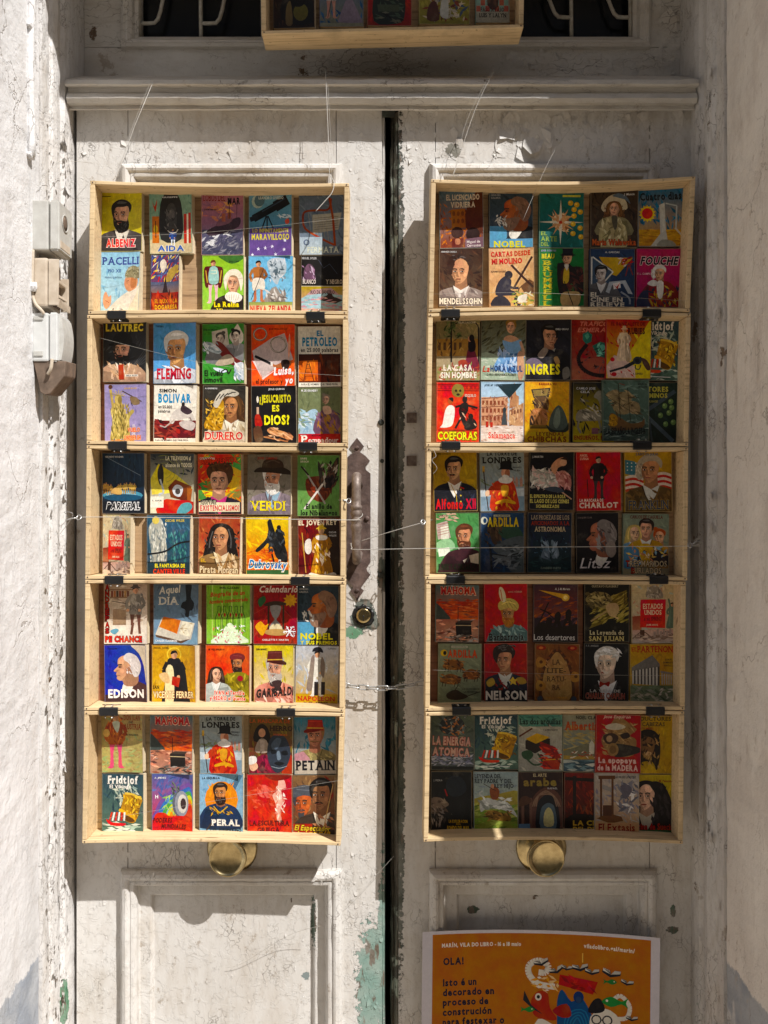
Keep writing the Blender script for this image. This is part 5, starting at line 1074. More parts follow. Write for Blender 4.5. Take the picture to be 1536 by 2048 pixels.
def torre(a):
    a.b('8c9490 9ca4a0 808884', 0, 0, 100, 90, 16, 18, 60); a.b('707c58 8c9470', 0, 66, 100, 16, 14, 8, 0); [a.p('b08070', x, 84, x, 68, x+3, 60, x+6, 68, x+6, 84) for x in (72, 80, 90)]; a.r_('c0c8cc', 0, 88, 100, 18); a.r_('8098a8', 0, 106, 100, 34); a.l('c8a040', 5, 8, 36, 8, 50); a.l('3c2c24', 2.4, 8, 48, 18, 138)
    a.s_('c03420', 26, 140, 24, 104, 30, 76, 50, 68, 74, 72, 84, 104, 84, 140); a.b('d84828 a02818 e0a030 8c2014', 28, 74, 52, 64, 50, 7, 80); a.s_('d8a030', 36, 118, 58, 112, 78, 118, 78, 124, 56, 120, 36, 124); a.s_('d89c3c', 48, 82, 64, 82, 62, 104, 50, 104); a.l('b02c1c', 12, 30, 84, 18, 100, 14, 98); a.s_('e4e0d8', 42, 66, 56, 60, 74, 66, 66, 76, 46, 74)
    a.e('d8a080', 58, 52, 10, 13); a.e('a86c50', 62, 54, 6, 10); a.s_('141416', 42, 44, 46, 40, 48, 26, 70, 26, 72, 40, 76, 46, 58, 44); a.s_('e8e4dc', 50, 60, 56, 56, 66, 60, 60, 66); a.s_('e0b898', 12, 94, 20, 92, 20, 104, 12, 104)
    a.t('LA TORRE DE', 16, 4, 68, 8, '141414', None, 'b'); a.t('LONDRES', 6, 16, 88, 13, '101010', None, 'bs'); a.t('FERNANDO', 74, 38, 20, 3.6, '222'); a.t('VILERA', 76, 45, 16, 3.6, '222')
bk('L5', (400, 1431, 486, 1547), 'sunlit paperback of a red coated tower guard', ('8e9692', '90a4b0'), torre, curl=(6, 40, .25))
def _(a):
    a.b('5c4c1c 6c5a20 4c3c18 7c6824', 0, 0, 100, 140, 30, 16, 70); a.s_('1c1410', 12, 60, 16, 30, 30, 18, 44, 30, 48, 64); a.e('c08c6c', 30, 40, 8, 11); a.s_('9c8c7c', 14, 84, 24, 56, 40, 58, 46, 84, 30, 90); a.r_('b8a898', 26, 58, 10, 26); a.s_('7c2038', 6, 140, 20, 100, 44, 96, 60, 130, 70, 140); a.b('a02c48 501024', 10, 96, 46, 42, 20, 10, 60); a.s_('b03020', 84, 100, 100, 96, 100, 140, 76, 140)
    a.s_('2c3440', 42, 90, 48, 56, 66, 42, 86, 54, 96, 88, 86, 122, 66, 138, 50, 122); a.s_('4c5868', 52, 66, 64, 52, 74, 56, 66, 78, 54, 80); a.s_('10141a', 50, 84, 60, 80, 64, 88, 54, 92); a.s_('10141a', 74, 86, 86, 82, 90, 92, 78, 94); a.s_('6c7c8c', 64, 88, 70, 84, 74, 102, 66, 106); a.s_('10141a', 58, 114, 70, 110, 82, 114, 70, 120); a.l('8c98a0', 1.6, 52, 122, 70, 126, 88, 120, sm=True); a.s_('e0b090', 2, 116, 14, 110, 22, 124, 12, 134, 4, 130); a.s_('e8e4dc', 0, 100, 16, 98, 18, 112, 2, 118)
    a.t('LA MASCARA DE', 2, 6, 92, 9, 'b05020', None, 's'); a.t('HIERRO', 48, 22, 52, 12, '2c1810', None, 's'); a.t('VIVIENBURG', 56, 42, 32, 4, 'c06030')
bk('L5', (497, 1433, 585, 1547), 'brown gold paperback with dark iron face mask', ('5e4e1e', '6c2028'), _, curl=(2, 40, 0))
def _(a):
    a.b('2c7088 388098 246478', 0, 0, 100, 100, 18, 18, 80); a.face(50, 48, 50, 'c08064', '8c6840', '8c7c50', 0, 'short', 'bigm', 'kepi', 'a02c20', shirt=None); a.b('a08c5c 6c6040 b09c68', 8, 90, 84, 24, 22, 9, 50); a.poly('b8848c', [(0, 90), (22, 84), (36, 100), (40, 112), (0, 112)]); a.r_('c0b4a4', 0, 106, 100, 34, 'b0a494'); a.t('PETAIN', 4, 107, 92, 22, '14141c', None, 'bs')
bk('L5', (589, 1434, 673, 1549), 'teal paperback with moustached officer in red cap', ('2e7288', 'b0a494'), _)
def frid(a):
    a.b('26404c 304c58 1c343e', 0, 0, 100, 90, 20, 18, 70); a.b('a8b8a8 c8ccb8 7c9490', 30, 30, 60, 46, 26, 14, 60, 1); a.r_('5c7c6c', 0, 116, 100, 24, '405c50'); a.b('a8c0b0 d8e0d0 3c5448', 0, 114, 100, 26, 34, 11, 0, .2)
    a.s_('b08020', 44, 86, 52, 52, 60, 44, 96, 56, 92, 76, 80, 112, 60, 112, 42, 98); a.b('d8a830 8c6014 e8c848 6c4810', 48, 52, 44, 54, 60, 6, 70, .7); a.s_('5c3c14', 42, 88, 56, 92, 74, 100, 80, 110, 62, 112, 44, 98); a.s_('d8a838', 40, 86, 46, 82, 78, 100, 80, 112, 74, 104, 44, 90); a.l('e0bc50', 5, 54, 46, 74, 48, 96, 58, sm=True)
    a.s_('d84030', 10, 106, 26, 114, 56, 116, 50, 122, 20, 120); [a.l('e8e4e0' if i % 2 else 'c83830', 4, 18+7*i, 110, 24+6*i, 90) for i in range(6)]; a.l('eee', 1.4, 16, 130, 80, 132)
    a.t('Fridtjof', 14, 5, 72, 18, 'ece8e0', None, 'sb'); a.t('El Vikingo', 18, 26, 52, 8, 'ece8e0', None, 's')
bk('L5', (204, 1547, 288, 1667), 'sunlit dark blue paperback with golden drum and longship', ('284450', '4c6858'), frid, curl=(3, 40, 0))
def _(a):
    a.b('4c5c98 5c6ca8 3c4c88', 0, 0, 100, 60, 16, 16, 120); 
    for i, c in enumerate(('6c4c90', '3c70b0', '4c9848', 'c8c838', 'e09038', 'c84838')): a.s_(c, *[v for k in range(7) for v in (96-(92-9*i)*math.cos(.0+k*.26), 110-(84-9*i)*math.sin(k*.26))], 96, 110)
    a.b('88b858 a8c868 6c9cc0', 30, 50, 50, 50, 20, 12, 130); a.e('5c606c', 66, 70, 17, 30); a.e('8c909c', 72, 70, 17, 30); a.e('c8c4bc', 74, 70, 12, 22); a.e('3c2c2c', 76, 70, 7, 13); a.s_('c83024', 6, 140, 8, 96, 30, 92, 44, 100, 72, 98, 96, 104, 100, 140); a.b('d84030 b02418', 8, 100, 90, 38, 20, 12, 20); a.b('3c4440 6c7468', 44, 22, 22, 26, 20, 6, 70)
    a.t('A. JIMENEZ', 6, 8, 28, 4, 'ddd', None, 'i'); a.t('PODERES', 2, 104, 46, 10, '5c1410', None, 'bi'); a.t('MUNDIALES', 22, 118, 60, 10, '5c1410', None, 'bi'); a.t('H', 8, 50, 7, 8, 'eee')
bk('L5', (304, 1547, 387, 1667), 'rainbow paperback with a grey wheel over red', ('4c5c98', 'c83024'), _, curl=(5, 40, .15))
def _(a):
    a.b('7ca4c0 8cb4cc 6c98b8', 0, 0, 100, 140, 20, 18, 40); a.p('4c6c88', 60, 40, 90, 2, 98, 4, 70, 60); a.e('e08818', 50, 60, 38, 42); a.b('e89828 d87c10', 18, 24, 60, 70, 14, 12, 80); a.face(48, 46, 38, 'bc8050', '2c1c14', '1c3458', -1, 'short', 'full', shirt=None); a.b('c89828 20406c 142848', 24, 76, 50, 24, 26, 6, 50); a.l('d8a830', 2.4, 32, 76, 46, 92, 64, 76); a.l('3c3028', 3, 14, 134, 34, 106)
    a.t('LA ESQUELLA', 6, 8, 40, 4.6, '222'); a.t('PERAL', 28, 106, 64, 14, 'e8e4dc', None, 'sb'); a.t('Y EL SUBMARINO', 22, 126, 74, 7, '182838', None, 'b')
bk('L5', (399, 1547, 487, 1668), 'light blue paperback with naval officer in orange circle', ('7ea6c2', '8ab2ca'), _, curl=(4, 40, .15))
def _(a):
    a.b('b81c18 c82820 a81814 d83428', 0, 0, 100, 140, 26, 18, 60); a.s_('e07060', 22, 30, 40, 24, 56, 40, 50, 54, 28, 50); a.b('d85848 c04034', 10, 26, 50, 50, 24, 9, 40); a.s_('e8b0a0', 70, 14, 82, 12, 86, 30, 76, 36, 80, 60, 74, 84, 76, 108, 66, 104, 64, 70, 56, 48, 68, 36); a.b('f4d0c0 d88070 fff0e4', 60, 16, 24, 84, 36, 6, 80); a.l('e0907c', 3, 74, 84, 72, 110); a.s_('7c1410', 40, 0, 96, 0, 90, 10, 60, 14)
    a.t('LA ESCULTURA', 5, 106, 88, 11, '3c0c14', None, 's'); a.t('GRIEGA', 22, 122, 50, 11, '4c1018', None, 's')
bk('L5', (495, 1549, 585, 1671), 'scarlet paperback with pale sculpted figure', ('bc1e1a', 'cc3020'), _, curl=(2, 40, 0))
def _(a):
    a.b('7c5c3c 5c4430 98744c 8c2c20', 0, 0, 100, 140, 40, 16, 60); a.face(26, 66, 56, 'b85c38', '3c3c40', 'a03820', -1, 'short', 'goat', body=False, hat='cap', hc='4c5058'); a.face(68, 48, 62, '9c6c4c', '15100e', '3c3028', -1, 'short', 'mous'); a.b('7c4c34 b8805c', 44, 92, 50, 30, 14, 9, 40); a.r_('a02c1c', 0, 110, 46, 30); a.l('c8a068', 2, 70, 130, 96, 20)
    a.t('El Espectador', 4, 112, 84, 12, 'd8c040', '4c2010', 'i', rot=2); a.t('la oreja', 8, 127, 80, 9, 'd8a830', '4c2010', 'i', rot=-2)
bk('L5', (586, 1550, 671, 1674), 'brown paperback with two overlapping male faces', ('7c5c3c', '6c3020'), _)
# ---- crate R1
def _(a):
    a.b('5c7888 4c6878 788c90', 0, 0, 100, 30, 16, 12, 60); a.b('b05c28 c8742c 8c4020 6c3018 d88838', 0, 30, 100, 110, 60, 12, 60, .8); a.s_('5c2c1c', 58, 60, 80, 10, 100, 6, 100, 100, 66, 100); a.poly('a8642c', [(26, 46), (58, 44), (60, 90), (28, 92)]); [a.e('7c4420', 33+10*i, 56, 3.4, 6) for i in range(3)]; [a.e('7c4420', 33+10*i, 74, 3.4, 6) for i in range(3)]; a.e('3c1c14', 40, 102, 14, 14); a.e('2c1410', 76, 108, 16, 18); a.poly('6c2c20', [(28, 116), (54, 116), (52, 140), (28, 140)]); a.s_('c08060', 36, 118, 46, 118, 46, 130, 36, 130); a.poly('7c5c68', [(58, 118), (100, 114), (100, 140), (58, 140)])
    a.t('EL LICENCIADO', 16, 10, 76, 13, 'e8dcc8', None, 'b'); a.t('VIDRIERA', 26, 28, 56, 13, 'e8dcc8', None, 'b'); a.t('Miguel de', 62, 122, 30, 6, 'e8dcd8'); a.t('Cervantes', 62, 131, 32, 6, 'e8dcd8')
bk('R1', (880, 382, 967, 497), 'burnt orange paperback with old stone archways', ('5c7888', '8c4824'), _)
bk('R1', (979, 384, 1066, 495), 'dark slate paperback, white bearded profile over half hidden title', ('3c4c58', '2e3c48'), lambda a: (nobel(a), a.r_('5c98bc', 0, 118, 100, 22), a.t('NOBEL', 10, 124, 72, 15, 'd8d028', None, 'b')))
def _(a):
    a.b('1c6864 247470 145850', 0, 0, 100, 140, 24, 18, 60); a.e('c88c50', 48, 76, 18, 20); a.b('e0b070 a8643c f0d8b0', 30, 54, 36, 44, 36, 9, 60, 1.5)
    for i in range(12):
        t = i*.5236; q = (52 if i % 3 == 0 else 34); a.p('e8dcc4' if i % 3 == 0 else 'd8a070', 48+q*math.cos(t), 76+q*1.1*math.sin(t), 48+6*math.cos(t+.7), 76+6*math.sin(t+.7), 48+6*math.cos(t-.7), 76+6*math.sin(t-.7))
    a.e('c83c28', 48, 76, 4, 4)
    for x, y in ((70, 28), (84, 32), (78, 44), (92, 50), (78, 60), (76, 80), (92, 90), (76, 104), (94, 112)): a.e('d8a828', x, y, 6, 6.5); a.e('f0d068', x-1.5, y-2, 2.5, 2.5)
    a.r_('c8c850', 52, 8, 40, 5); a.t('EL', 4, 100, 14, 9, '90a84c'); a.t('ARTE', 4, 112, 36, 12, '90a84c', None, 's'); a.t('DEL', 4, 127, 18, 9, '90a84c')
bk('R1', (1078, 383, 1167, 495), 'teal paperback with bright starburst and golden balls', ('1e6c66', '185c56'), _)
def _(a):
    a.b('3c2c20 4c3828 2c2018 1c1410', 0, 0, 100, 140, 36, 16, 60); a.s_('c8bca0', 22, 44, 32, 22, 52, 10, 72, 22, 78, 44, 66, 48, 54, 28, 40, 34, 34, 56); a.s_('5c6c7c', 46, 14, 60, 8, 76, 16, 84, 34, 74, 24, 56, 18); a.face(50, 46, 30, 'd8a888', '6c4828', '8c8460', 0, 'curls', female=True, shirt=None); a.s_('a89c70', 22, 140, 20, 94, 34, 68, 58, 66, 74, 84, 78, 130, 70, 140); a.b('c0b488 8c8058 d0c8a0 706844', 24, 70, 50, 66, 50, 9, 80); a.s_('504c3c', 44, 66, 56, 64, 56, 90, 50, 96)
    a.t('J. Montin', 70, 8, 22, 5, 'ddd', None, 'i'); a.t('Maria Walewska', 4, 120, 92, 14, 'c85c38', '602818', '')
bk('R1', (1181, 380, 1275, 495), 'dark brown paperback with lady in white bonnet', ('3c2e22', '30241a'), _)
def _(a):
    a.b('1c6890 2878a0 185878', 0, 0, 100, 100, 20, 18, 80); a.r_('c8982c', 0, 100, 100, 40, 'b88424'); a.b('d8a83c a87420', 0, 100, 100, 40, 20, 14, 0, .2); a.p('e8c828', *[v for i in range(28) for v in (20+(19 if i % 2 else 14)*math.cos(i*.2244), 62+(21 if i % 2 else 16)*math.sin(i*.2244))]); a.e('d03024', 20, 62, 12, 13)
    a.poly('c8c8c0', [(46, 42), (58, 36), (60, 102), (48, 112)]); a.l('b8c0c0', 3, 60, 38, 84, 44, 82, 98); a.poly('b8b8b0', [(48, 110), (60, 102), (66, 140), (26, 140)]); a.s_('8c8c80', 40, 140, 52, 124, 74, 128, 80, 140); a.l('c8c0a8', 4, 80, 96, 96, 116)
    a.t('Cuatro dias', 4, 14, 90, 17, '101c28', None, 'sb', rot=-2)
bk('R1', (1277, 375, 1369, 493), 'blue paperback with red sun and open doorway', ('1e6c94', 'c0902c'), _)
def _(a):
    a.b('3c2418 4c3020 2c1810 5c3c28', 0, 0, 100, 140, 36, 18, 60); a.face(50, 58, 56, 'd8a078', '3c2418', '9c8c84', -1, 'wild', shirt='e8e0d8'); a.s_('d8a078', 36, 32, 50, 24, 64, 34, 60, 46, 40, 46); a.b('a89890 d0c4bc 7c6c68', 10, 104, 80, 36, 26, 10, 60); a.t('ARMANDO CHARLA', 4, 6, 36, 4, 'ccc')
    a.t('MENDELSSOHN', 1, 120, 98, 14, 'f0e4d0', '3c2418', 'b')
bk('R1', (878, 497, 965, 613), 'brown paperback with side whiskered composer portrait', ('3e261a', '5c4430'), _)
def _(a):
    a.b('e0b484 d8a470 e8c498', 0, 0, 100, 100, 20, 18, 70); a.s_('2c2830', 4, 140, 12, 118, 34, 116, 48, 140); a.s_('2a2634', 14, 112, 20, 82, 38, 66, 50, 78, 48, 100, 64, 104, 66, 112, 40, 114); a.e('241c24', 44, 64, 9, 10); a.l('2a2634', 8, 62, 106, 58, 136, 72, 140); a.l('2a2634', 6, 34, 84, 52, 96, 66, 96); a.l('382420', 2, 60, 120, 68, 96, 76, 96, 78, 102, sm=True)
    a.poly('6c4830', [(70, 92), (90, 76), (100, 84), (100, 112), (78, 108)]); a.l('3c241c', 5, 50, 40, 98, 96); a.l('3c241c', 5, 96, 22, 54, 98); [a.l('a87c50', 1, 54+8*i, 40+9*i, 60+8*i, 36+9*i) for i in range(6)]; a.b('e8e0c0 c8c05c 7c8c40 d8b060', 50, 108, 50, 30, 40, 7, 10, .8); a.s_('e8e0d0', 66, 116, 84, 112, 80, 130, 64, 128)
    a.t('CARTAS DESDE', 4, 9, 88, 11, 'd04030', None, 'sb', rot=-2); a.t('MI MOLINO', 6, 26, 68, 12, 'd04030', None, 'sb', rot=-2); a.t('ALFONSO DAUDET', 4, 54, 34, 4, '4c2c20')
bk('R1', (979, 497, 1068, 613), 'peach paperback with seated silhouette and windmill', ('e0b484', 'd09c64'), _, curl=(4, 50, 0))
def _(a):
    a.b('1c6c30 24783a 145c26', 0, 0, 100, 140, 24, 18, 80); a.s_('1c1414', 40, 44, 46, 36, 66, 34, 74, 44, 96, 48, 100, 90, 96, 112, 80, 110, 74, 80, 60, 110, 44, 106); a.b('4c2420 5c2c24 301414', 44, 46, 54, 60, 30, 10, 80); a.face(64, 26, 30, 'd8a880', '3c2818', '3c1c18', -1, 'short', hat='tall', hc='14141c', body=False); a.s_('c8a83c', 56, 50, 66, 48, 66, 80, 54, 84); a.s_('e0d8c8', 56, 40, 66, 40, 62, 54); a.s_('b89c6c', 50, 110, 74, 104, 92, 110, 86, 140, 52, 140); a.l('181414', 2, 56, 80, 76, 138)
    a.t('JOSE CORTES', 4, 4, 34, 4, 'aac'); a.t('BEAU', 6, 14, 28, 11, 'e0d040', None, 's'); a.t('BRUMMELL', 10, 30, 18, 112, 'e0d040', None, 'vs')
bk('R1', (1078, 496, 1168, 612), 'green paperback with dandy in top hat', ('1e7032', '1a6c30'), _)
def _(a):
    a.b('243858 2c4468 1c2c48', 0, 0, 100, 140, 24, 18, 60); a.p('c8a020', 20, 20, 96, 22, 60, 66, 44, 60); a.poly('3c5068', [(6, 20), (50, 50), (44, 96), (4, 88)]); a.l('d8d8d0', 3, 4, 20, 4, 90, 20, 96, 52, 56, 6, 20, sm=False); a.face(26, 62, 34, 'c8c0b8', '18181c', '5c5c60', -1, 'short', shirt='ddd'); a.b('c83c30 e0d0c8 8c2c24', 64, 22, 32, 20, 18, 7, -20); a.l('8c3c34', 2.4, 86, 40, 80, 66); a.l('8c3c34', 2.4, 88, 40, 96, 64); a.p('b8c0c8', 36, 104, 44, 80, 80, 76, 96, 110, 86, 108, 74, 84, 50, 88, 44, 108); a.poly('e8e0dc', [(52, 84), (68, 80), (70, 94), (54, 98)]); a.poly('c83830', [(54, 86), (60, 92), (68, 82), (62, 98)]); a.l('98a0ac', 4, 70, 104, 88, 118, 90, 134, sm=True)
    a.t('A. GARCIAS', 34, 6, 32, 4.6, 'ddd'); a.t('EL', 2, 106, 18, 10, 'ece4d0', None, 'b'); a.t('CINE EN', 2, 118, 72, 10, 'ece4d0', None, 'b'); a.t('RELIEVE', 2, 130, 76, 10, 'ece4d0', None, 'b')
bk('R1', (1179, 497, 1268, 613), 'navy paperback with movie camera beam and paper bird', ('263a5a', '243858'), _)
def _(a):
    a.b('b41c58 c02462 a0184c', 0, 0, 100, 140, 22, 18, 80); a.face(52, 60, 32, 'd8a480', 'e0dcd4', '7c2c30', -1, 'wig', shirt='eee'); a.s_('2c3050', 0, 140, 10, 106, 30, 100, 38, 120, 34, 140); a.s_('8c2424', 30, 84, 50, 76, 76, 82, 92, 110, 96, 140, 34, 140); a.b('c8a030 a83028 202840 d8b848', 32, 92, 62, 46, 46, 8, 80); a.s_('f0ece4', 46, 80, 60, 80, 58, 116, 48, 116); a.s_('e4e0dc', 24, 84, 38, 74, 50, 84, 38, 90)
    a.t('FOUCHE', 8, 20, 82, 18, '14101a', 'e8c8c8', 'bi', ow=.05); a.t('F. L. CAMPIOS', 2, 58, 34, 4.6, 'e8c0c8')
bk('R1', (1272, 497, 1362, 614), 'magenta paperback with man in embroidered uniform coat', ('b61e5a', 'b01c54'), _)
# ---- crate R2
def _(a):
    a.b('8c8058 a89468 706c48', 0, 0, 100, 60, 26, 14, 60); a.r_('a87c3c', 0, 44, 100, 40, 'b88c48'); [a.r_('5c4028', 4+12*i, 52, 6, 18) for i in range(5)]; a.b('6c5030 c8a058', 0, 44, 60, 40, 20, 7, 90); a.r_('a89878', 0, 84, 100, 24); a.l('241c1c', 4, 34, 0, 34, 98); a.l('241c1c', 3, 34, 20, 50, 6, 90, 8, 98, 30, sm=True); a.b('4c5c34 384828 6c7c48', 18, 0, 40, 40, 40, 6, 60, 1.5); a.l('241c1c', 4, 97, 20, 97, 110)
    a.s_('7c2c40', 72, 70, 84, 64, 94, 90, 98, 116, 64, 116, 68, 90); a.s_('20181c', 74, 46, 84, 42, 90, 56, 88, 72, 74, 72); a.e('c89070', 77, 44, 5, 7); a.e('181010', 81, 42, 6, 8); a.b('b84c3c d8c0a0 8c9c54 f0e0c8 a83c38', 0, 100, 100, 40, 60, 6, 45, 1.5); a.s_('a84c38', 50, 96, 66, 92, 72, 106, 56, 110)
    a.t('FELIPE SASSONE', 50, 4, 40, 4, 'd8d0b8'); a.t('LA CASA', 16, 104, 66, 13, 'f4ecdc', None, 'b'); a.t('SIN HOMBRE', 10, 121, 82, 13, 'f4ecdc', None, 'b')
bk('R2', (873, 640, 960, 761), 'courtyard paperback with dark haired woman under iron arch', ('8c8058', '9c8c5c'), _)
def _(a):
    a.b('4c4c38 5c5c44 3c3c2c 6c6c50', 0, 0, 100, 80, 36, 18, -40, .3); a.s_('a8b8a0', 0, 80, 40, 86, 60, 110, 100, 100, 100, 140, 0, 140); a.b('c8d0bc 90a48c', 0, 84, 100, 50, 20, 14, 0, .3); a.s_('7ca8d8', 40, 88, 56, 70, 78, 70, 92, 96, 98, 118, 80, 124, 50, 120, 30, 112); a.b('a8c8ec 5c88bc c8dcf4 4c78b0', 36, 74, 58, 46, 50, 10, 70, .7); a.s_('d8a888', 52, 44, 66, 38, 84, 46, 82, 60, 54, 60); a.s_('88b4e0', 48, 50, 68, 54, 90, 48, 86, 76, 60, 76); a.l('d8a888', 6, 88, 52, 96, 76, 92, 92); a.face(66, 20, 28, 'e0b090', '8c6830', 'fff', 0, 'bun', female=True, body=False)
    a.s_('d0a080', 82, 80, 94, 78, 98, 120, 90, 140, 84, 130); a.t('La', 4, 108, 16, 13, 'c83c30', None, 'i'); a.t('HORA AZUL', 22, 107, 72, 13, '304878', None, 'b'); a.t('DARIO FERNANDEZ-FLOREZ', 14, 125, 66, 4.6, '38402c')
bk('R2', (961, 636, 1050, 760), 'paperback with blonde woman in blue ball gown', ('4e4e3a', 'a8b49c'), _)
def _(a):
    a.b('1c1c24 24242c 14141a', 0, 0, 100, 140, 30, 18, 60); a.face(52, 42, 44, 'c08c70', '14100f', '181418', 1, 'short', shirt='8c8880'); a.s_('14121a', 20, 140, 16, 96, 34, 74, 60, 72, 74, 100, 76, 140); a.s_('8c7c70', 26, 84, 40, 66, 50, 72, 38, 90); a.s_('706478', 2, 96, 22, 90, 40, 106, 30, 120, 0, 118); a.s_('a87c50', 62, 90, 70, 86, 76, 100, 68, 104); a.s_('706c64', 82, 116, 94, 110, 98, 130, 84, 138)
    a.t('EMILI GRAU', 66, 22, 28, 4, 'ccc'); a.t('INGRES', 0, 104, 76, 22, 'e8d828', None, 'b')
bk('R2', (1051, 637, 1141, 760), 'near black paperback with dim portrait, wide yellow title', ('20202a', '18181f'), _)
def _(a):
    a.b('8c2420 a43028 7c1c1c', 0, 0, 100, 90, 26, 16, 60); a.r_('9c5040', 0, 90, 100, 50, 'a85c48'); a.p('2c7468', 26, 34, 38, 28, 48, 36, 46, 52, 34, 58, 26, 48); a.p('58a890', 30, 38, 38, 32, 42, 40, 36, 48); a.p('2c6c60', 48, 62, 66, 52, 92, 58, 98, 76, 84, 92, 60, 84); a.p('60b09c', 58, 64, 72, 58, 84, 66, 80, 78, 64, 78); a.b('88d0b8 184c44', 50, 56, 44, 32, 18, 7, 40, 1); a.l('201414', 9, 36, 58, 22, 76, 16, 92, 24, 112, 46, 126, 76, 130, 100, 120, sm=True); a.b('5c4848 100808', 14, 70, 80, 60, 30, 5, 30, 1.5)
    a.t('TRAFICO', 18, 6, 66, 10, 'd88070', None, 'i'); a.t('ESMERALDAS', 14, 20, 110, 10, 'd88070', None, 'i')
bk('R2', (1143, 638, 1230, 760), 'dark red paperback with chained green gemstones', ('8e2622', '9c4c3c'), _, dy=.0)
def _(a):
    a.b('b01c20 c02424', 0, 0, 70, 80, 14, 16, 60); a.p('d8c020', 100, 0, 100, 140, 62, 140, 50, 84, 62, 64, 98, 4); a.b('e0cc30 c8b018', 66, 40, 34, 96, 12, 16, 80); a.p('d8b8ac', 0, 112, 18, 86, 50, 100, 64, 112, 66, 138, 30, 138, 4, 138); a.b('c83c34 e8d0c8', 4, 112, 60, 26, 12, 6, 40); a.fig(40, 24, 74, 'e0c8a8', robe=True, hr='b89878', hat='d0b090'); a.b('f0dcc0 b89c78', 30, 40, 22, 56, 18, 6, 85, .2); a.e('c03028', 14, 96, 5, 5); a.e('b02020', 18, 130, 6, 5)
    a.l('1c2428', 8, 42, 114, 80, 92, sm=False); a.l('1c2428', 5, 8, 124, 46, 112); a.e('2c3438', 70, 98, 10, 9); a.e('101418', 70, 98, 5, 5); a.s_('4c3028', 80, 92, 92, 98, 100, 116, 92, 120, 82, 104); a.l('1c2428', 2.4, 66, 108, 66, 116, 74, 118, 78, 108, sm=True)
    a.t('EL BANZALETE DE', 10, 10, 76, 8, '7c1414', None, 'b'); a.t('RUBIES', 48, 24, 38, 13, '501010', None, 'sb'); a.t('A. ESPERSI', 60, 126, 22, 4.6, '222')
bk('R2', (1212, 635, 1301, 757), 'red and yellow paperback with black revolver', ('b41e20', 'd8c020'), _, dy=.007, thick=.008)
bk('R2', (1276, 639, 1357, 761), 'partly covered paperback with golden drum, farthest upper', ('24404c', '4c6858'), frid)
def _(a):
    a.b('d8301c e03c24 c82818', 0, 0, 100, 140, 18, 18, 80); a.r_('a81c14', 0, 8, 100, 9); [a.e('d8301c', 5+10*i, 12.5, 3, 3, n=8) for i in range(10)]; a.l('501410', 1.4, 0, 6, 100, 6); a.l('501410', 1.4, 0, 20, 100, 20); a.s_('8c7c38', 36, 14, 46, 4, 60, 8, 64, 22, 58, 34, 44, 34, 36, 26); a.e('2c2410', 45, 20, 3, 3); a.e('2c2410', 55, 20, 3, 3); a.e('2c2410', 50, 29, 4, 3)
    a.s_('f0e8e0', 14, 98, 20, 66, 30, 54, 42, 60, 40, 90, 32, 104, 8, 106); a.e('b05030', 32, 44, 6, 8); a.s_('1c1410', 28, 38, 38, 36, 38, 46); a.s_('1c1410', 58, 50, 72, 48, 74, 66, 66, 82, 74, 98, 66, 104, 56, 84, 52, 66); a.e('1c1410', 66, 40, 6, 8); a.l('1c1410', 5, 44, 58, 58, 54); a.l('1c1410', 5, 72, 54, 96, 60); a.l('1c1410', 5, 56, 86, 44, 108); a.s_('1c1410', 70, 90, 84, 84, 94, 94, 92, 108, 66, 110); a.e('1c1410', 80, 80, 6, 7); a.b('e8c0a0 501410', 52, 50, 42, 56, 14, 5, 80)
    a.t('ESQUILO', 66, 28, 26, 6, 'e8d0c0', None, 's'); a.l('501410', 1.4, 4, 112, 96, 112); a.t('COEFORAS', 3, 116, 92, 18, 'e8e038', '6c7018', 's')
bk('R2', (873, 764, 958, 884), 'scarlet paperback with theatre mask and black figures', ('da321e', 'd62e1a'), _)
def _(a):
    a.poly('a8c8e0', [(0, 0), (100, 0), (100, 60), (0, 50)], 'c0d8e8'); a.r_('d8a480', 0, 36, 62, 70, 'c89070'); [a.r_('8c4c34', 3+9*i, 44+18*(j), 5, 10) for i in range(6) for j in range(3)]; a.l('7c4030', 1.4, 0, 40, 60, 34); a.l('7c4030', 1.4, 0, 60, 60, 56); a.l('7c4030', 1.4, 0, 80, 60, 78); a.p('c89870', 66, 100, 66, 66, 100, 48, 100, 104); [a.r_('7c4c38', 70+7*i, 68-2*i, 3.6, 9) for i in range(4)]; a.p('c08c64', 66, 62, 68, 34, 74, 30, 74, 8, 78, 2, 82, 30, 88, 34, 88, 56); a.b('a87050 e0b890 8c5c48', 0, 34, 100, 70, 50, 6, 90, .5)
    a.r_('dcc8bc', 0, 102, 100, 38, 'e4d4cc'); a.p('3c4448', 48, 100, 52, 70, 58, 70, 62, 100); a.e('2c3438', 55, 66, 4, 7); a.b('b8a090 f0e4dc', 0, 104, 100, 34, 20, 12, 0, .2); a.r_('b83428', 12, 92, 6, 14); a.r_('b83428', 22, 94, 6, 12); a.p('1c3038', 36, 6, 96, 4, 66, 38)
    a.t('JOSE Mª VILERA', 8, 6, 42, 4.6, '3c5868'); a.t('Salamanca', 18, 117, 62, 14, 'd8382c', 'f0dcd0', 's')
bk('R2', (961, 763, 1047, 884), 'paperback of sunny plaza with cathedral tower', ('a8c8e0', 'dcc8bc'), _)
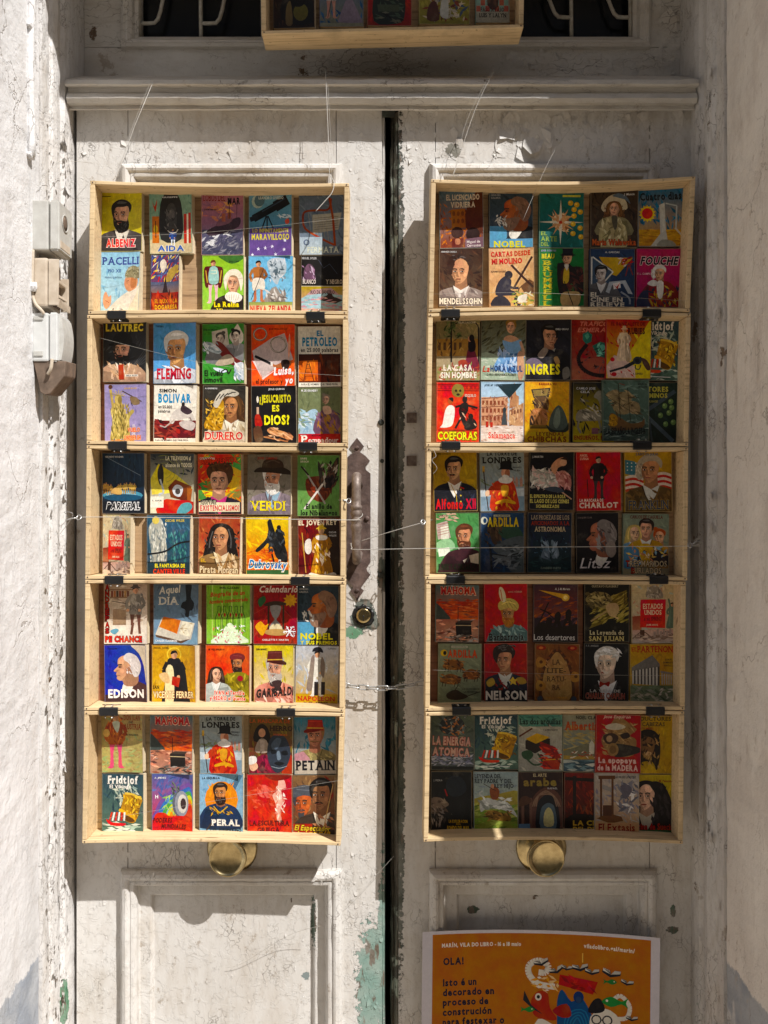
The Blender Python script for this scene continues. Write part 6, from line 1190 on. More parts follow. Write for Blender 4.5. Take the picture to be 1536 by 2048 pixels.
def _(a):
    a.b('e09c10 e8b020 d88c0c', 0, 0, 100, 120, 24, 18, 60); a.p('382c20', 14, 18, 58, 14, 54, 36, 20, 38); a.p('8c7440', 18, 20, 54, 17, 50, 32, 22, 34); a.s_('5c4028', 22, 38, 50, 36, 54, 60, 44, 70, 24, 66); a.b('8c6c40 2c1c14 a88858', 20, 16, 36, 56, 30, 6, 60); a.s_('b07848', 14, 70, 24, 62, 46, 64, 52, 84, 46, 100, 14, 98); a.s_('2c2018', 12, 84, 18, 78, 22, 98, 12, 108); a.r_('8c7030', 12, 100, 40, 8, '5c4820'); a.b('6c4828 c89060', 14, 64, 38, 40, 20, 7, 70)
    a.s_('4c5850', 54, 104, 60, 74, 76, 54, 90, 72, 98, 104, 90, 116, 62, 116); a.s_('788474', 64, 96, 70, 66, 78, 62, 80, 92, 72, 108); a.s_('2c342c', 48, 98, 64, 110, 88, 110, 100, 92, 98, 112, 74, 120, 56, 114); a.r_('d8b818', 0, 116, 100, 24, 'e0c020')
    a.t('BARBARA VILI', 32, 3, 40, 5, '8c2c14', None, 'b'); a.t('LEYENDAS', 26, 116, 62, 8, '8c4c1c', None, 'b'); a.t('CHIBCHAS', 6, 126, 88, 12, '8c4020', None, 'b')
bk('R2', (1049, 763, 1138, 885), 'amber paperback with clay idol and conquistador helmet', ('e29e12', 'd8b018'), _)
def _(a):
    a.b('0f1012 181a1c', 0, 0, 100, 120, 16, 18, 60); a.s_('8c8470', 8, 76, 18, 64, 40, 64, 60, 72, 66, 58, 60, 40, 50, 34, 60, 20, 74, 22, 86, 34, 82, 50, 80, 76, 70, 88, 30, 90, 10, 90); a.l('8c8470', 5, 16, 84, 12, 104, 20, 118); a.l('8c8470', 5, 62, 84, 68, 108, 64, 118); a.l('8c8470', 4, 72, 80, 84, 98); a.b('b0a890 5c5848 c8c0a8', 12, 40, 68, 46, 36, 7, 40); a.l('8c8c88', 1.4, 82, 4, 70, 22); a.s_('b08090', 72, 66, 90, 60, 92, 100, 80, 110); a.poly('905c64', [(46, 106), (62, 106), (62, 122), (46, 122)])
    a.t('CAMILO JOSE', 8, 12, 46, 5, 'ccc'); a.t('CELA', 18, 20, 22, 5, 'ccc'); a.r_('c8b018', 0, 120, 100, 20); a.t('ENSUEÑOS, FIGURAS', 4, 124, 110, 9, 'a81c18', None, 'b')
bk('R2', (1145, 764, 1228, 885), 'black paperback with pale rearing horse', ('101114', 'c8b018'), _)
def _(a):
    a.b('4c6458 5c7468 3c5044 6c8478', 0, 0, 100, 100, 36, 18, 20); a.b('384c44 8c9c90 2c3c38 5c7068', 0, 94, 100, 46, 50, 12, -10, .3); a.s_('6c5030', 14, 84, 20, 76, 34, 84, 60, 100, 84, 96, 90, 88, 86, 110, 40, 116, 16, 112); a.s_('a87c28', 14, 84, 24, 78, 32, 88, 30, 104, 16, 104); a.b('c89838 6c4818', 14, 80, 18, 24, 14, 5, 40)
    for q in ((6, 34, 30, 22, 44, 44, 30, 50), (22, 56, 54, 44, 70, 58, 54, 78, 30, 76), (40, 28, 60, 30, 62, 46, 44, 42), (58, 50, 78, 54, 80, 76, 64, 74)): a.s_('8c7c58', *q); 
    a.b('a8946c 6c5c3c 504430', 10, 24, 70, 56, 40, 8, 20); a.l('2c2418', 1.6, 34, 8, 38, 92); a.l('2c2418', 1.4, 54, 18, 60, 96); a.l('2c2418', 1, 4, 34, 90, 92); a.l('8c3c2c', 1.4, 36, 8, 48, 12)
    a.t('MIGUEL DE', 76, 8, 20, 4, '222'); a.t('CERVANTES', 76, 15, 20, 4, '222'); a.t('LA ESPAÑOLA INGLESA', 6, 110, 86, 14, '10181a', None, 'b')
bk('R2', (1206, 760, 1298, 882), 'grey green paperback with tall sailing galleon', ('4e665a', '40544a'), _, dy=.007, thick=.008)
def _(a):
    a.b('182c24 203830 101f1a', 0, 0, 100, 140, 24, 18, 60); a.l('4c5c60', 9, 10, 40, 30, 140); a.l('50606a', 9, 30, 80, 90, 136); a.l('404e58', 9, 20, 70, 94, 20); a.l('38444c', 4, 34, 84, 40, 136)
    for x, y in ((70, 54), (84, 44), (60, 76), (80, 70), (72, 96), (90, 92), (86, 58)): a.e('6c8c50', x, y, 6, 6.5); a.e('a0b878', x-2, y-2, 2.4, 2.4)
    a.s_('a83028', 8, 104, 18, 100, 22, 120, 10, 122); a.t('CULTORES', 0, 10, 78, 11, 'c8c050', None, 'b'); a.t('DE CAMINOS', -10, 25, 86, 10, 'c8c050', None, 'b'); a.t('J. ESQUAGE', 14, 41, 40, 5, 'a8a050')
bk('R2', (1270, 765, 1355, 886), 'dark green paperback with crossing roads, partly covered', ('1a3028', '16261f'), _)
# ---- crate R3
def _(a):
    a.b('b8941c c8a424 a88418 9c7818', 0, 0, 100, 140, 26, 18, 80); a.face(48, 44, 48, 'd0a078', '1c1410', '181a26', -1, 'short', 'mous', shirt='ece8e0'); a.b('242838 10121a 303448', 22, 88, 76, 50, 26, 10, 70); a.s_('c8a030', 74, 68, 90, 66, 96, 76, 80, 78); a.l('c8a030', 1.4, 40, 78, 52, 104, 54, 138); [a.e('d8b848', 62, 90+14*i, 2, 2, n=7) for i in range(3)]; a.l('b82c24', 3, 60, 84, 70, 88); a.t('CONDE CANOLAS', 4, 5, 36, 4, '5c4410')
    a.t('Alfonso XII', 4, 112, 92, 22, 'd02830', None, 'b')
bk('R3', (868, 902, 955, 1023), 'mustard paperback with moustached naval officer, red title', ('ba961e', 'a88418'), _)
bk('R3', (961, 901, 1049, 1023), 'shaded paperback of a red coated tower guard', ('8e9692', '90a4b0'), torre)
def _(a):
    a.b('0c0c12 14141c', 0, 0, 100, 140, 14, 18, 60); a.s_('c8c4b8', 2, 62, 14, 44, 34, 46, 48, 50, 62, 60, 70, 80, 50, 88, 20, 84, 4, 76); a.b('e8e4dc a8a498 d8b8b0 908c84', 2, 44, 64, 46, 70, 9, 20, 1); a.s_('b87c70', 60, 52, 80, 46, 94, 66, 92, 90, 74, 84, 62, 70); a.b('d8a098 984c4c', 62, 48, 30, 42, 24, 8, 60); a.s_('c89070', 48, 40, 58, 22, 74, 14, 84, 20, 78, 32, 64, 40, 58, 56); a.e('d8a888', 76, 26, 8, 9); a.s_('2c1810', 68, 18, 82, 14, 88, 24, 80, 20); a.l('c8a080', 3, 62, 88, 96, 114); a.s_('3c4450', 32, 90, 60, 84, 80, 96, 60, 98)
    a.t('J. MARTIN', 6, 11, 24, 4.6, 'ccc'); a.t('EL ESPECTRO DE LA ROSA', 2, 104, 80, 7.5, 'd8cc6c', None, 'b'); a.t('EL LAGO DE LOS CISNES', 2, 115, 88, 8.5, 'd8cc6c', None, 'b'); a.t('SCHEREZADE', 16, 128, 52, 7, 'd8cc6c', None, 'b')
bk('R3', (1058, 902, 1146, 1019), 'black paperback with white tutu ballerina', ('0e0e14', '12121a'), _)
def _(a):
    a.b('b81820 c82028 a8141c', 0, 0, 100, 140, 20, 18, 80); a.fig(50, 14, 98, '24181a', leg='3c3030', hr='141010', sk='c8a890'); a.l('181010', 1.8, 24, 66, 26, 108); a.t('ANGEL', 8, 8, 18, 5, 'e8b8a8'); a.t('ZUÑIGA', 8, 16, 20, 5, 'e8b8a8'); a.t('LA MASCARA DE', 6, 112, 54, 6.5, 'ecd8c8', None, 'b'); a.t('CHARLOT', 5, 121, 88, 12, 'ecd8c8', None, 'b')
bk('R3', (1154, 902, 1242, 1022), 'bright red paperback with small dark suited standing figure', ('ba1a22', 'b8181f'), _)
def _(a):
    a.b('b8901c c8a024 a88018', 0, 0, 100, 140, 22, 18, 60); a.p('3c7484', 0, 20, 20, 24, 34, 34, 32, 60, 0, 52); [a.e('d8d8d0', 6+9*(i % 3), 28+8*(i//3), 1.5, 1.5, n=6) for i in range(9)]; [a.l('b83c30' if i % 2 else 'd8c8b8', 6, 0, 62+6*i, 20, 58+6*i, 40, 66+6*i, sm=True) for i in range(6)]; [a.l('b83c30' if i % 2 else 'd8c8b8', 6, 70, 54+6*i, 84, 52+6*i, 100, 58+6*i, sm=True) for i in range(7)]
    a.face(56, 46, 56, 'b8845c', 'a89c88', '5c4420', -1, 'wig', shirt='c8c8c0'); a.b('6c5028 4c3818 7c5c30', 8, 92, 88, 40, 30, 11, 60); a.t('SANTOS JULIA', 24, 5, 48, 5.5, '4c5870', None, 's'); a.t('FRANKLIN', 8, 114, 84, 20, '384458', 'a88c40', 's', ow=.04)
bk('R3', (1250, 902, 1343, 1024), 'yellow paperback with grey haired statesman and striped flag', ('ba921e', '6c5424'), _)
def _(a):
    a.b('4c8c4c 5c9c58 3c7c40', 0, 0, 100, 140, 20, 18, 60); a.p('b8a8a0', 0, 26, 26, 18, 34, 58, 4, 62); a.p('e0e0d0', 10, 32, 28, 26, 30, 60, 12, 62); [a.l('a84840', 1, 4, 28+6*i, 30, 22+6*i) for i in range(5)]; a.s_('98c898', 0, 70, 30, 60, 44, 80, 20, 92, 0, 90); a.p('e4ecdc', 4, 84, 30, 80, 34, 98, 6, 102); a.face(66, 56, 46, 'c88c68', '5c3420', '3c1c24', -1, 'short', 'full', shirt='d8d0c0'); a.s_('3c1c24', 44, 108, 52, 86, 74, 78, 88, 92, 60, 112); a.p('d8c8b0', 76, 100, 98, 94, 98, 120, 80, 116); a.b('70a870 c8a890', 0, 0, 60, 20, 14, 10, 10)
    a.t('LAMOTE', 6, 4, 20, 4.6, '222'); a.t('RIMSKY-KORSAKOV', 5, 119, 90, 14, '18200f', None, 'b')
bk('R3', (873, 1026, 959, 1146), 'green paperback with bearded composer among music sheets', ('4e8e4e', '4c8c4c'), _)
def _(a):
    a.b('1c3858 244468 142c48', 0, 0, 100, 140, 24, 18, 60); a.s_('2c4838', 38, 40, 60, 28, 86, 34, 98, 56, 80, 66, 50, 58); a.s_('3c2c20', 16, 30, 30, 24, 40, 44, 44, 70, 30, 74, 22, 54); a.b('4c3828 5c4430 181410', 14, 26, 34, 46, 26, 7, 70); a.s_('4c5458', 30, 80, 60, 62, 100, 56, 100, 92, 50, 96, 34, 92); a.s_('586064', 30, 98, 100, 88, 100, 118, 60, 124, 36, 110); a.l('10161c', 3, 26, 96, 60, 102, 100, 92); a.s_('4c585c', 64, 118, 100, 108, 100, 140, 72, 140); a.l('101820', 5, 22, 74, 26, 138); a.b('788084 2c3438', 34, 70, 62, 60, 30, 10, -10)
    a.r_('b8b8a0', 30, 5, 38, 5); a.t('COLECCION', 33, 6, 32, 3, '222'); a.e('c8c8b8', 8, 19, 8, 9); a.e('1c3858', 10, 19, 4, 6); a.t('ARDILLA', 16, 12, 72, 20, 'd8b81c', None, 'b')
bk('R3', (961, 1025, 1048, 1145), 'dark blue paperback with yellow banner title and caped rider', ('1e3a5a', '182f4a'), _)
def _(a):
    a.b('141c30 1c2840 101626', 0, 0, 100, 90, 24, 18, 60); a.b('1c3438 284848 122428', 0, 104, 100, 36, 30, 13, 0, .2); a.s_('607080', 30, 108, 36, 84, 46, 64, 50, 96, 48, 112); a.s_('6c7c88', 54, 64, 66, 76, 72, 100, 56, 106); a.s_('283c40', 26, 104, 50, 110, 78, 102, 70, 116, 34, 118); a.b('8c9cac 3c5058', 30, 64, 40, 46, 20, 8, 80); a.b('3c5c74 6c8ca4', 10, 60, 80, 40, 16, 3, 20)
    a.t('LAS PROEZAS DE LOS', 8, 6, 86, 10, 'b09c80', None, 's'); a.t('AFICIONADOS A LA', 8, 20, 86, 9, 'a03428', None, 's'); a.t('ASTRONOMIA', 16, 33, 70, 11, 'c8b490', None, 's'); a.t('CANDIDO CUETO', 30, 127, 46, 4.6, '8c9c8c')
bk('R3', (1055, 1025, 1143, 1145), 'navy paperback with twin sails at night, serif title', ('151d32', '183034'), _)
def _(a):
    a.b('141014 1c1418 0c0a0c', 0, 0, 100, 140, 18, 18, 60); a.prof(58, 56, 62, -1, 'a86850', '7c7470', '0c0a0e', '', 'long'); a.b('98908c 4c4444', 50, 28, 40, 60, 30, 9, 60); a.s_('8c8078', 70, 74, 88, 66, 94, 90, 84, 104, 72, 96); a.t('JOAQUIN CLAR', 4, 9, 34, 3.6, '7c6c68', None, 's')
    a.t('Litsz', 8, 104, 70, 24, 'e8e0dc', None, 'il')
bk('R3', (1153, 1026, 1238, 1147), 'black paperback with long haired pianist profile, script title', ('141014', '0f0c10'), _)
def _(a):
    a.b('7c8c78 8c9c84 6c7c6c', 0, 0, 100, 80, 20, 16, 60); a.face(24, 46, 32, 'd8b090', 'c8b068', '6c94b0', 1, 'long', female=True, shirt='d8dce0'); a.face(80, 54, 32, 'd8a480', 'b0502c', 'c09050', -1, 'bun', female=True, shirt=None); a.face(50, 36, 38, 'dca888', '241814', 'b88c2c', 0, 'short', female=True, shirt='e0e0dc'); a.s_('4c80a0', 2, 84, 20, 74, 38, 90, 36, 120, 0, 124); a.s_('c8a030', 36, 72, 62, 72, 66, 104, 40, 106); a.s_('18141c', 60, 96, 76, 84, 98, 92, 98, 118, 64, 114); a.b('e0c060 88b0c8 c8845c 2c242c e8dcc8', 4, 74, 92, 44, 50, 7, 50, 1)
    a.t('CARLOS DE TAGUILLA', 14, 4, 72, 7, '6c2418', None, 's'); a.t('TRES MARIDOS', 6, 108, 90, 13, 'd8c49c', '3c2420', 's'); a.t('BURLADOS', 18, 124, 66, 13, 'd8c49c', '3c2420', 's'); a.t('B', 18, 124, 8, 13, 'b02c24', None, 's'); a.t('T', 6, 108, 8, 13, 'b02c24', None, 's')
bk('R3', (1246, 1027, 1337, 1149), 'sage paperback with three women, dark haired one central', ('7e8e7a', '8c8468'), _)
# ---- crate R4
bk('R4', (871, 1170, 957, 1284), 'shaded red sky paperback with black cube shrine', ('4c7078', 'a8806c'), mahoma)
def _(a):
    a.b('b81c1c c42420 a81818', 0, 0, 100, 140, 20, 18, 80); a.face(56, 74, 40, 'b88858', 'b07030', '5c7c7c', -1, 'short', 'full', 'turban', 'c8b060', shirt=None); a.b('88a8a4 4c6c6c a8c0b8', 18, 104, 78, 36, 34, 9, 60); a.s_('d8d0b0', 40, 42, 34, 24, 36, 8, 44, 12, 50, 30, 48, 44); a.l('c85c30', 2, 42, 42, 38, 14); a.t('HANS VIGNNER', 56, 18, 32, 4, 'd0a088'); a.t('Barbarroja', 10, 120, 80, 16, '141010', '7c9090', 's', ow=.03)
bk('R4', (970, 1168, 1056, 1284), 'red paperback with orange bearded man in feathered turban', ('ba1e1e', 'b41c1c'), _)
def _(a):
    a.poly('3c2838', [(0, 0), (100, 0), (100, 80), (0, 80)], '7c3c28'); a.b('4c3040 5c3840 8c4428 a85c2c', 0, 30, 100, 70, 40, 14, -20, .3); a.p('d8a840', 10, 14, 70, 24, 74, 34, 68, 36); a.e('e0b448', 72, 32, 9, 9); a.e('f8e088', 72, 32, 5, 5); a.r_('20140f', 0, 108, 100, 32, '181014'); a.s_('1c120c', 0, 110, 20, 92, 50, 104, 80, 100, 100, 96, 100, 118, 0, 118)
    a.l('1c120f', 3, 6, 108, 34, 44); a.l('1c120f', 3, 14, 60, 40, 72); a.l('1c120f', 2, 24, 62, 60, 96)
    for x, y in ((34, 88), (54, 74), (78, 68)): a.s_('1c100c', x-6, y, x+2, y-8, x+8, y, x+6, y+16, x+10, y+34, x+2, y+34, x, y+20, x-8, y+34, x-12, y+32, x-6, y+14)
    a.t('A. J. M. Moreno', 48, 9, 34, 5, 'ddd', None, 'i'); a.t('Los desertores', 1, 121, 92, 14, 'd0ccc8', None, 'l')
bk('R4', (1067, 1168, 1155, 1284), 'dusk paperback with comet and marching silhouettes', ('3e2a3a', '1c1214'), _)
def _(a):
    a.b('14120e 1c1a14', 0, 0, 100, 140, 20, 18, 60); a.poly('6c5c20', [(60, 30), (94, 14), (96, 50), (40, 96), (10, 108)]); a.b('8c7c30 4c4018 a8984c', 20, 24, 76, 70, 50, 16, -35, .15); a.s_('8c7c4c', 2, 36, 20, 20, 50, 22, 62, 40, 46, 46, 52, 60, 30, 56, 12, 50); a.b('b8a870 5c5030 302818', 4, 22, 56, 34, 50, 8, 20, .6); a.s_('b89c70', 48, 52, 70, 46, 78, 60, 70, 78, 56, 76); a.l('c8a878', 4, 60, 74, 76, 84); a.l('a88c60', 4, 14, 90, 50, 66); a.l('2c2410', 1.4, 90, 20, 90, 50)
    a.t('GUSTAVO FLAUBERT', 16, 3, 60, 5, 'a89c80', None, 's'); a.t('La Leyenda de', 12, 112, 76, 10, 'd0c49c', None, 's'); a.t('SAN JULIAN', 10, 126, 78, 11, 'c8b878', None, 's')
bk('R4', (1169, 1168, 1258, 1284), 'black gold paperback with winged falling figures', ('161410', '14120e'), _)
bk('R4', (1264, 1169, 1354, 1287), 'shaded collage paperback with red panel and bridge', ('c8b890', 'b8a894'), usa)
def _(a):
    a.b('7c8468 8c9474 6c745c', 0, 0, 100, 140, 26, 18, 40)
    for x, y, s, f in ((34, 50, 24, 1), (76, 72, 20, -1), (28, 84, 24, 1)): a.s_('7c4c24', x-s, y+4, x-s*.6, y-8, x+s*.1, y-13, x+s, y-4, x+s*.9, y+8, x+s*.3, y+12, x-s*.6, y+10); a.b('3c2414 a8703c 5c3820', x-s, y-12, 2*s, 22, 24, 6, 20); [a.l('2c1c10', 1.6, x+s*q, y+6, x+s*q-2, y+17) for q in (-.7, -.4, .5, .8)]
    a.s_('3c3024', 20, 118, 40, 108, 56, 116, 70, 124, 50, 132, 24, 130); a.l('2c2018', 1.6, 40, 108, 46, 98); a.l('2c2018', 1.6, 70, 122, 98, 112)
    a.r_('b8b8a0', 30, 5, 38, 5); a.t('COLECCION', 33, 6, 32, 3, '222'); a.e('d8b02c', 13, 22, 8, 8); a.e('1c1c18', 15, 22, 4, 5); a.t('ARDILLA', 22, 15, 68, 17, 'c8401c', None, 'b'); a.t('LOS CAZADORES DE', 56, 104, 40, 4, '2c2c20'); a.t('LA PREHISTORIA', 60, 111, 36, 4, '2c2c20')
bk('R4', (876, 1287, 962, 1406), 'sage green paperback with cave painted bison', ('7e866a', '747c60'), _)
def _(a):
    a.b('b01c1c c02420 a01818', 0, 0, 100, 140, 20, 18, 80); a.face(48, 42, 50, 'b88464', '2c201c', '1c2030', -1, 'wild', shirt='c8c8c0'); a.b('282c3c 14161e 8c2420', 16, 84, 70, 40, 20, 9, 70); a.s_('a88838', 4, 92, 18, 82, 24, 96, 10, 104); a.s_('a88838', 74, 84, 90, 82, 98, 94, 82, 98); a.p('d8b448', 62, 86, 66, 80, 70, 86, 78, 86, 72, 92, 74, 100, 66, 96, 60, 100, 62, 92, 56, 88); a.l('c8c8c0', 2, 46, 74, 60, 96); a.r_('14161e', 0, 112, 100, 28)
    a.t('NELSON', 2, 114, 96, 20, 'e4dccc', None, 'b')
bk('R4', (970, 1287, 1055, 1404), 'red paperback with young admiral in gold epaulettes', ('b21e1e', '6c1c1c'), _)
def _(a):
    a.b('7c4c24 8c5c2c 6c4020 985c30', 0, 0, 100, 140, 36, 18, 60); a.s_('50301a', 16, 140, 12, 90, 20, 50, 38, 20, 50, 12, 62, 20, 80, 50, 88, 90, 84, 140); a.s_('a8804c', 22, 134, 18, 90, 26, 54, 42, 26, 50, 20, 58, 26, 74, 54, 82, 90, 78, 134); a.b('b89058 987040', 24, 40, 52, 90, 24, 12, 80); [a.e('7c4824', x, y, 3, 3, n=7) for x, y in ((50, 15), (40, 22), (60, 22), (31, 34), (69, 34), (24, 48), (76, 48), (18, 64), (82, 64), (15, 82), (85, 82))]
    for x, y in ((14, 10), (84, 10)): a.e('8c2c20', x, y, 11, 6); a.e('c87040', x, y, 5, 3)
    for x, y in ((12, 44), (12, 100), (90, 78)): a.s_('a87838', x-10, y, x-4, y-12, x+8, y-8, x+14, y+2, x+6, y+12, x-6, y+12); a.e('5c3818', x+2, y, 4, 4)
    for x, y in ((12, 132), (88, 132)): a.e('34404c', x, y, 6, 7)
    for w, y, x in (('LA', 38, 40), ('LITE-', 58, 28), ('RATU-', 78, 28), ('RA', 98, 40)): a.t(w, x, y, len(w)*8.4, 12, '38261a', None, 'sl')
    a.t('CARLOS REMARAR', 26, 127, 48, 4, 'c88c40')
bk('R4', (1069, 1287, 1158, 1404), 'tooled leather look paperback with pointed arch', ('7e4e26', '70441f'), _)
def _(a):
    a.b('101012 18181a', 0, 0, 100, 140, 14, 18, 60); a.face(52, 50, 64, 'd8c0ac', 'd8d4cc', '101012', -1, 'short', shirt='ddd'); a.s_('d8ccc0', 42, 62, 54, 66, 60, 60, 54, 70, 46, 70); a.b('eee bcb8b0', 28, 12, 52, 20, 26, 7, 30); a.s_('8c2420', 36, 88, 46, 92, 58, 88, 56, 100, 46, 96, 36, 102); a.t('F. F. ANGLES', 4, 4, 28, 4, '999'); a.t('LA VIDA DE', 14, 107, 68, 6, 'c8c4bc', None, ''); a.t('CHARLES CHAPLIN', 4, 115, 88, 13, '9c2c20', 'b0a08c', '', ow=.03)
bk('R4', (1167, 1286, 1256, 1407), 'black paperback with smiling white haired man', ('111113', '0e0e10'), _)
def _(a):
    a.poly('b88c2c', [(0, 0), (100, 0), (100, 96), (0, 96)], 'a88430'); a.b('c09830 a47c24', 0, 0, 100, 90, 18, 16, 60); a.r_('5c6c4c', 0, 96, 100, 44, '7c806c'); a.b('8c8c7c 4c5c44 b0a894 6c7c60', 0, 98, 100, 42, 60, 9, 10, .4); a.p('6c6864', 4, 54, 50, 26, 66, 46, 66, 56, 4, 66)
    a.p('403c3c', 4, 62, 66, 52, 66, 96, 6, 92); [a.p('b8b4ac', 5+7.5*i, 62-1.2*i, 9+7.5*i, 61.6-1.2*i, 9+7.5*i, 92+.6*i, 5+7.5*i, 92+.6*i) for i in range(8)]; [a.p('a09890', 70+5*i, 68+1*i, 73+5*i, 68+1*i, 73+5*i, 94, 70+5*i, 94) for i in range(6)]; a.p('7c7470', 68, 62, 100, 68, 100, 72, 68, 67); a.b('c8c0b0', 60, 104, 38, 30, 12, 6, 0)
    a.t('EL', 4, 8, 12, 9, 'a83428', None, 's'); a.t('PARTENON', 17, 5, 78, 14, 'a83428', None, 's'); a.t('JUAN', 78, 34, 14, 4, '3c2c20'); a.t('DOMINGUEZ', 74, 41, 24, 4, '3c2c20'); a.t('VENTULLO', 76, 48, 20, 4, '3c2c20')
bk('R4', (1260, 1288, 1350, 1409), 'golden paperback with ruined columned temple', ('ba8e2e', '687058'), _)
# ---- crate R5
def _(a):
    a.b('4c5848 5c6854 7c8870 3c4840', 0, 0, 100, 140, 36, 18, 20); a.s_('242c30', 18, 30, 30, 6, 54, 2, 74, 14, 76, 36, 60, 48, 32, 48); a.b('8c8c84 5c6868 3c4040 a86c40', 20, 4, 56, 44, 46, 8, 60, 1.5); a.b('9ca0b0 b8b8c0 70748c', 0, 100, 100, 28, 40, 12, 0, .4); a.r_('1c2020', 0, 130, 100, 10)
    a.t('LA ENERGIA', 4, 54, 88, 20, 'c8a090', 'a83c30', 'b', rot=2, ow=.04); a.t('ATOMICA', 4, 82, 86, 19, 'c8a090', 'a83c30', 'b', rot=2, ow=.04)
bk('R5', (862, 1430, 948, 1540), 'murky green paperback with explosion cloud, pinkish title', ('4e5a4a', '4c5458'), _)
bk('R5', (949, 1430, 1037, 1540), 'shaded blue paperback with golden drum and longship', ('284450', '4c6858'), frid)
def _(a):
    a.b('407c70 508c7c 306458', 0, 0, 100, 30, 18, 16, 20); a.r_('a8a494', 0, 30, 100, 110, '8c8c84'); a.b('b8b4a4 989488', 0, 30, 100, 110, 20, 18, 40); a.p('241c18', 16, 64, 42, 50, 72, 60, 72, 76, 38, 96, 16, 84); a.p('c89c28', 16, 60, 42, 46, 72, 56, 40, 72); a.p('8c2420', 48, 66, 84, 80, 98, 108, 84, 110, 54, 92); a.p('a02c24', 52, 108, 84, 106, 96, 112, 92, 136, 56, 134); a.l('d8a838', 2, 54, 112, 92, 110); a.s_('2c4c34', 8, 92, 26, 88, 34, 100, 24, 112, 10, 106); a.l('2c4c34', 4, 20, 110, 36, 124, 54, 118, 44, 96, sm=True); a.b('6c1c1c d04838', 50, 70, 46, 64, 26, 8, 20); a.l('5c3020', 4, 2, 54, 32, 34)
    a.t('Las dos arquillas', 4, 10, 92, 14, '101c1c', None, 's'); a.t('Y SU MURALLANO', 56, 36, 34, 4, '222')
bk('R5', (1037, 1429, 1125, 1543), 'pale paperback with two chests, one red', ('44806f', '989484'), _)
def _(a):
    a.b('8c8c70 a89c70 9c8c5c b09c58', 0, 30, 100, 60, 30, 18, 10, .3); a.r_('a08440', 0, 84, 100, 26); a.s_('707058', 0, 90, 30, 80, 56, 70, 70, 76, 100, 72, 100, 100, 0, 100); a.p('c8c4b4', 62, 96, 62, 72, 68, 62, 74, 72, 74, 96); a.b('d8d0c0 a04c34 8c5c44', 20, 92, 70, 14, 30, 5, 0); a.r_('48606c', 0, 112, 100, 28, '38505c'); a.b('6c8890 2c4450 a8b0a8', 0, 112, 100, 28, 26, 11, 0, .15); a.p('d0d0c4', 52, 122, 90, 116, 70, 128)
    a.t('NOEL CLARASO', 30, 3, 76, 8, '20201c', None, 'b'); a.t('Albertina', 4, 18, 90, 19, 'b04830', None, 'sb'); a.t('Y', 92, 40, 12, 14, 'b04830', None, 'sb')
bk('R5', (1126, 1429, 1210, 1543), 'paperback with harbour church tower and ochre sky', ('90907a', '485c64'), _)
def _(a):
    a.b('a01c24 b0242a 90181e', 0, 0, 100, 140, 20, 18, 60); a.s_('8c6c44', 24, 40, 40, 10, 52, 4, 84, 28, 90, 36, 76, 50, 90, 60, 84, 96, 50, 100, 22, 84, 12, 60); a.b('a88454 705030 b89868', 16, 20, 70, 76, 40, 12, 30); a.s_('c0b8a4', 22, 26, 44, 20, 66, 28, 50, 36, 24, 34); a.s_('3c2c24', 16, 52, 34, 44, 50, 52, 44, 68, 24, 70); a.e('a88c68', 30, 58, 7, 8); a.s_('2c201c', 54, 48, 70, 42, 76, 52, 62, 58); a.s_('282420', 36, 70, 92, 76, 98, 84, 92, 92, 44, 102); a.e('8c6c44', 38, 84, 13, 16); a.e('6c5030', 38, 84, 8, 10)
    a.t('Jose Esquiron', 16, 1, 60, 7, 'e0c0b0', None, 'i'); a.t('La epopeya', 6, 103, 84, 13, 'dcb8b0', 'a04840', 'b'); a.t('de la MADERA', 4, 121, 90, 13, 'dcb8b0', 'a04840', 'b')
bk('R5', (1191, 1429, 1280, 1545), 'crimson paperback with sawn log and palette shape', ('a21e26', '98181e'), _, dy=.006, thick=.008)
def _(a):
    a.b('b08c1c c09c28 987814', 0, 0, 100, 140, 36, 16, 80); a.s_('1c1814', 14, 130, 8, 80, 14, 44, 38, 32, 62, 44, 68, 86, 60, 132, 50, 112, 26, 112); a.s_('7c5c38', 24, 84, 22, 60, 38, 50, 54, 60, 52, 86, 40, 106, 28, 98); a.e('100c08', 31, 70, 5, 3); a.e('100c08', 46, 70, 5, 3); a.s_('c8a878', 30, 90, 38, 86, 48, 90, 40, 98); a.b('a88450 3c2c1c 14100c', 14, 44, 50, 84, 50, 7, 85, .5); a.s_('c09c28', 14, 140, 24, 118, 34, 130, 44, 116, 60, 140)
    a.t('REDUCTORES', 6, 2, 86, 9, '40341c', None, 's'); a.t('DE CABEZAS', 8, 15, 70, 9, '40341c', None, 's'); a.t('ROBERTO JIMENEZ', 8, 28, 44, 4, '902c18')
bk('R5', (1262, 1432, 1348, 1547), 'ochre paperback with a dark shrunken head', ('b28e1e', 'a88418'), _)
def _(a):
    a.b('0c1014 12181c', 0, 0, 100, 140, 16, 18, 60); a.s_('6c5c50', 0, 62, 24, 60, 44, 74, 30, 84, 0, 96); a.b('8c7c6c 4c3c34', 0, 62, 40, 34, 20, 8, 20); a.l('a03428', 3, 34, 40, 40, 56); a.b('6c6460 8c8078 3c3430', 2, 84, 34, 36, 26, 7, 70); a.s_('1c242c', 36, 30, 50, 10, 76, 14, 88, 40, 70, 56, 46, 54); a.t('J. PEDRA', 6, 18, 22, 4, '999'); a.t('LA EXPLORACION', 44, 110, 46, 6.5, 'c89c20', None, 'b'); a.t('DEL', 62, 118, 12, 3, 'c89c20'); a.t('FONDO DEL MAR', 40, 124, 54, 9, 'c8a020', None, 'b')
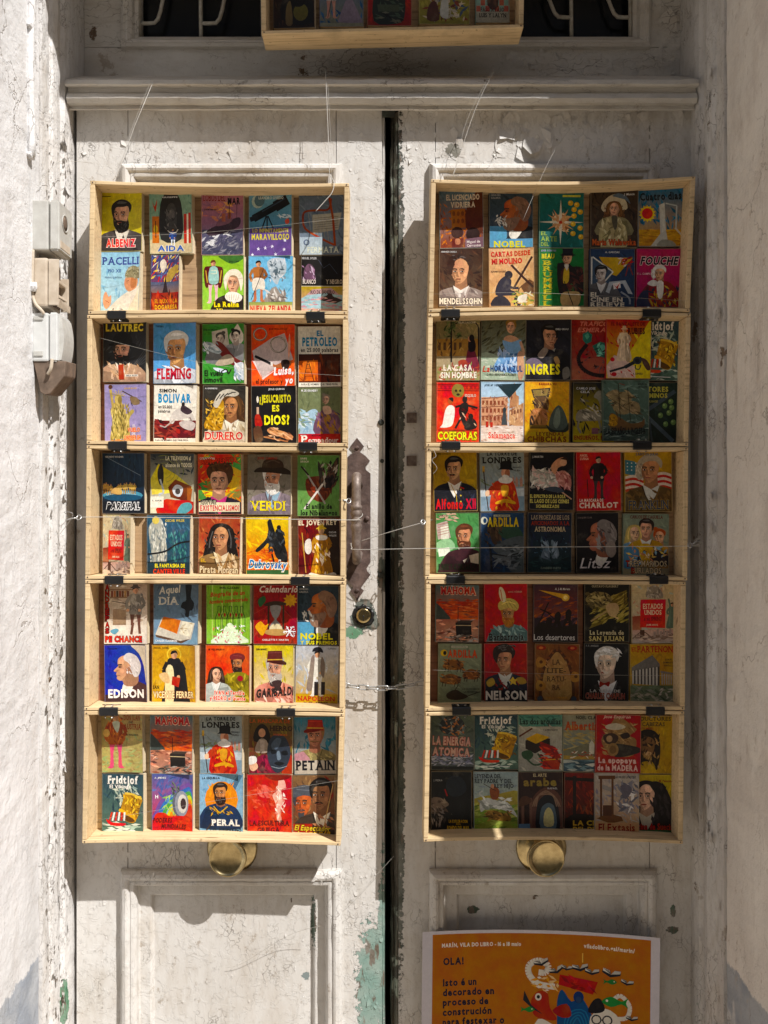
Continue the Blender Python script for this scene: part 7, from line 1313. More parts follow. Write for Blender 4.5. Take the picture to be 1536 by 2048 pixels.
bk('R5', (862, 1543, 943, 1666), 'black paperback with dim diver, gold lettering', ('0e1216', '0c1014'), _)
def _(a):
    a.poly('8ca0a4', [(0, 0), (100, 0), (100, 70), (0, 70)], 'a0aca0'); a.b('9cb0b0 8898a0', 0, 0, 100, 60, 16, 16, 20); a.s_('a09440', 0, 62, 60, 50, 100, 44, 100, 80, 0, 84); a.r_('6c8430', 0, 80, 100, 60, '8c9440'); a.b('7c9c38 9cac50 5c742c b0b458', 0, 74, 100, 60, 60, 11, 0, .3); a.s_('c8ccc8', 14, 70, 30, 60, 52, 66, 76, 70, 92, 90, 98, 104, 84, 94, 60, 86, 30, 84, 16, 92); a.l('b8bcb8', 3, 22, 60, 12, 50, 20, 44); a.b('e8ece8 909890', 16, 60, 70, 26, 26, 9, 10); a.s_('8c5030', 36, 40, 48, 34, 58, 44, 54, 62, 40, 62); a.e('c89070', 42, 34, 4, 6); a.l('3c2c20', 1.4, 22, 28, 50, 44)
    a.s_('7c5c28', 26, 96, 44, 88, 62, 94, 80, 98, 84, 112, 60, 112, 36, 108); a.b('a88040 4c3818', 26, 90, 58, 22, 30, 6, 10)
    a.t('LEYENDA DEL', 2, 6, 60, 9, '202830', None, 's'); a.t('REY PADRE Y DEL', 2, 17, 84, 9, '202830', None, 's'); a.t('REY HIJO', 46, 28, 44, 9, '202830', None, 's'); a.t('ALTECREEZ', 30, 128, 40, 5, '50581c')
bk('R5', (948, 1543, 1036, 1666), 'pale blue green paperback with leaping horse and rider', ('8ea2a6', '88903c'), _)
def _(a):
    a.b('2c1c1c 3c2824 201414', 0, 0, 100, 140, 26, 18, 60); a.s_('5c3c34', 30, 140, 30, 70, 46, 44, 66, 36, 88, 48, 98, 74, 98, 140); a.s_('181c24', 42, 140, 42, 78, 56, 56, 70, 52, 84, 62, 90, 82, 90, 140); a.s_('506470', 50, 130, 50, 90, 58, 76, 70, 72, 82, 84, 84, 130); a.s_('c8c088', 58, 124, 58, 96, 68, 82, 78, 96, 78, 124); [a.l('8c705c', 2.4, 32+i*4, 80, 40+i*3, 60-i*2, 62, 44+i*4, 84-i*3, 60-i*2, 94-i*4, 80, sm=True) for i in range(3)]; a.l('6c4c40', 6, 28, 60, 28, 140); a.l('6c4c40', 6, 10, 70, 10, 140); a.r_('5c7c98', 0, 120, 26, 16); a.s_('503428', 0, 80, 6, 60, 20, 56, 30, 70)
    a.t('EL ARTE', 34, 4, 30, 7, 'c8b890', None, 's'); a.t('arabe', 12, 14, 74, 18, '8c7838', None, 'b'); a.t('RAFAEL', 66, 36, 22, 4, 'bbb')
bk('R5', (1037, 1544, 1126, 1665), 'dark brown paperback with horseshoe arches', ('2e1e1e', '281a1a'), _)
def _(a):
    a.b('6c1c14 80241a 50140f 8c3420', 0, 0, 100, 100, 36, 18, 70); a.l('180c0c', 9, 26, 8, 26, 120); a.l('180c0c', 8, 0, 14, 78, 18); a.l('c87850', 1.4, 84, 0, 76, 24, 90, 44, 80, 66, 86, 90); a.l('b86840', 1, 80, 50, 66, 66, 70, 90); a.r_('140a0a', 0, 106, 100, 34); a.s_('180c0c', 0, 112, 30, 96, 100, 104, 100, 118, 0, 120); a.t('LA CRUZ', 22, 112, 96, 11, 'd8b048', None, 'b'); a.t('DEL DIABLO', 22, 127, 104, 9, 'd8b048', None, 'b')
bk('R5', (1129, 1545, 1206, 1665), 'dark crimson paperback with black cross and lightning', ('6e1e16', '160b0b'), _)
def _(a):
    a.b('a8a098 b8b0a8 90888c 7c7888', 0, 0, 100, 110, 36, 16, 40); a.l('5c3820', 5, 14, 8, 14, 100); a.l('5c3820', 5, 40, 8, 40, 100); a.r_('5c3820', 8, 6, 38, 8); a.poly('8c8884', [(17, 26), (38, 34), (38, 44), (17, 36)]); a.p('6c4424', 4, 104, 30, 92, 60, 100, 64, 110, 34, 116); a.e('2c1c14', 27, 82, 8, 8); a.r_('4c2c18', 18, 74, 20, 24); a.b('5c5c68 787884 e0dcd8', 50, 20, 44, 70, 40, 10, 60, .8); a.s_('605c68', 58, 30, 74, 26, 84, 40, 70, 60, 62, 48); a.t('GEORGES LENOTRE', 46, 7, 46, 5, '222', None, 'i')
    a.r_('c89c70', 0, 114, 100, 26, 'c09468'); a.t('El Extasis', 8, 116, 82, 18, '8c1c14', None, 's')
bk('R5', (1190, 1546, 1278, 1668), 'grey paperback with tall wooden guillotine', ('a8a098', 'bc9468'), _, dy=.006, thick=.008)
def _(a):
    a.b('b8a018 c8b024 a89010', 0, 0, 100, 110, 20, 18, 60); a.face(34, 52, 60, 'dcb498', '181214', '181418', -1, 'curls', female=True, shirt='b8b0a0'); a.s_('181214', 40, 20, 66, 18, 88, 50, 92, 100, 70, 118, 52, 90, 56, 50); a.b('2c2428 0c0a0c', 44, 24, 44, 84, 30, 11, 80); a.r_('2c5c34', 0, 126, 100, 14); a.t('M. Faustino', 62, 12, 32, 5, '8c2418', None, 'i'); a.t('Cristina de Suecia', -10, 112, 104, 14, 'c04030', '181414', '', ow=.03)
bk('R5', (1264, 1549, 1350, 1671), 'yellow paperback with long curled black haired woman', ('baa21a', '345c38'), _)
# ---- crate T (only its lower edge hangs into the picture)
def _(a):
    a.b('2c1c14 18100c 4c3420', 0, 0, 100, 140, 40, 16, 60); a.s_('141414', 20, 120, 30, 50, 60, 30, 90, 60, 92, 130); a.e('5c5828', 66, 104, 18, 20); a.s_('6c5c3c', 30, 130, 32, 90, 42, 80, 46, 130); a.e('0c0c0c', 60, 78, 18, 14)
bk('T', (547, -66, 630, 57), 'dark brown paperback with black and olive forms', ('2c1c14', '241810'), _, spine='3c1c10')
def _(a):
    a.b('28507c 305c8c 204468', 0, 0, 100, 140, 26, 18, 60); a.p('7c7080', 40, 130, 62, 74, 72, 72, 100, 134); a.s_('8c94a8', 48, 40, 66, 20, 80, 70, 60, 60); a.fig(26, 30, 90, 'a8a094', leg='b08070'); a.l('3c2c20', 1.4, 32, 60, 18, 120); a.r_('80806c', 0, 132, 100, 8)
bk('T', (640, -71, 727, 53), 'shaded blue paperback with white volcano', ('2a5280', '70705c'), _)
def _(a):
    a.b('8c1c14 a0241c', 0, 0, 100, 140, 20, 18, 60); a.s_('1c2420', 14, 130, 16, 60, 40, 40, 80, 50, 84, 120, 60, 136); a.b('3c4c3c 5c5c4c 0c100f', 18, 60, 62, 70, 40, 10, 20); a.poly('3c4434', [(22, 92), (72, 92), (72, 108), (24, 108)])
bk('T', (735, -73, 823, 51), 'red paperback with dark armoured helmet', ('8e1e16', '841810'), _)
def _(a):
    a.b('8c8438 989040 7c7430', 0, 0, 100, 140, 26, 18, 60); a.b('5c2c20 7c3c28 a8a090 3c5068 c8b8a0', 10, 60, 84, 70, 70, 9, 60, 1.5); a.s_('4c2c24', 16, 130, 20, 96, 34, 90, 40, 130); a.s_('b8b8b0', 42, 120, 46, 80, 56, 80, 58, 124)
bk('T', (838, -76, 939, 48), 'mustard paperback with a crowd of small dancers', ('8e863a', '807830'), _)
def _(a):
    [a.r_('a85c48' if (i+j) % 2 else '7c9c90', i*14, 4+j*14, 13, 13) for i in range(8) for j in range(8)]; a.s_('3c2820', 34, 100, 40, 20, 54, 10, 64, 30, 66, 104); a.b('5c4030 241810', 36, 20, 28, 84, 20, 9, 85)
    a.t('PASO A PASO', 14, 106, 70, 9, '5c1c18', None, 's'); a.t('LUIS Y LALYN', 10, 119, 80, 9, '241c18', None, 's')
bk('T', (952, -78, 1019, 45), 'checked paperback with dark tall figure', ('7c9c90', 'a8a08c'), _)
# ============================================================ DOOR FURNITURE
def PX(bm_pts, y): return [P(a, b, y) for a, b in bm_pts]
ax = P(714.3, 1000, 0).x
out = [(714, 876), (728, 893), (719, 903), (721, 905), (731, 912), (740, 922), (731, 933), (732, 940), (741, 947), (741, 1124), (733, 1137), (735, 1143), (741, 1149), (724, 1172), (722, 1176), (728, 1181), (713, 1202)]
half = [(P(a, b, 0).x - ax, P(a, b, 0).z) for a, b in out]
ring = [(ax + x, z) for x, z in half] + [(ax - x, z) for x, z in half[::-1] if abs(x) > .0006]
bm = bmesh.new(); vs = [bm.verts.new((x, -.0008, z)) for x, z in ring]; f = bm.faces.new(vs)
r = bmesh.ops.extrude_face_region(bm, geom=[f]); tv = [v for v in r['geom'] if isinstance(v, bmesh.types.BMVert)]
bmesh.ops.translate(bm, vec=(0, -.0026, 0), verts=tv); bmesh.ops.recalc_face_normals(bm, faces=bm.faces)
pt = obj('handle_plate', bm, M['iron'], LD)
for py in (896, 1181):
    bm = bmesh.new(); lathe(bm, [(.0042, -.0034), (.0038, -.0048), (.002, -.0056), (0, -.0056)], (ax, 0, wz(py)), n=14); box(bm, ax-.0035, ax+.0035, -.0060, -.0054, wz(py)-.0004, wz(py)+.0004); obj('screw', bm, M['iron'], pt)
pts, rad = [], []
def hp(y, py, r_): pts.append((ax, y, wz(py, y))); rad.append(r_)
for a in ((-.002, 972, .011), (-.012, 962, .0095), (-.026, 953, .009), (-.038, 953, .0088), (-.046, 961, .0084), (-.048, 975, .0084), (-.048, 1000, .0085), (-.048, 1010, .0085), (-.048, 1012, .0108), (-.048, 1017, .0108), (-.048, 1019, .0088), (-.048, 1022, .0095), (-.048, 1027, .0112), (-.048, 1032, .0095), (-.048, 1035, .0085), (-.048, 1039, .0108), (-.048, 1043, .0108), (-.048, 1046, .0086), (-.048, 1050, .0104), (-.048, 1056, .0106), (-.048, 1060, .0088), (-.048, 1080, .0082), (-.048, 1100, .0078), (-.045, 1112, .0078), (-.036, 1120, .0078), (-.024, 1122, .008), (-.012, 1116, .009), (-.002, 1108, .011)): hp(*a)
bm = bmesh.new(); tube(bm, pts, rad, 18); obj('pull_handle', bm, M['iron_light'], LD)
bm = bmesh.new(); lathe(bm, [(.005, -.0034), (.0045, -.006), (.002, -.007), (0, -.007)], (wx(734), 0, wz(1037)), n=12); obj('rivet', bm, M['iron'], pt)
# cylinder lock in its ragged hole
lc = (wx(727), 0, wz(1231)); bm = bmesh.new()
lathe(bm, [(.0205, -.0004), (.0195, -.0022), (.0165, -.0034), (.0150, -.0020), (.0146, -.0005)], lc, n=40)
for v in bm.verts: v.co.x += mnoise.noise(v.co*170)*.005; v.co.z += mnoise.noise(v.co*150+Vector((3, 3, 3)))*.005
lk = obj('lock', bm, M['black'], LD)
bm = bmesh.new(); lathe(bm, [(.0138, .004), (.0138, -.0052), (.0128, -.0062), (.0085, -.0060), (0, -.0060)], lc, n=30); obj('cylinder', bm, M['brass'], lk)
bm = bmesh.new(); box(bm, lc[0]-.0007, lc[0]+.0007, -.0065, -.0058, lc[2]-.009, lc[2]-.001); lathe(bm, [(.0016, -.0060), (.0014, -.0066), (0, -.0066)], (lc[0], 0, lc[2]-.001), n=10); obj('keyhole', bm, M['black'], lk)
# brass knobs
kp = [(.0475, -.0006), (.0475, -.003), (.045, -.0055), (.040, -.007), (.030, -.0085), (.019, -.010), (.0165, -.014), (.0155, -.026), (.018, -.034), (.026, -.042), (.0325, -.047), (.0345, -.0505), (.0345, -.0535), (.0335, -.0555), (.0315, -.0552), (.0305, -.0538), (.024, -.0520), (.014, -.0506), (.006, -.0501), (0, -.0500)]
for px, par in ((465, LD), (1082, RD)):
    bm = bmesh.new(); lathe(bm, kp, (wx(px), 0, -.6335), n=56); obj('knob', bm, M['brass'], par)

# ============================================================ BINDER CLIPS
def clip_at(px, py, label, w=.0335):
    t = thing('binder_clip', label, 'binder clip', 'black binder clips joining neighbouring crates', (wx(px, YF), YF, wz(py, YF)))
    bm = bmesh.new(); h = w/2
    pr = [(.017, .0075), (.000, .0078), (-.0022, .0074), (-.0034, .0055), (-.0034, -.0055), (-.0022, -.0074), (.000, -.0078), (.017, -.0075)]
    inn = [(.017, .0067), (.001, .0070), (-.0012, .0066), (-.0024, .0050), (-.0024, -.0050), (-.0012, -.0066), (.001, -.0070), (.017, -.0067)]
    rows = []
    for x, k in ((-h, .92), (-h+.002, 1), (h-.002, 1), (h, .92)):
        rows.append(([bm.verts.new((x, y, z*k)) for y, z in pr], [bm.verts.new((x, y, z*k)) for y, z in inn]))
    for (a, ai), (b, bi) in zip(rows, rows[1:]):
        for k in range(7): bm.faces.new((a[k], a[k+1], b[k+1], b[k])); bm.faces.new((ai[k], bi[k], bi[k+1], ai[k+1]))
    for (a, ai) in (rows[0], rows[-1]):
        for k in range(7): bm.faces.new((a[k], a[k+1], ai[k+1], ai[k]))
    bmesh.ops.recalc_face_normals(bm, faces=bm.faces)
    for q in (-1, 1): tube(bm, [(-h, .017, q*.0078), (h, .017, q*.0078)], .0016, 8)
    obj('clip_body', bm, M['black'], t)
    for q in (-1, 1):
        bm = bmesh.new(); tube(bm, [(-.010, .017, q*.0085), (-.0085, .006, q*.0108), (-.006, -.0015, q*.0118), (-.005, -.003, q*.0105), (-.0085, .000, q*.0100)], .0007, 6); tube(bm, [(.010, .017, q*.0085), (.0085, .006, q*.0108), (.006, -.0015, q*.0118), (.005, -.003, q*.0105), (.0085, .000, q*.0100)], .0007, 6)
        tag(obj('wire_lever', bm, M['steel'], t), kind='stuff')
JO = ('top and second', 'second and middle', 'middle and fourth', 'fourth and lowest')
for i, (y, xs) in enumerate(((630, (234, 631)), (891, (236, 616)), (1160, (229, 601)), (1423, (218, 572)))):
    for k, x in enumerate(xs): clip_at(x, y + (2 if k else 0), 'black clip on the joint between %s handle-side crates, %s the handle' % (JO[i], ('away from', 'towards')[k]))
for i, (y, xs) in enumerate(((626, (901, 1303)), (891, (902, 1284)), (1160, (911, 1317)), (1422, (923, 1310)))):
    for k, x in enumerate(xs): clip_at(x, y + (1 if i == 0 else 0), 'black clip on the joint between %s shaded crates, %s the gap' % (JO[i], ('nearer', 'farther from')[k]))

# ============================================================ CHAIN, CORDS, HOOKS
ch = thing('steel_chain', 'thin steel chain hanging across the gap between the two stacks of crates', 'chain')
cpts = [P(678 + 19.3*i, 1368 + 9.5*math.sin(math.pi*min(1, max(0, (i+.2)/9.2))) - i*.25, -.024) for i in range(10)]
for i, (a, b) in enumerate(zip(cpts, cpts[1:])):
    d = (b - a); L = d.length*1.28; d.normalize(); c = (a+b)/2
    up_ = Vector((0, 0, 1)) if i % 2 == 0 else Vector((0, 1, .35)).normalized()
    n_ = (up_ - d*up_.dot(d)).normalized(); W_ = .0040; hl = L/2 - W_
    loop = []
    for k in range(8): q = -math.pi/2 + math.pi*k/7; loop.append(c + d*(hl + W_*math.cos(q)) + n_*W_*math.sin(q))
    for k in range(8): q = math.pi/2 + math.pi*k/7; loop.append(c + d*(-hl + W_*math.cos(q)) + n_*W_*math.sin(q))
    bm = bmesh.new(); tube(bm, loop + [loop[0], loop[1]], .00135, 8, caps=False); obj('link', bm, M['steel'], ch)

def cord(label, pts, r=.0006, mat='nylon', name='cord', cat='cord', sm=True):
    pp = [(wx(a, y), y, wz(b, y)) for a, b, y in pts]; r = r*(.6 if mat == 'grille' else .68) if r < .0012 else r
    if sm and len(pp) > 2: pp = spline(pp, False, 6)
    bm = bmesh.new(); tube(bm, pp, r, 6); return tag(obj(name, bm, M[mat]), label, cat)
cord('pale line from the cornice down to the outer corner of the top handle-side crate', [(312, 150, -.050), (270, 250, -.058), (233, 352, -.070), (226, 360, -.075)], .0007, sm=False)
cord('second pale strand beside the slanting line above the handle-side crates', [(306, 152, -.050), (262, 262, -.058), (238, 345, -.066), (228, 352, -.075)], .0004)
cord('straight double line dropping from the cornice near the middle', [(651, 140, -.050), (656, 260, -.06), (660, 366, -.075)], .0009)
cord('thin strand beside the straight line near the middle', [(655, 160, -.050), (662, 290, -.06), (664, 366, -.07)], .0004)
cord('bright line slanting from the cornice to the poster-side crates', [(990, 138, -.052), (950, 220, -.060), (905, 356, -.075)], .0007)
cord('faint line beside the slanting one above the poster-side crates', [(984, 142, -.052), (934, 240, -.058), (912, 330, -.062), (905, 352, -.07)], .0004)
cord('loose curved white cord end hanging over the harp cover', [(661, 352, -.085), (668, 366, -.092), (664, 385, -.097), (650, 402, -.1), (632, 422, -.102)], .0011)
cord('faint thread crossing from the cornice over the starburst cover', [(1190, 200, -.03), (1110, 300, -.05), (1046, 440, -.092)], .00035)
cord('taut white line across the middle handle-side crate to the pull handle', [(160, 1035, -.093), (200, 1034, -.0955), (420, 1036, -.0955), (690, 1040, -.0955), (716, 1037, -.066), (725, 1030, -.052), (722, 1024, -.045)], .0009)
cord('white line from the pull handle up to the screw eye of the shaded crates', [(722, 1082, -.05), (760, 1070, -.07), (800, 1058, -.085), (846, 1045, -.09)], .0009)
cord('taut white line across the middle shaded crate to the frame', [(702, 1086, -.05), (704, 1095, -.06), (716, 1099, -.072), (850, 1097, -.0955), (1100, 1094, -.0955), (1376, 1092, -.0955), (1392, 1088, -.085)], .0008)
cord('thin dark thread crossing the top handle-side crate', [(196, 474, -.094), (420, 464, -.094), (692, 436, -.094)], .00035, 'grille')
cord('thin thread crossing the second handle-side crate', [(200, 676, -.094), (430, 730, -.094), (690, 752, -.094)], .00035, 'grille')
cord('thin thread crossing the lowest handle-side crate', [(196, 1640, -.094), (440, 1600, -.094), (684, 1560, -.094)], .00035, 'grille')
cord('thin thread crossing the fourth shaded crate', [(866, 1340, -.094), (1100, 1348, -.094), (1366, 1352, -.094)], .00035, 'grille')
cord('thin thread crossing the top shaded crate', [(866, 588, -.094), (1080, 586, -.094), (1376, 602, -.094)], .00035, 'grille')
cord('loose grey hair of string lying across the lower door panel', [(455, 1935, .012), (486, 1926, .010), (560, 1880, -.004), (600, 1862, -.012), (640, 1852, -.02)], .0005, 'grille')
cord('fine stray thread slanting over the teal peeled patch', [(690, 1815, -.012), (730, 1775, -.02), (788, 1712, -.03)], .0004, 'nylon')
cord('thin loose wire looping from the frame towards the conduit', [(76, 372, -.155), (88, 352, -.145), (104, 334, -.135), (122, 322, -.11), (138, 322, -.07), (190, 326, -.02)], .0006, 'grille')

def eye(label, px, py, y, rx, tail):
    t = thing('screw_eye', label, 'screw eye'); c = P(px, py, y)
    lp = [c + Vector((.0040*math.cos(a)*rx, .003*math.sin(a), .0042*math.sin(a))) for a in [6.2832*k/14 for k in range(15)]]
    bm = bmesh.new(); tube(bm, lp, .0010, 8, caps=False); obj('ring', bm, M['steel'], t)
    e_ = P(*tail, y + .01); bm = bmesh.new(); tube(bm, [c + (e_-c)*.25, c + (e_-c)*.6 + Vector((0, -.001, .001)), e_], .0014, 8); obj('shank', bm, M['steel'], t)
eye('steel screw eye in the timber post near the light switches', 158, 1035, -.095, 1.0, (132, 1040))
eye('steel screw eye between the middle handle-side crate and the pull handle', 697, 1002, -.092, 1.0, (678, 1000))
eye('steel screw eye in the edge of the middle shaded crate', 846, 1044, -.09, .9, (864, 1040))
eye('steel screw eye in the far post beside the middle shaded crate', 1380, 1090, -.095, 1.0, (1400, 1080))
cord('twisted wire ends bristling round the screw eye on the post', [(124, 1050, -.09), (136, 1034, -.095), (128, 1024, -.1), (146, 1030, -.1), (120, 1068, -.09)], .0006, 'steel')
cord('twisted wire ends round the far screw eye', [(1372, 1104, -.09), (1386, 1092, -.095), (1396, 1076, -.1), (1388, 1082, -.1), (1408, 1084, -.09)], .0006, 'steel')
cord('loose wisps of cord at the edge of the middle shaded crate', [(866, 898, -.09), (872, 912, -.093), (864, 920, -.093), (874, 936, -.093), (866, 948, -.09)], .0005)

# ============================================================ CONDUIT AND WALL BOXES ON THE REVEAL
cd = thing('wall_conduit', 'plastered over vertical cable conduit with two clips on the lit reveal', 'conduit')
bm = bmesh.new(); yc = -.183
tube(bm, [(XL + .004 + .0008*math.sin(z*23), yc + .0012*math.sin(z*31), z) for z in [.60 + .02*k for k in range(36)]], .0066, 10); obj('pipe', bm, M['plaster_l'], cd)
for py in (55, 312):
    z = (1024-py)/F*(yc-CY); bm = bmesh.new(); box(bm, XL-.001, XL+.0085, yc-.008, yc+.008, z-.005, z+.005, .0025); tube(bm, [(XL+.001, yc-.009, z), (XL+.009, yc-.011, z-.001)], .0028, 8); obj('clip', bm, M['plaster_l'], cd)
Y0, Y1, XF = -.166, -.099, -.5546
zb = lambda py: (1024-py)/F*(Y0-CY)
t = thing('cable_socket', 'grey plastic wall box with a round hole, uppermost of three', 'wall box', 'three plastic wall boxes on the reveal')
bm = bmesh.new(); box(bm, XL-.001, -.5735, Y0, Y1, zb(499), zb(400), .002); obj('back_half', bm, M['pl_grey'], t)
bm = bmesh.new(); vs = box(bm, -.5722, XF, Y0+.0008, Y1-.0008, zb(500), zb(399)); bmesh.ops.bevel(bm, geom=[e for e in bm.edges], offset=.003, segments=3, affect='EDGES'); obj('front_half', bm, M['pl_grey'], t)
hc_ = (XF+.0003, -.137, (1024-448)/F*1.593)
bm = bmesh.new(); lathe(bm, [(.0155, 0), (.0150, .0012), (.0135, .0010), (.0125, -.0006)], hc_, 'x', 28); obj('rim', bm, M['pl_grey'], t)
bm = bmesh.new(); lathe(bm, [(.0125, .0002), (.006, .0006), (0, .0007)], hc_, 'x', 24); obj('hole', bm, M['brown'], t)
bm = bmesh.new(); box(bm, XF-.0005, XF+.0008, -.160, -.113, zb(493), zb(478), .0004); obj('name_slot', bm, M['pl_cream'], t)
t = thing('broken_junction_box', 'yellowed plastic wall box with its cover broken open, middle of three', 'wall box', 'three plastic wall boxes on the reveal')
bm = bmesh.new(); box(bm, XL-.001, -.575, Y0+.002, Y1, zb(612), zb(514), .004); obj('back_half', bm, M['pl_cream'], t)
bm = bmesh.new()
box(bm, -.5745, -.5565, Y0+.003, Y0+.0065, zb(609), zb(517), .001); box(bm, -.5745, -.5600, Y1-.006, Y1-.002, zb(609), zb(540), .001)
box(bm, -.5600, -.5560, Y0+.004, Y1-.004, zb(611), zb(598), .001); box(bm, -.5745, -.5620, Y0+.010, Y1-.008, zb(560), zb(554), .0008); box(bm, -.5745, -.560, Y0+.010, Y1-.010, zb(590), zb(584), .0008)
for v in bm.verts:
    k = mnoise.noise(v.co*90); v.co.x += k*.003; v.co.z += k*.0015
obj('broken_cover', bm, M['pl_cream'], t)
bm = bmesh.new(); vs = box(bm, -.5640, -.5600, Y0+.006, Y1-.018, zb(553), zb(526)); bmesh.ops.rotate(bm, verts=bm.verts, cent=(-.562, Y0+.01, zb(540)), matrix=Matrix.Rotation(.35, 3, 'Z') @ Matrix.Rotation(.12, 3, 'X')); obj('loose_flap', bm, M['pl_cream'], t)
bm = bmesh.new(); box(bm, -.5748, -.572, Y0+.010, Y1-.010, zb(606), zb(524), .0005); obj('dark_inside', bm, M['brown'], t)
t = thing('light_switch', 'white plastic wall switch with a bulging rocker, lowest of three', 'wall switch', 'three plastic wall boxes on the reveal')
bm = bmesh.new(); box(bm, XL-.001, -.5735, Y0+.001, Y1, zb(722), zb(625), .003); obj('back_half', bm, M['pl_white'], t)
bm = bmesh.new(); vs = box(bm, -.5725, -.5575, Y0, Y1, zb(723), zb(624)); bmesh.ops.bevel(bm, geom=[e for e in bm.edges], offset=.0028, segments=3, affect='EDGES'); obj('front_half', bm, M['pl_white'], t)
bm = bmesh.new(); rows = []
for i in range(9):
    u = i/8; z = zb(718) + (zb(632)-zb(718))*u; x = -.5572 + .0075*math.sin(math.pi*(.12+.76*u))
    rows.append([bm.verts.new((-.5590, Y0+.009, z)), bm.verts.new((x, Y0+.010, z)), bm.verts.new((x, Y1-.007, z)), bm.verts.new((-.5590, Y1-.006, z))])
for a, b in zip(rows, rows[1:]):
    for k in range(3): bm.faces.new((a[k], a[k+1], b[k+1], b[k]))
bm.faces.new(rows[0]); bm.faces.new(rows[-1][::-1]); bmesh.ops.recalc_face_normals(bm, faces=bm.faces); obj('rocker', bm, M['pl_grey'], t)
for a, b in ((632, 640), (702, 712)):
    bm = bmesh.new(); box(bm, -.598, -.582, Y0-.0012, Y0+.002, zb(b), zb(a), .0008); obj('moulded_tab', bm, M['pl_grey'], t)
t = thing('broken_bracket', 'pointed brown broken timber piece under the lowest wall box', 'bracket')
pg = [(66, 722), (131, 722), (129, 752), (100, 788), (90, 790), (80, 784)]
bm = bmesh.new(); vs = [bm.verts.new(P(a, b, Y0+.004)) for a, b in pg]; f = bm.faces.new(vs); r = bmesh.ops.extrude_face_region(bm, geom=[f])
bmesh.ops.translate(bm, vec=(.0, .056, .004), verts=[v for v in r['geom'] if isinstance(v, bmesh.types.BMVert)]); bmesh.ops.recalc_face_normals(bm, faces=bm.faces); bmesh.ops.bevel(bm, geom=list(bm.edges), offset=.0012, segments=1, affect='EDGES'); obj('wood_piece', bm, M['brown'], t)
cord('short stub of grey cable leaving the lowest wall box', [(104, 718, -.172), (102, 736, -.172), (96, 748, -.168)], .0032, 'pl_cream', 'cable', 'cable')
cord('grey cable bent round the broken wall box', [(66, 500, -.165), (65, 540, -.167), (64, 580, -.167), (70, 606, -.168), (82, 620, -.17), (88, 628, -.168)], .003, 'pl_cream', 'cable', 'cable')
bm = bmesh.new(); bmesh.ops.create_icosphere(bm, subdivisions=2, radius=.008)
for v in bm.verts: v.co *= 1 + mnoise.noise(v.co*200)*.5; v.co += P(67, 574, -.17)
tag(obj('plaster_lump', bm, M['plaster_l']), 'small lump of white plaster stuck beside the broken wall box', 'plaster lump')

# ============================================================ POSTER
pY = -.0215
pz0 = -.7815
px0 = wx(845, -.026); PW = wx(1320, -.038) - px0; PH = .60
po = thing('poster', 'orange festival poster with flying books illustration on the lower panel', 'poster', loc=(px0 - .0063, 0, pz0 - PH))
po.rotation_euler = (0, math.radians(.6), 0)
a = Art(991); HU = 100.0*PH/PW; a.H = HU
a.r_('d8d4dc', 0, 0, 100, HU)
a.r_('bc6f0a', 4.4, 1.4, 92, HU-6, 'b66b0a')
a.t('MARÍN, VILA DO LIBRO - 16 a 18 maio', 8.4, 5.4, 34, 1.6, 'f4ece0', None, 'b', rot=-.3)
a.t('viladolibro.gal/marin/', 69, 5.0, 21, 1.7, 'f4ece0', None, 'b', rot=2)
NAVY = '1a1e34'
for s_, y, w in (('OLA!', 11.6, 8.8), ('Isto é un', 20.6, 14.4), ('decorado en', 24.8, 22), ('proceso de', 29, 19.6), ('construción', 33.2, 21), ('para festexar o', 37.4, 26.5)): a.t(s_, 9, y, w, 2.9, NAVY, None, 'b', rot=-.8)
def fish(x, y, s, c, d=1): a.s_(c, x-s*d, y, x-.3*s*d, y-.42*s, x+.5*s*d, y-.1*s, x+1.0*s*d, y-.4*s, x+.85*s*d, y, x+1.0*s*d, y+.4*s, x+.5*s*d, y+.12*s, x-.3*s*d, y+.4*s); a.e('f0e8d8', x-.6*s*d, y-.08*s, .1*s, .1*s, n=8)
def bookf(x, y, s, r=0):
    q = math.radians(r); co, si = math.cos(q), math.sin(q); R = lambda u, v: (x+(u*co-v*si)*s, y+(u*si+v*co)*s)
    for c, pt in (('20242c', [(-1, -.1), (0, .25), (1, -.2), (1, .1), (0, .55), (-1, .2)]), ('e8e4dc', [(-.95, -.3), (-.2, -.2), (0, .2), (-.5, .1), (-.95, .0)]), ('c8c4bc', [(.95, -.4), (.3, -.3), (0, .2), (.5, .05), (.95, -.1)])): a.poly(c, [R(u, v) for u, v in pt])
    for k in range(4): a.l('6c6860', .25, *R(-.85+.2*k, -.24), *R(-.05, .18))
a.l('e8e2d6', 2.6, 57, 24, 50, 23, 46, 19, 46, 15, 50, 13, 54, 15, 53, 18, 50, 18, sm=True); a.b('e8c890 e09c30 f0e8dc', 47, 20, 12, 6, 20, 1.6, 20)
a.s_('1c5088', 57, 52, 58, 40, 58, 30, 60, 25, 64, 30, 68, 28, 72, 34, 76, 44, 78, 56); [a.l('2c78a8', .5, 61+k, 48-2*k, 62+k, 36+k, 70-k, 34+k, 73-k, 48-k, sm=True) for k in range(4)]; a.e('1c3c70', 67, 28, 2.2, 2.6); a.e('2c4870', 67, 29, 1.2, 1.4)
a.poly('b82c28', [(59, 18.6), (75, 21), (73, 26.5), (58.5, 23)]); a.b('d04038 8c1c1c', 59, 19, 14, 6, 10, 2, 10)
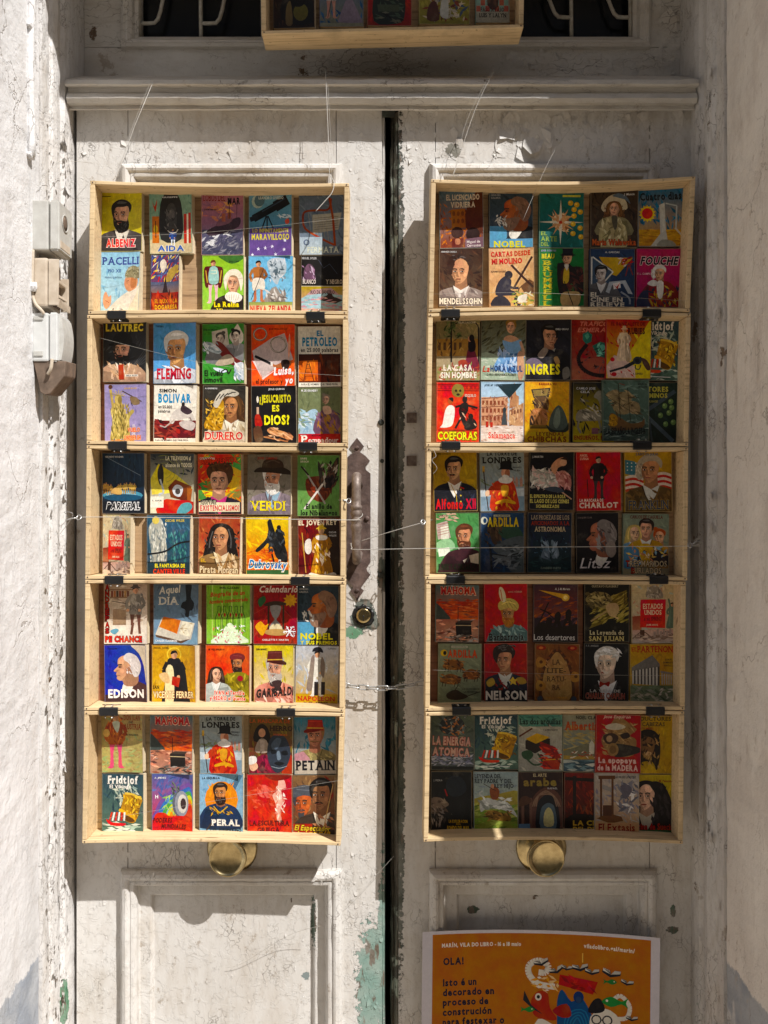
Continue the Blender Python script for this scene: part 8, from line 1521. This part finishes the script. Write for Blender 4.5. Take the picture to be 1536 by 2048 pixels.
a.s_('b03c28', 47, 30, 50, 26, 54, 27, 55, 33, 58, 38, 52, 38, 48, 36); a.s_('a02c28', 56, 34, 62, 31, 64, 36, 60, 37); a.e('e8e0d4', 50, 28.5, 1.4, 1.6); a.e('1c1c1c', 50, 28.5, .7, .8); a.poly('20242c', [(44, 26), (47, 32), (52, 36), (48, 34), (43.5, 30)])
a.s_('e8e2d6', 47, 46, 50, 38, 56, 40, 62, 44, 60, 52, 48, 52); a.s_('e8e2d6', 72, 36, 78, 32, 84, 36, 84, 44, 78, 52, 70, 52, 72, 44); a.s_('1c1a20', 71, 34, 73, 29, 76, 28, 78, 32, 76, 34); [a.l('303038', .6, *[v for k in range(11) for v in (x+1.9*math.cos(k*.63), 37+1.9*math.sin(k*.63))]) for x in (74.5, 79)]; a.l('303038', .5, 76.4, 37, 77.2, 37); a.l('303038', .6, 76, 43, 80, 43, 82, 40, sm=True)
a.l('e8e2d6', 1.8, 80, 30, 84, 26, 88, 30, 87, 35, 83, 36, sm=True)
for x, y, s_, c, d in ((80, 20.5, 2.8, '2c7c3c', -1), (82, 29, 5.4, '2c8c40', 1), (45.5, 34, 3, '2c8c40', -1), (43, 42, 3, '1c7858', -1), (46, 50, 3, '1c5088', 1)): fish(x, y, s_, c, d)
for x, y, s_, r_ in ((51, 13.5, 3.2, -12), (57.5, 16.5, 3.2, -20), (62, 15.5, 2.4, 8), (67.5, 15, 3.4, -4), (72.5, 16.5, 3, 4), (80.5, 16.5, 3.8, 12), (87, 20, 2.6, 10), (89, 35, 2.4, 4)): bookf(x, y, s_, r_)
a.l('f0c060', .5, 68.5, 9, 68.5, 13)
bd_ = lambda t: .025 + .014*(t/100) + .020*((2*t/100-1)**2 - 1)
art_mesh('sheet', a.tris, PW, PH, HU, 0, M['poster'], po, bd_, [100*i/20 for i in range(1, 20)])
for gi, g in enumerate((a.text,)):
    if g: art_mesh('lettering', g, PW, PH, HU, -.00012, M['poster'], po, bd_, [100*i/20 for i in range(1, 20)])
bm = bmesh.new(); rows = []
for i in range(21):
    t_ = 5*i; y = -bd_(t_) + .0003; rows.append([bm.verts.new((t_/100*PW, y, 0)), bm.verts.new((t_/100*PW, y, PH))])
for a_, b_ in zip(rows, rows[1:]): bm.faces.new((a_[0], b_[0], b_[1], a_[1]))
obj('paper_back', bm, M['paper'], po)
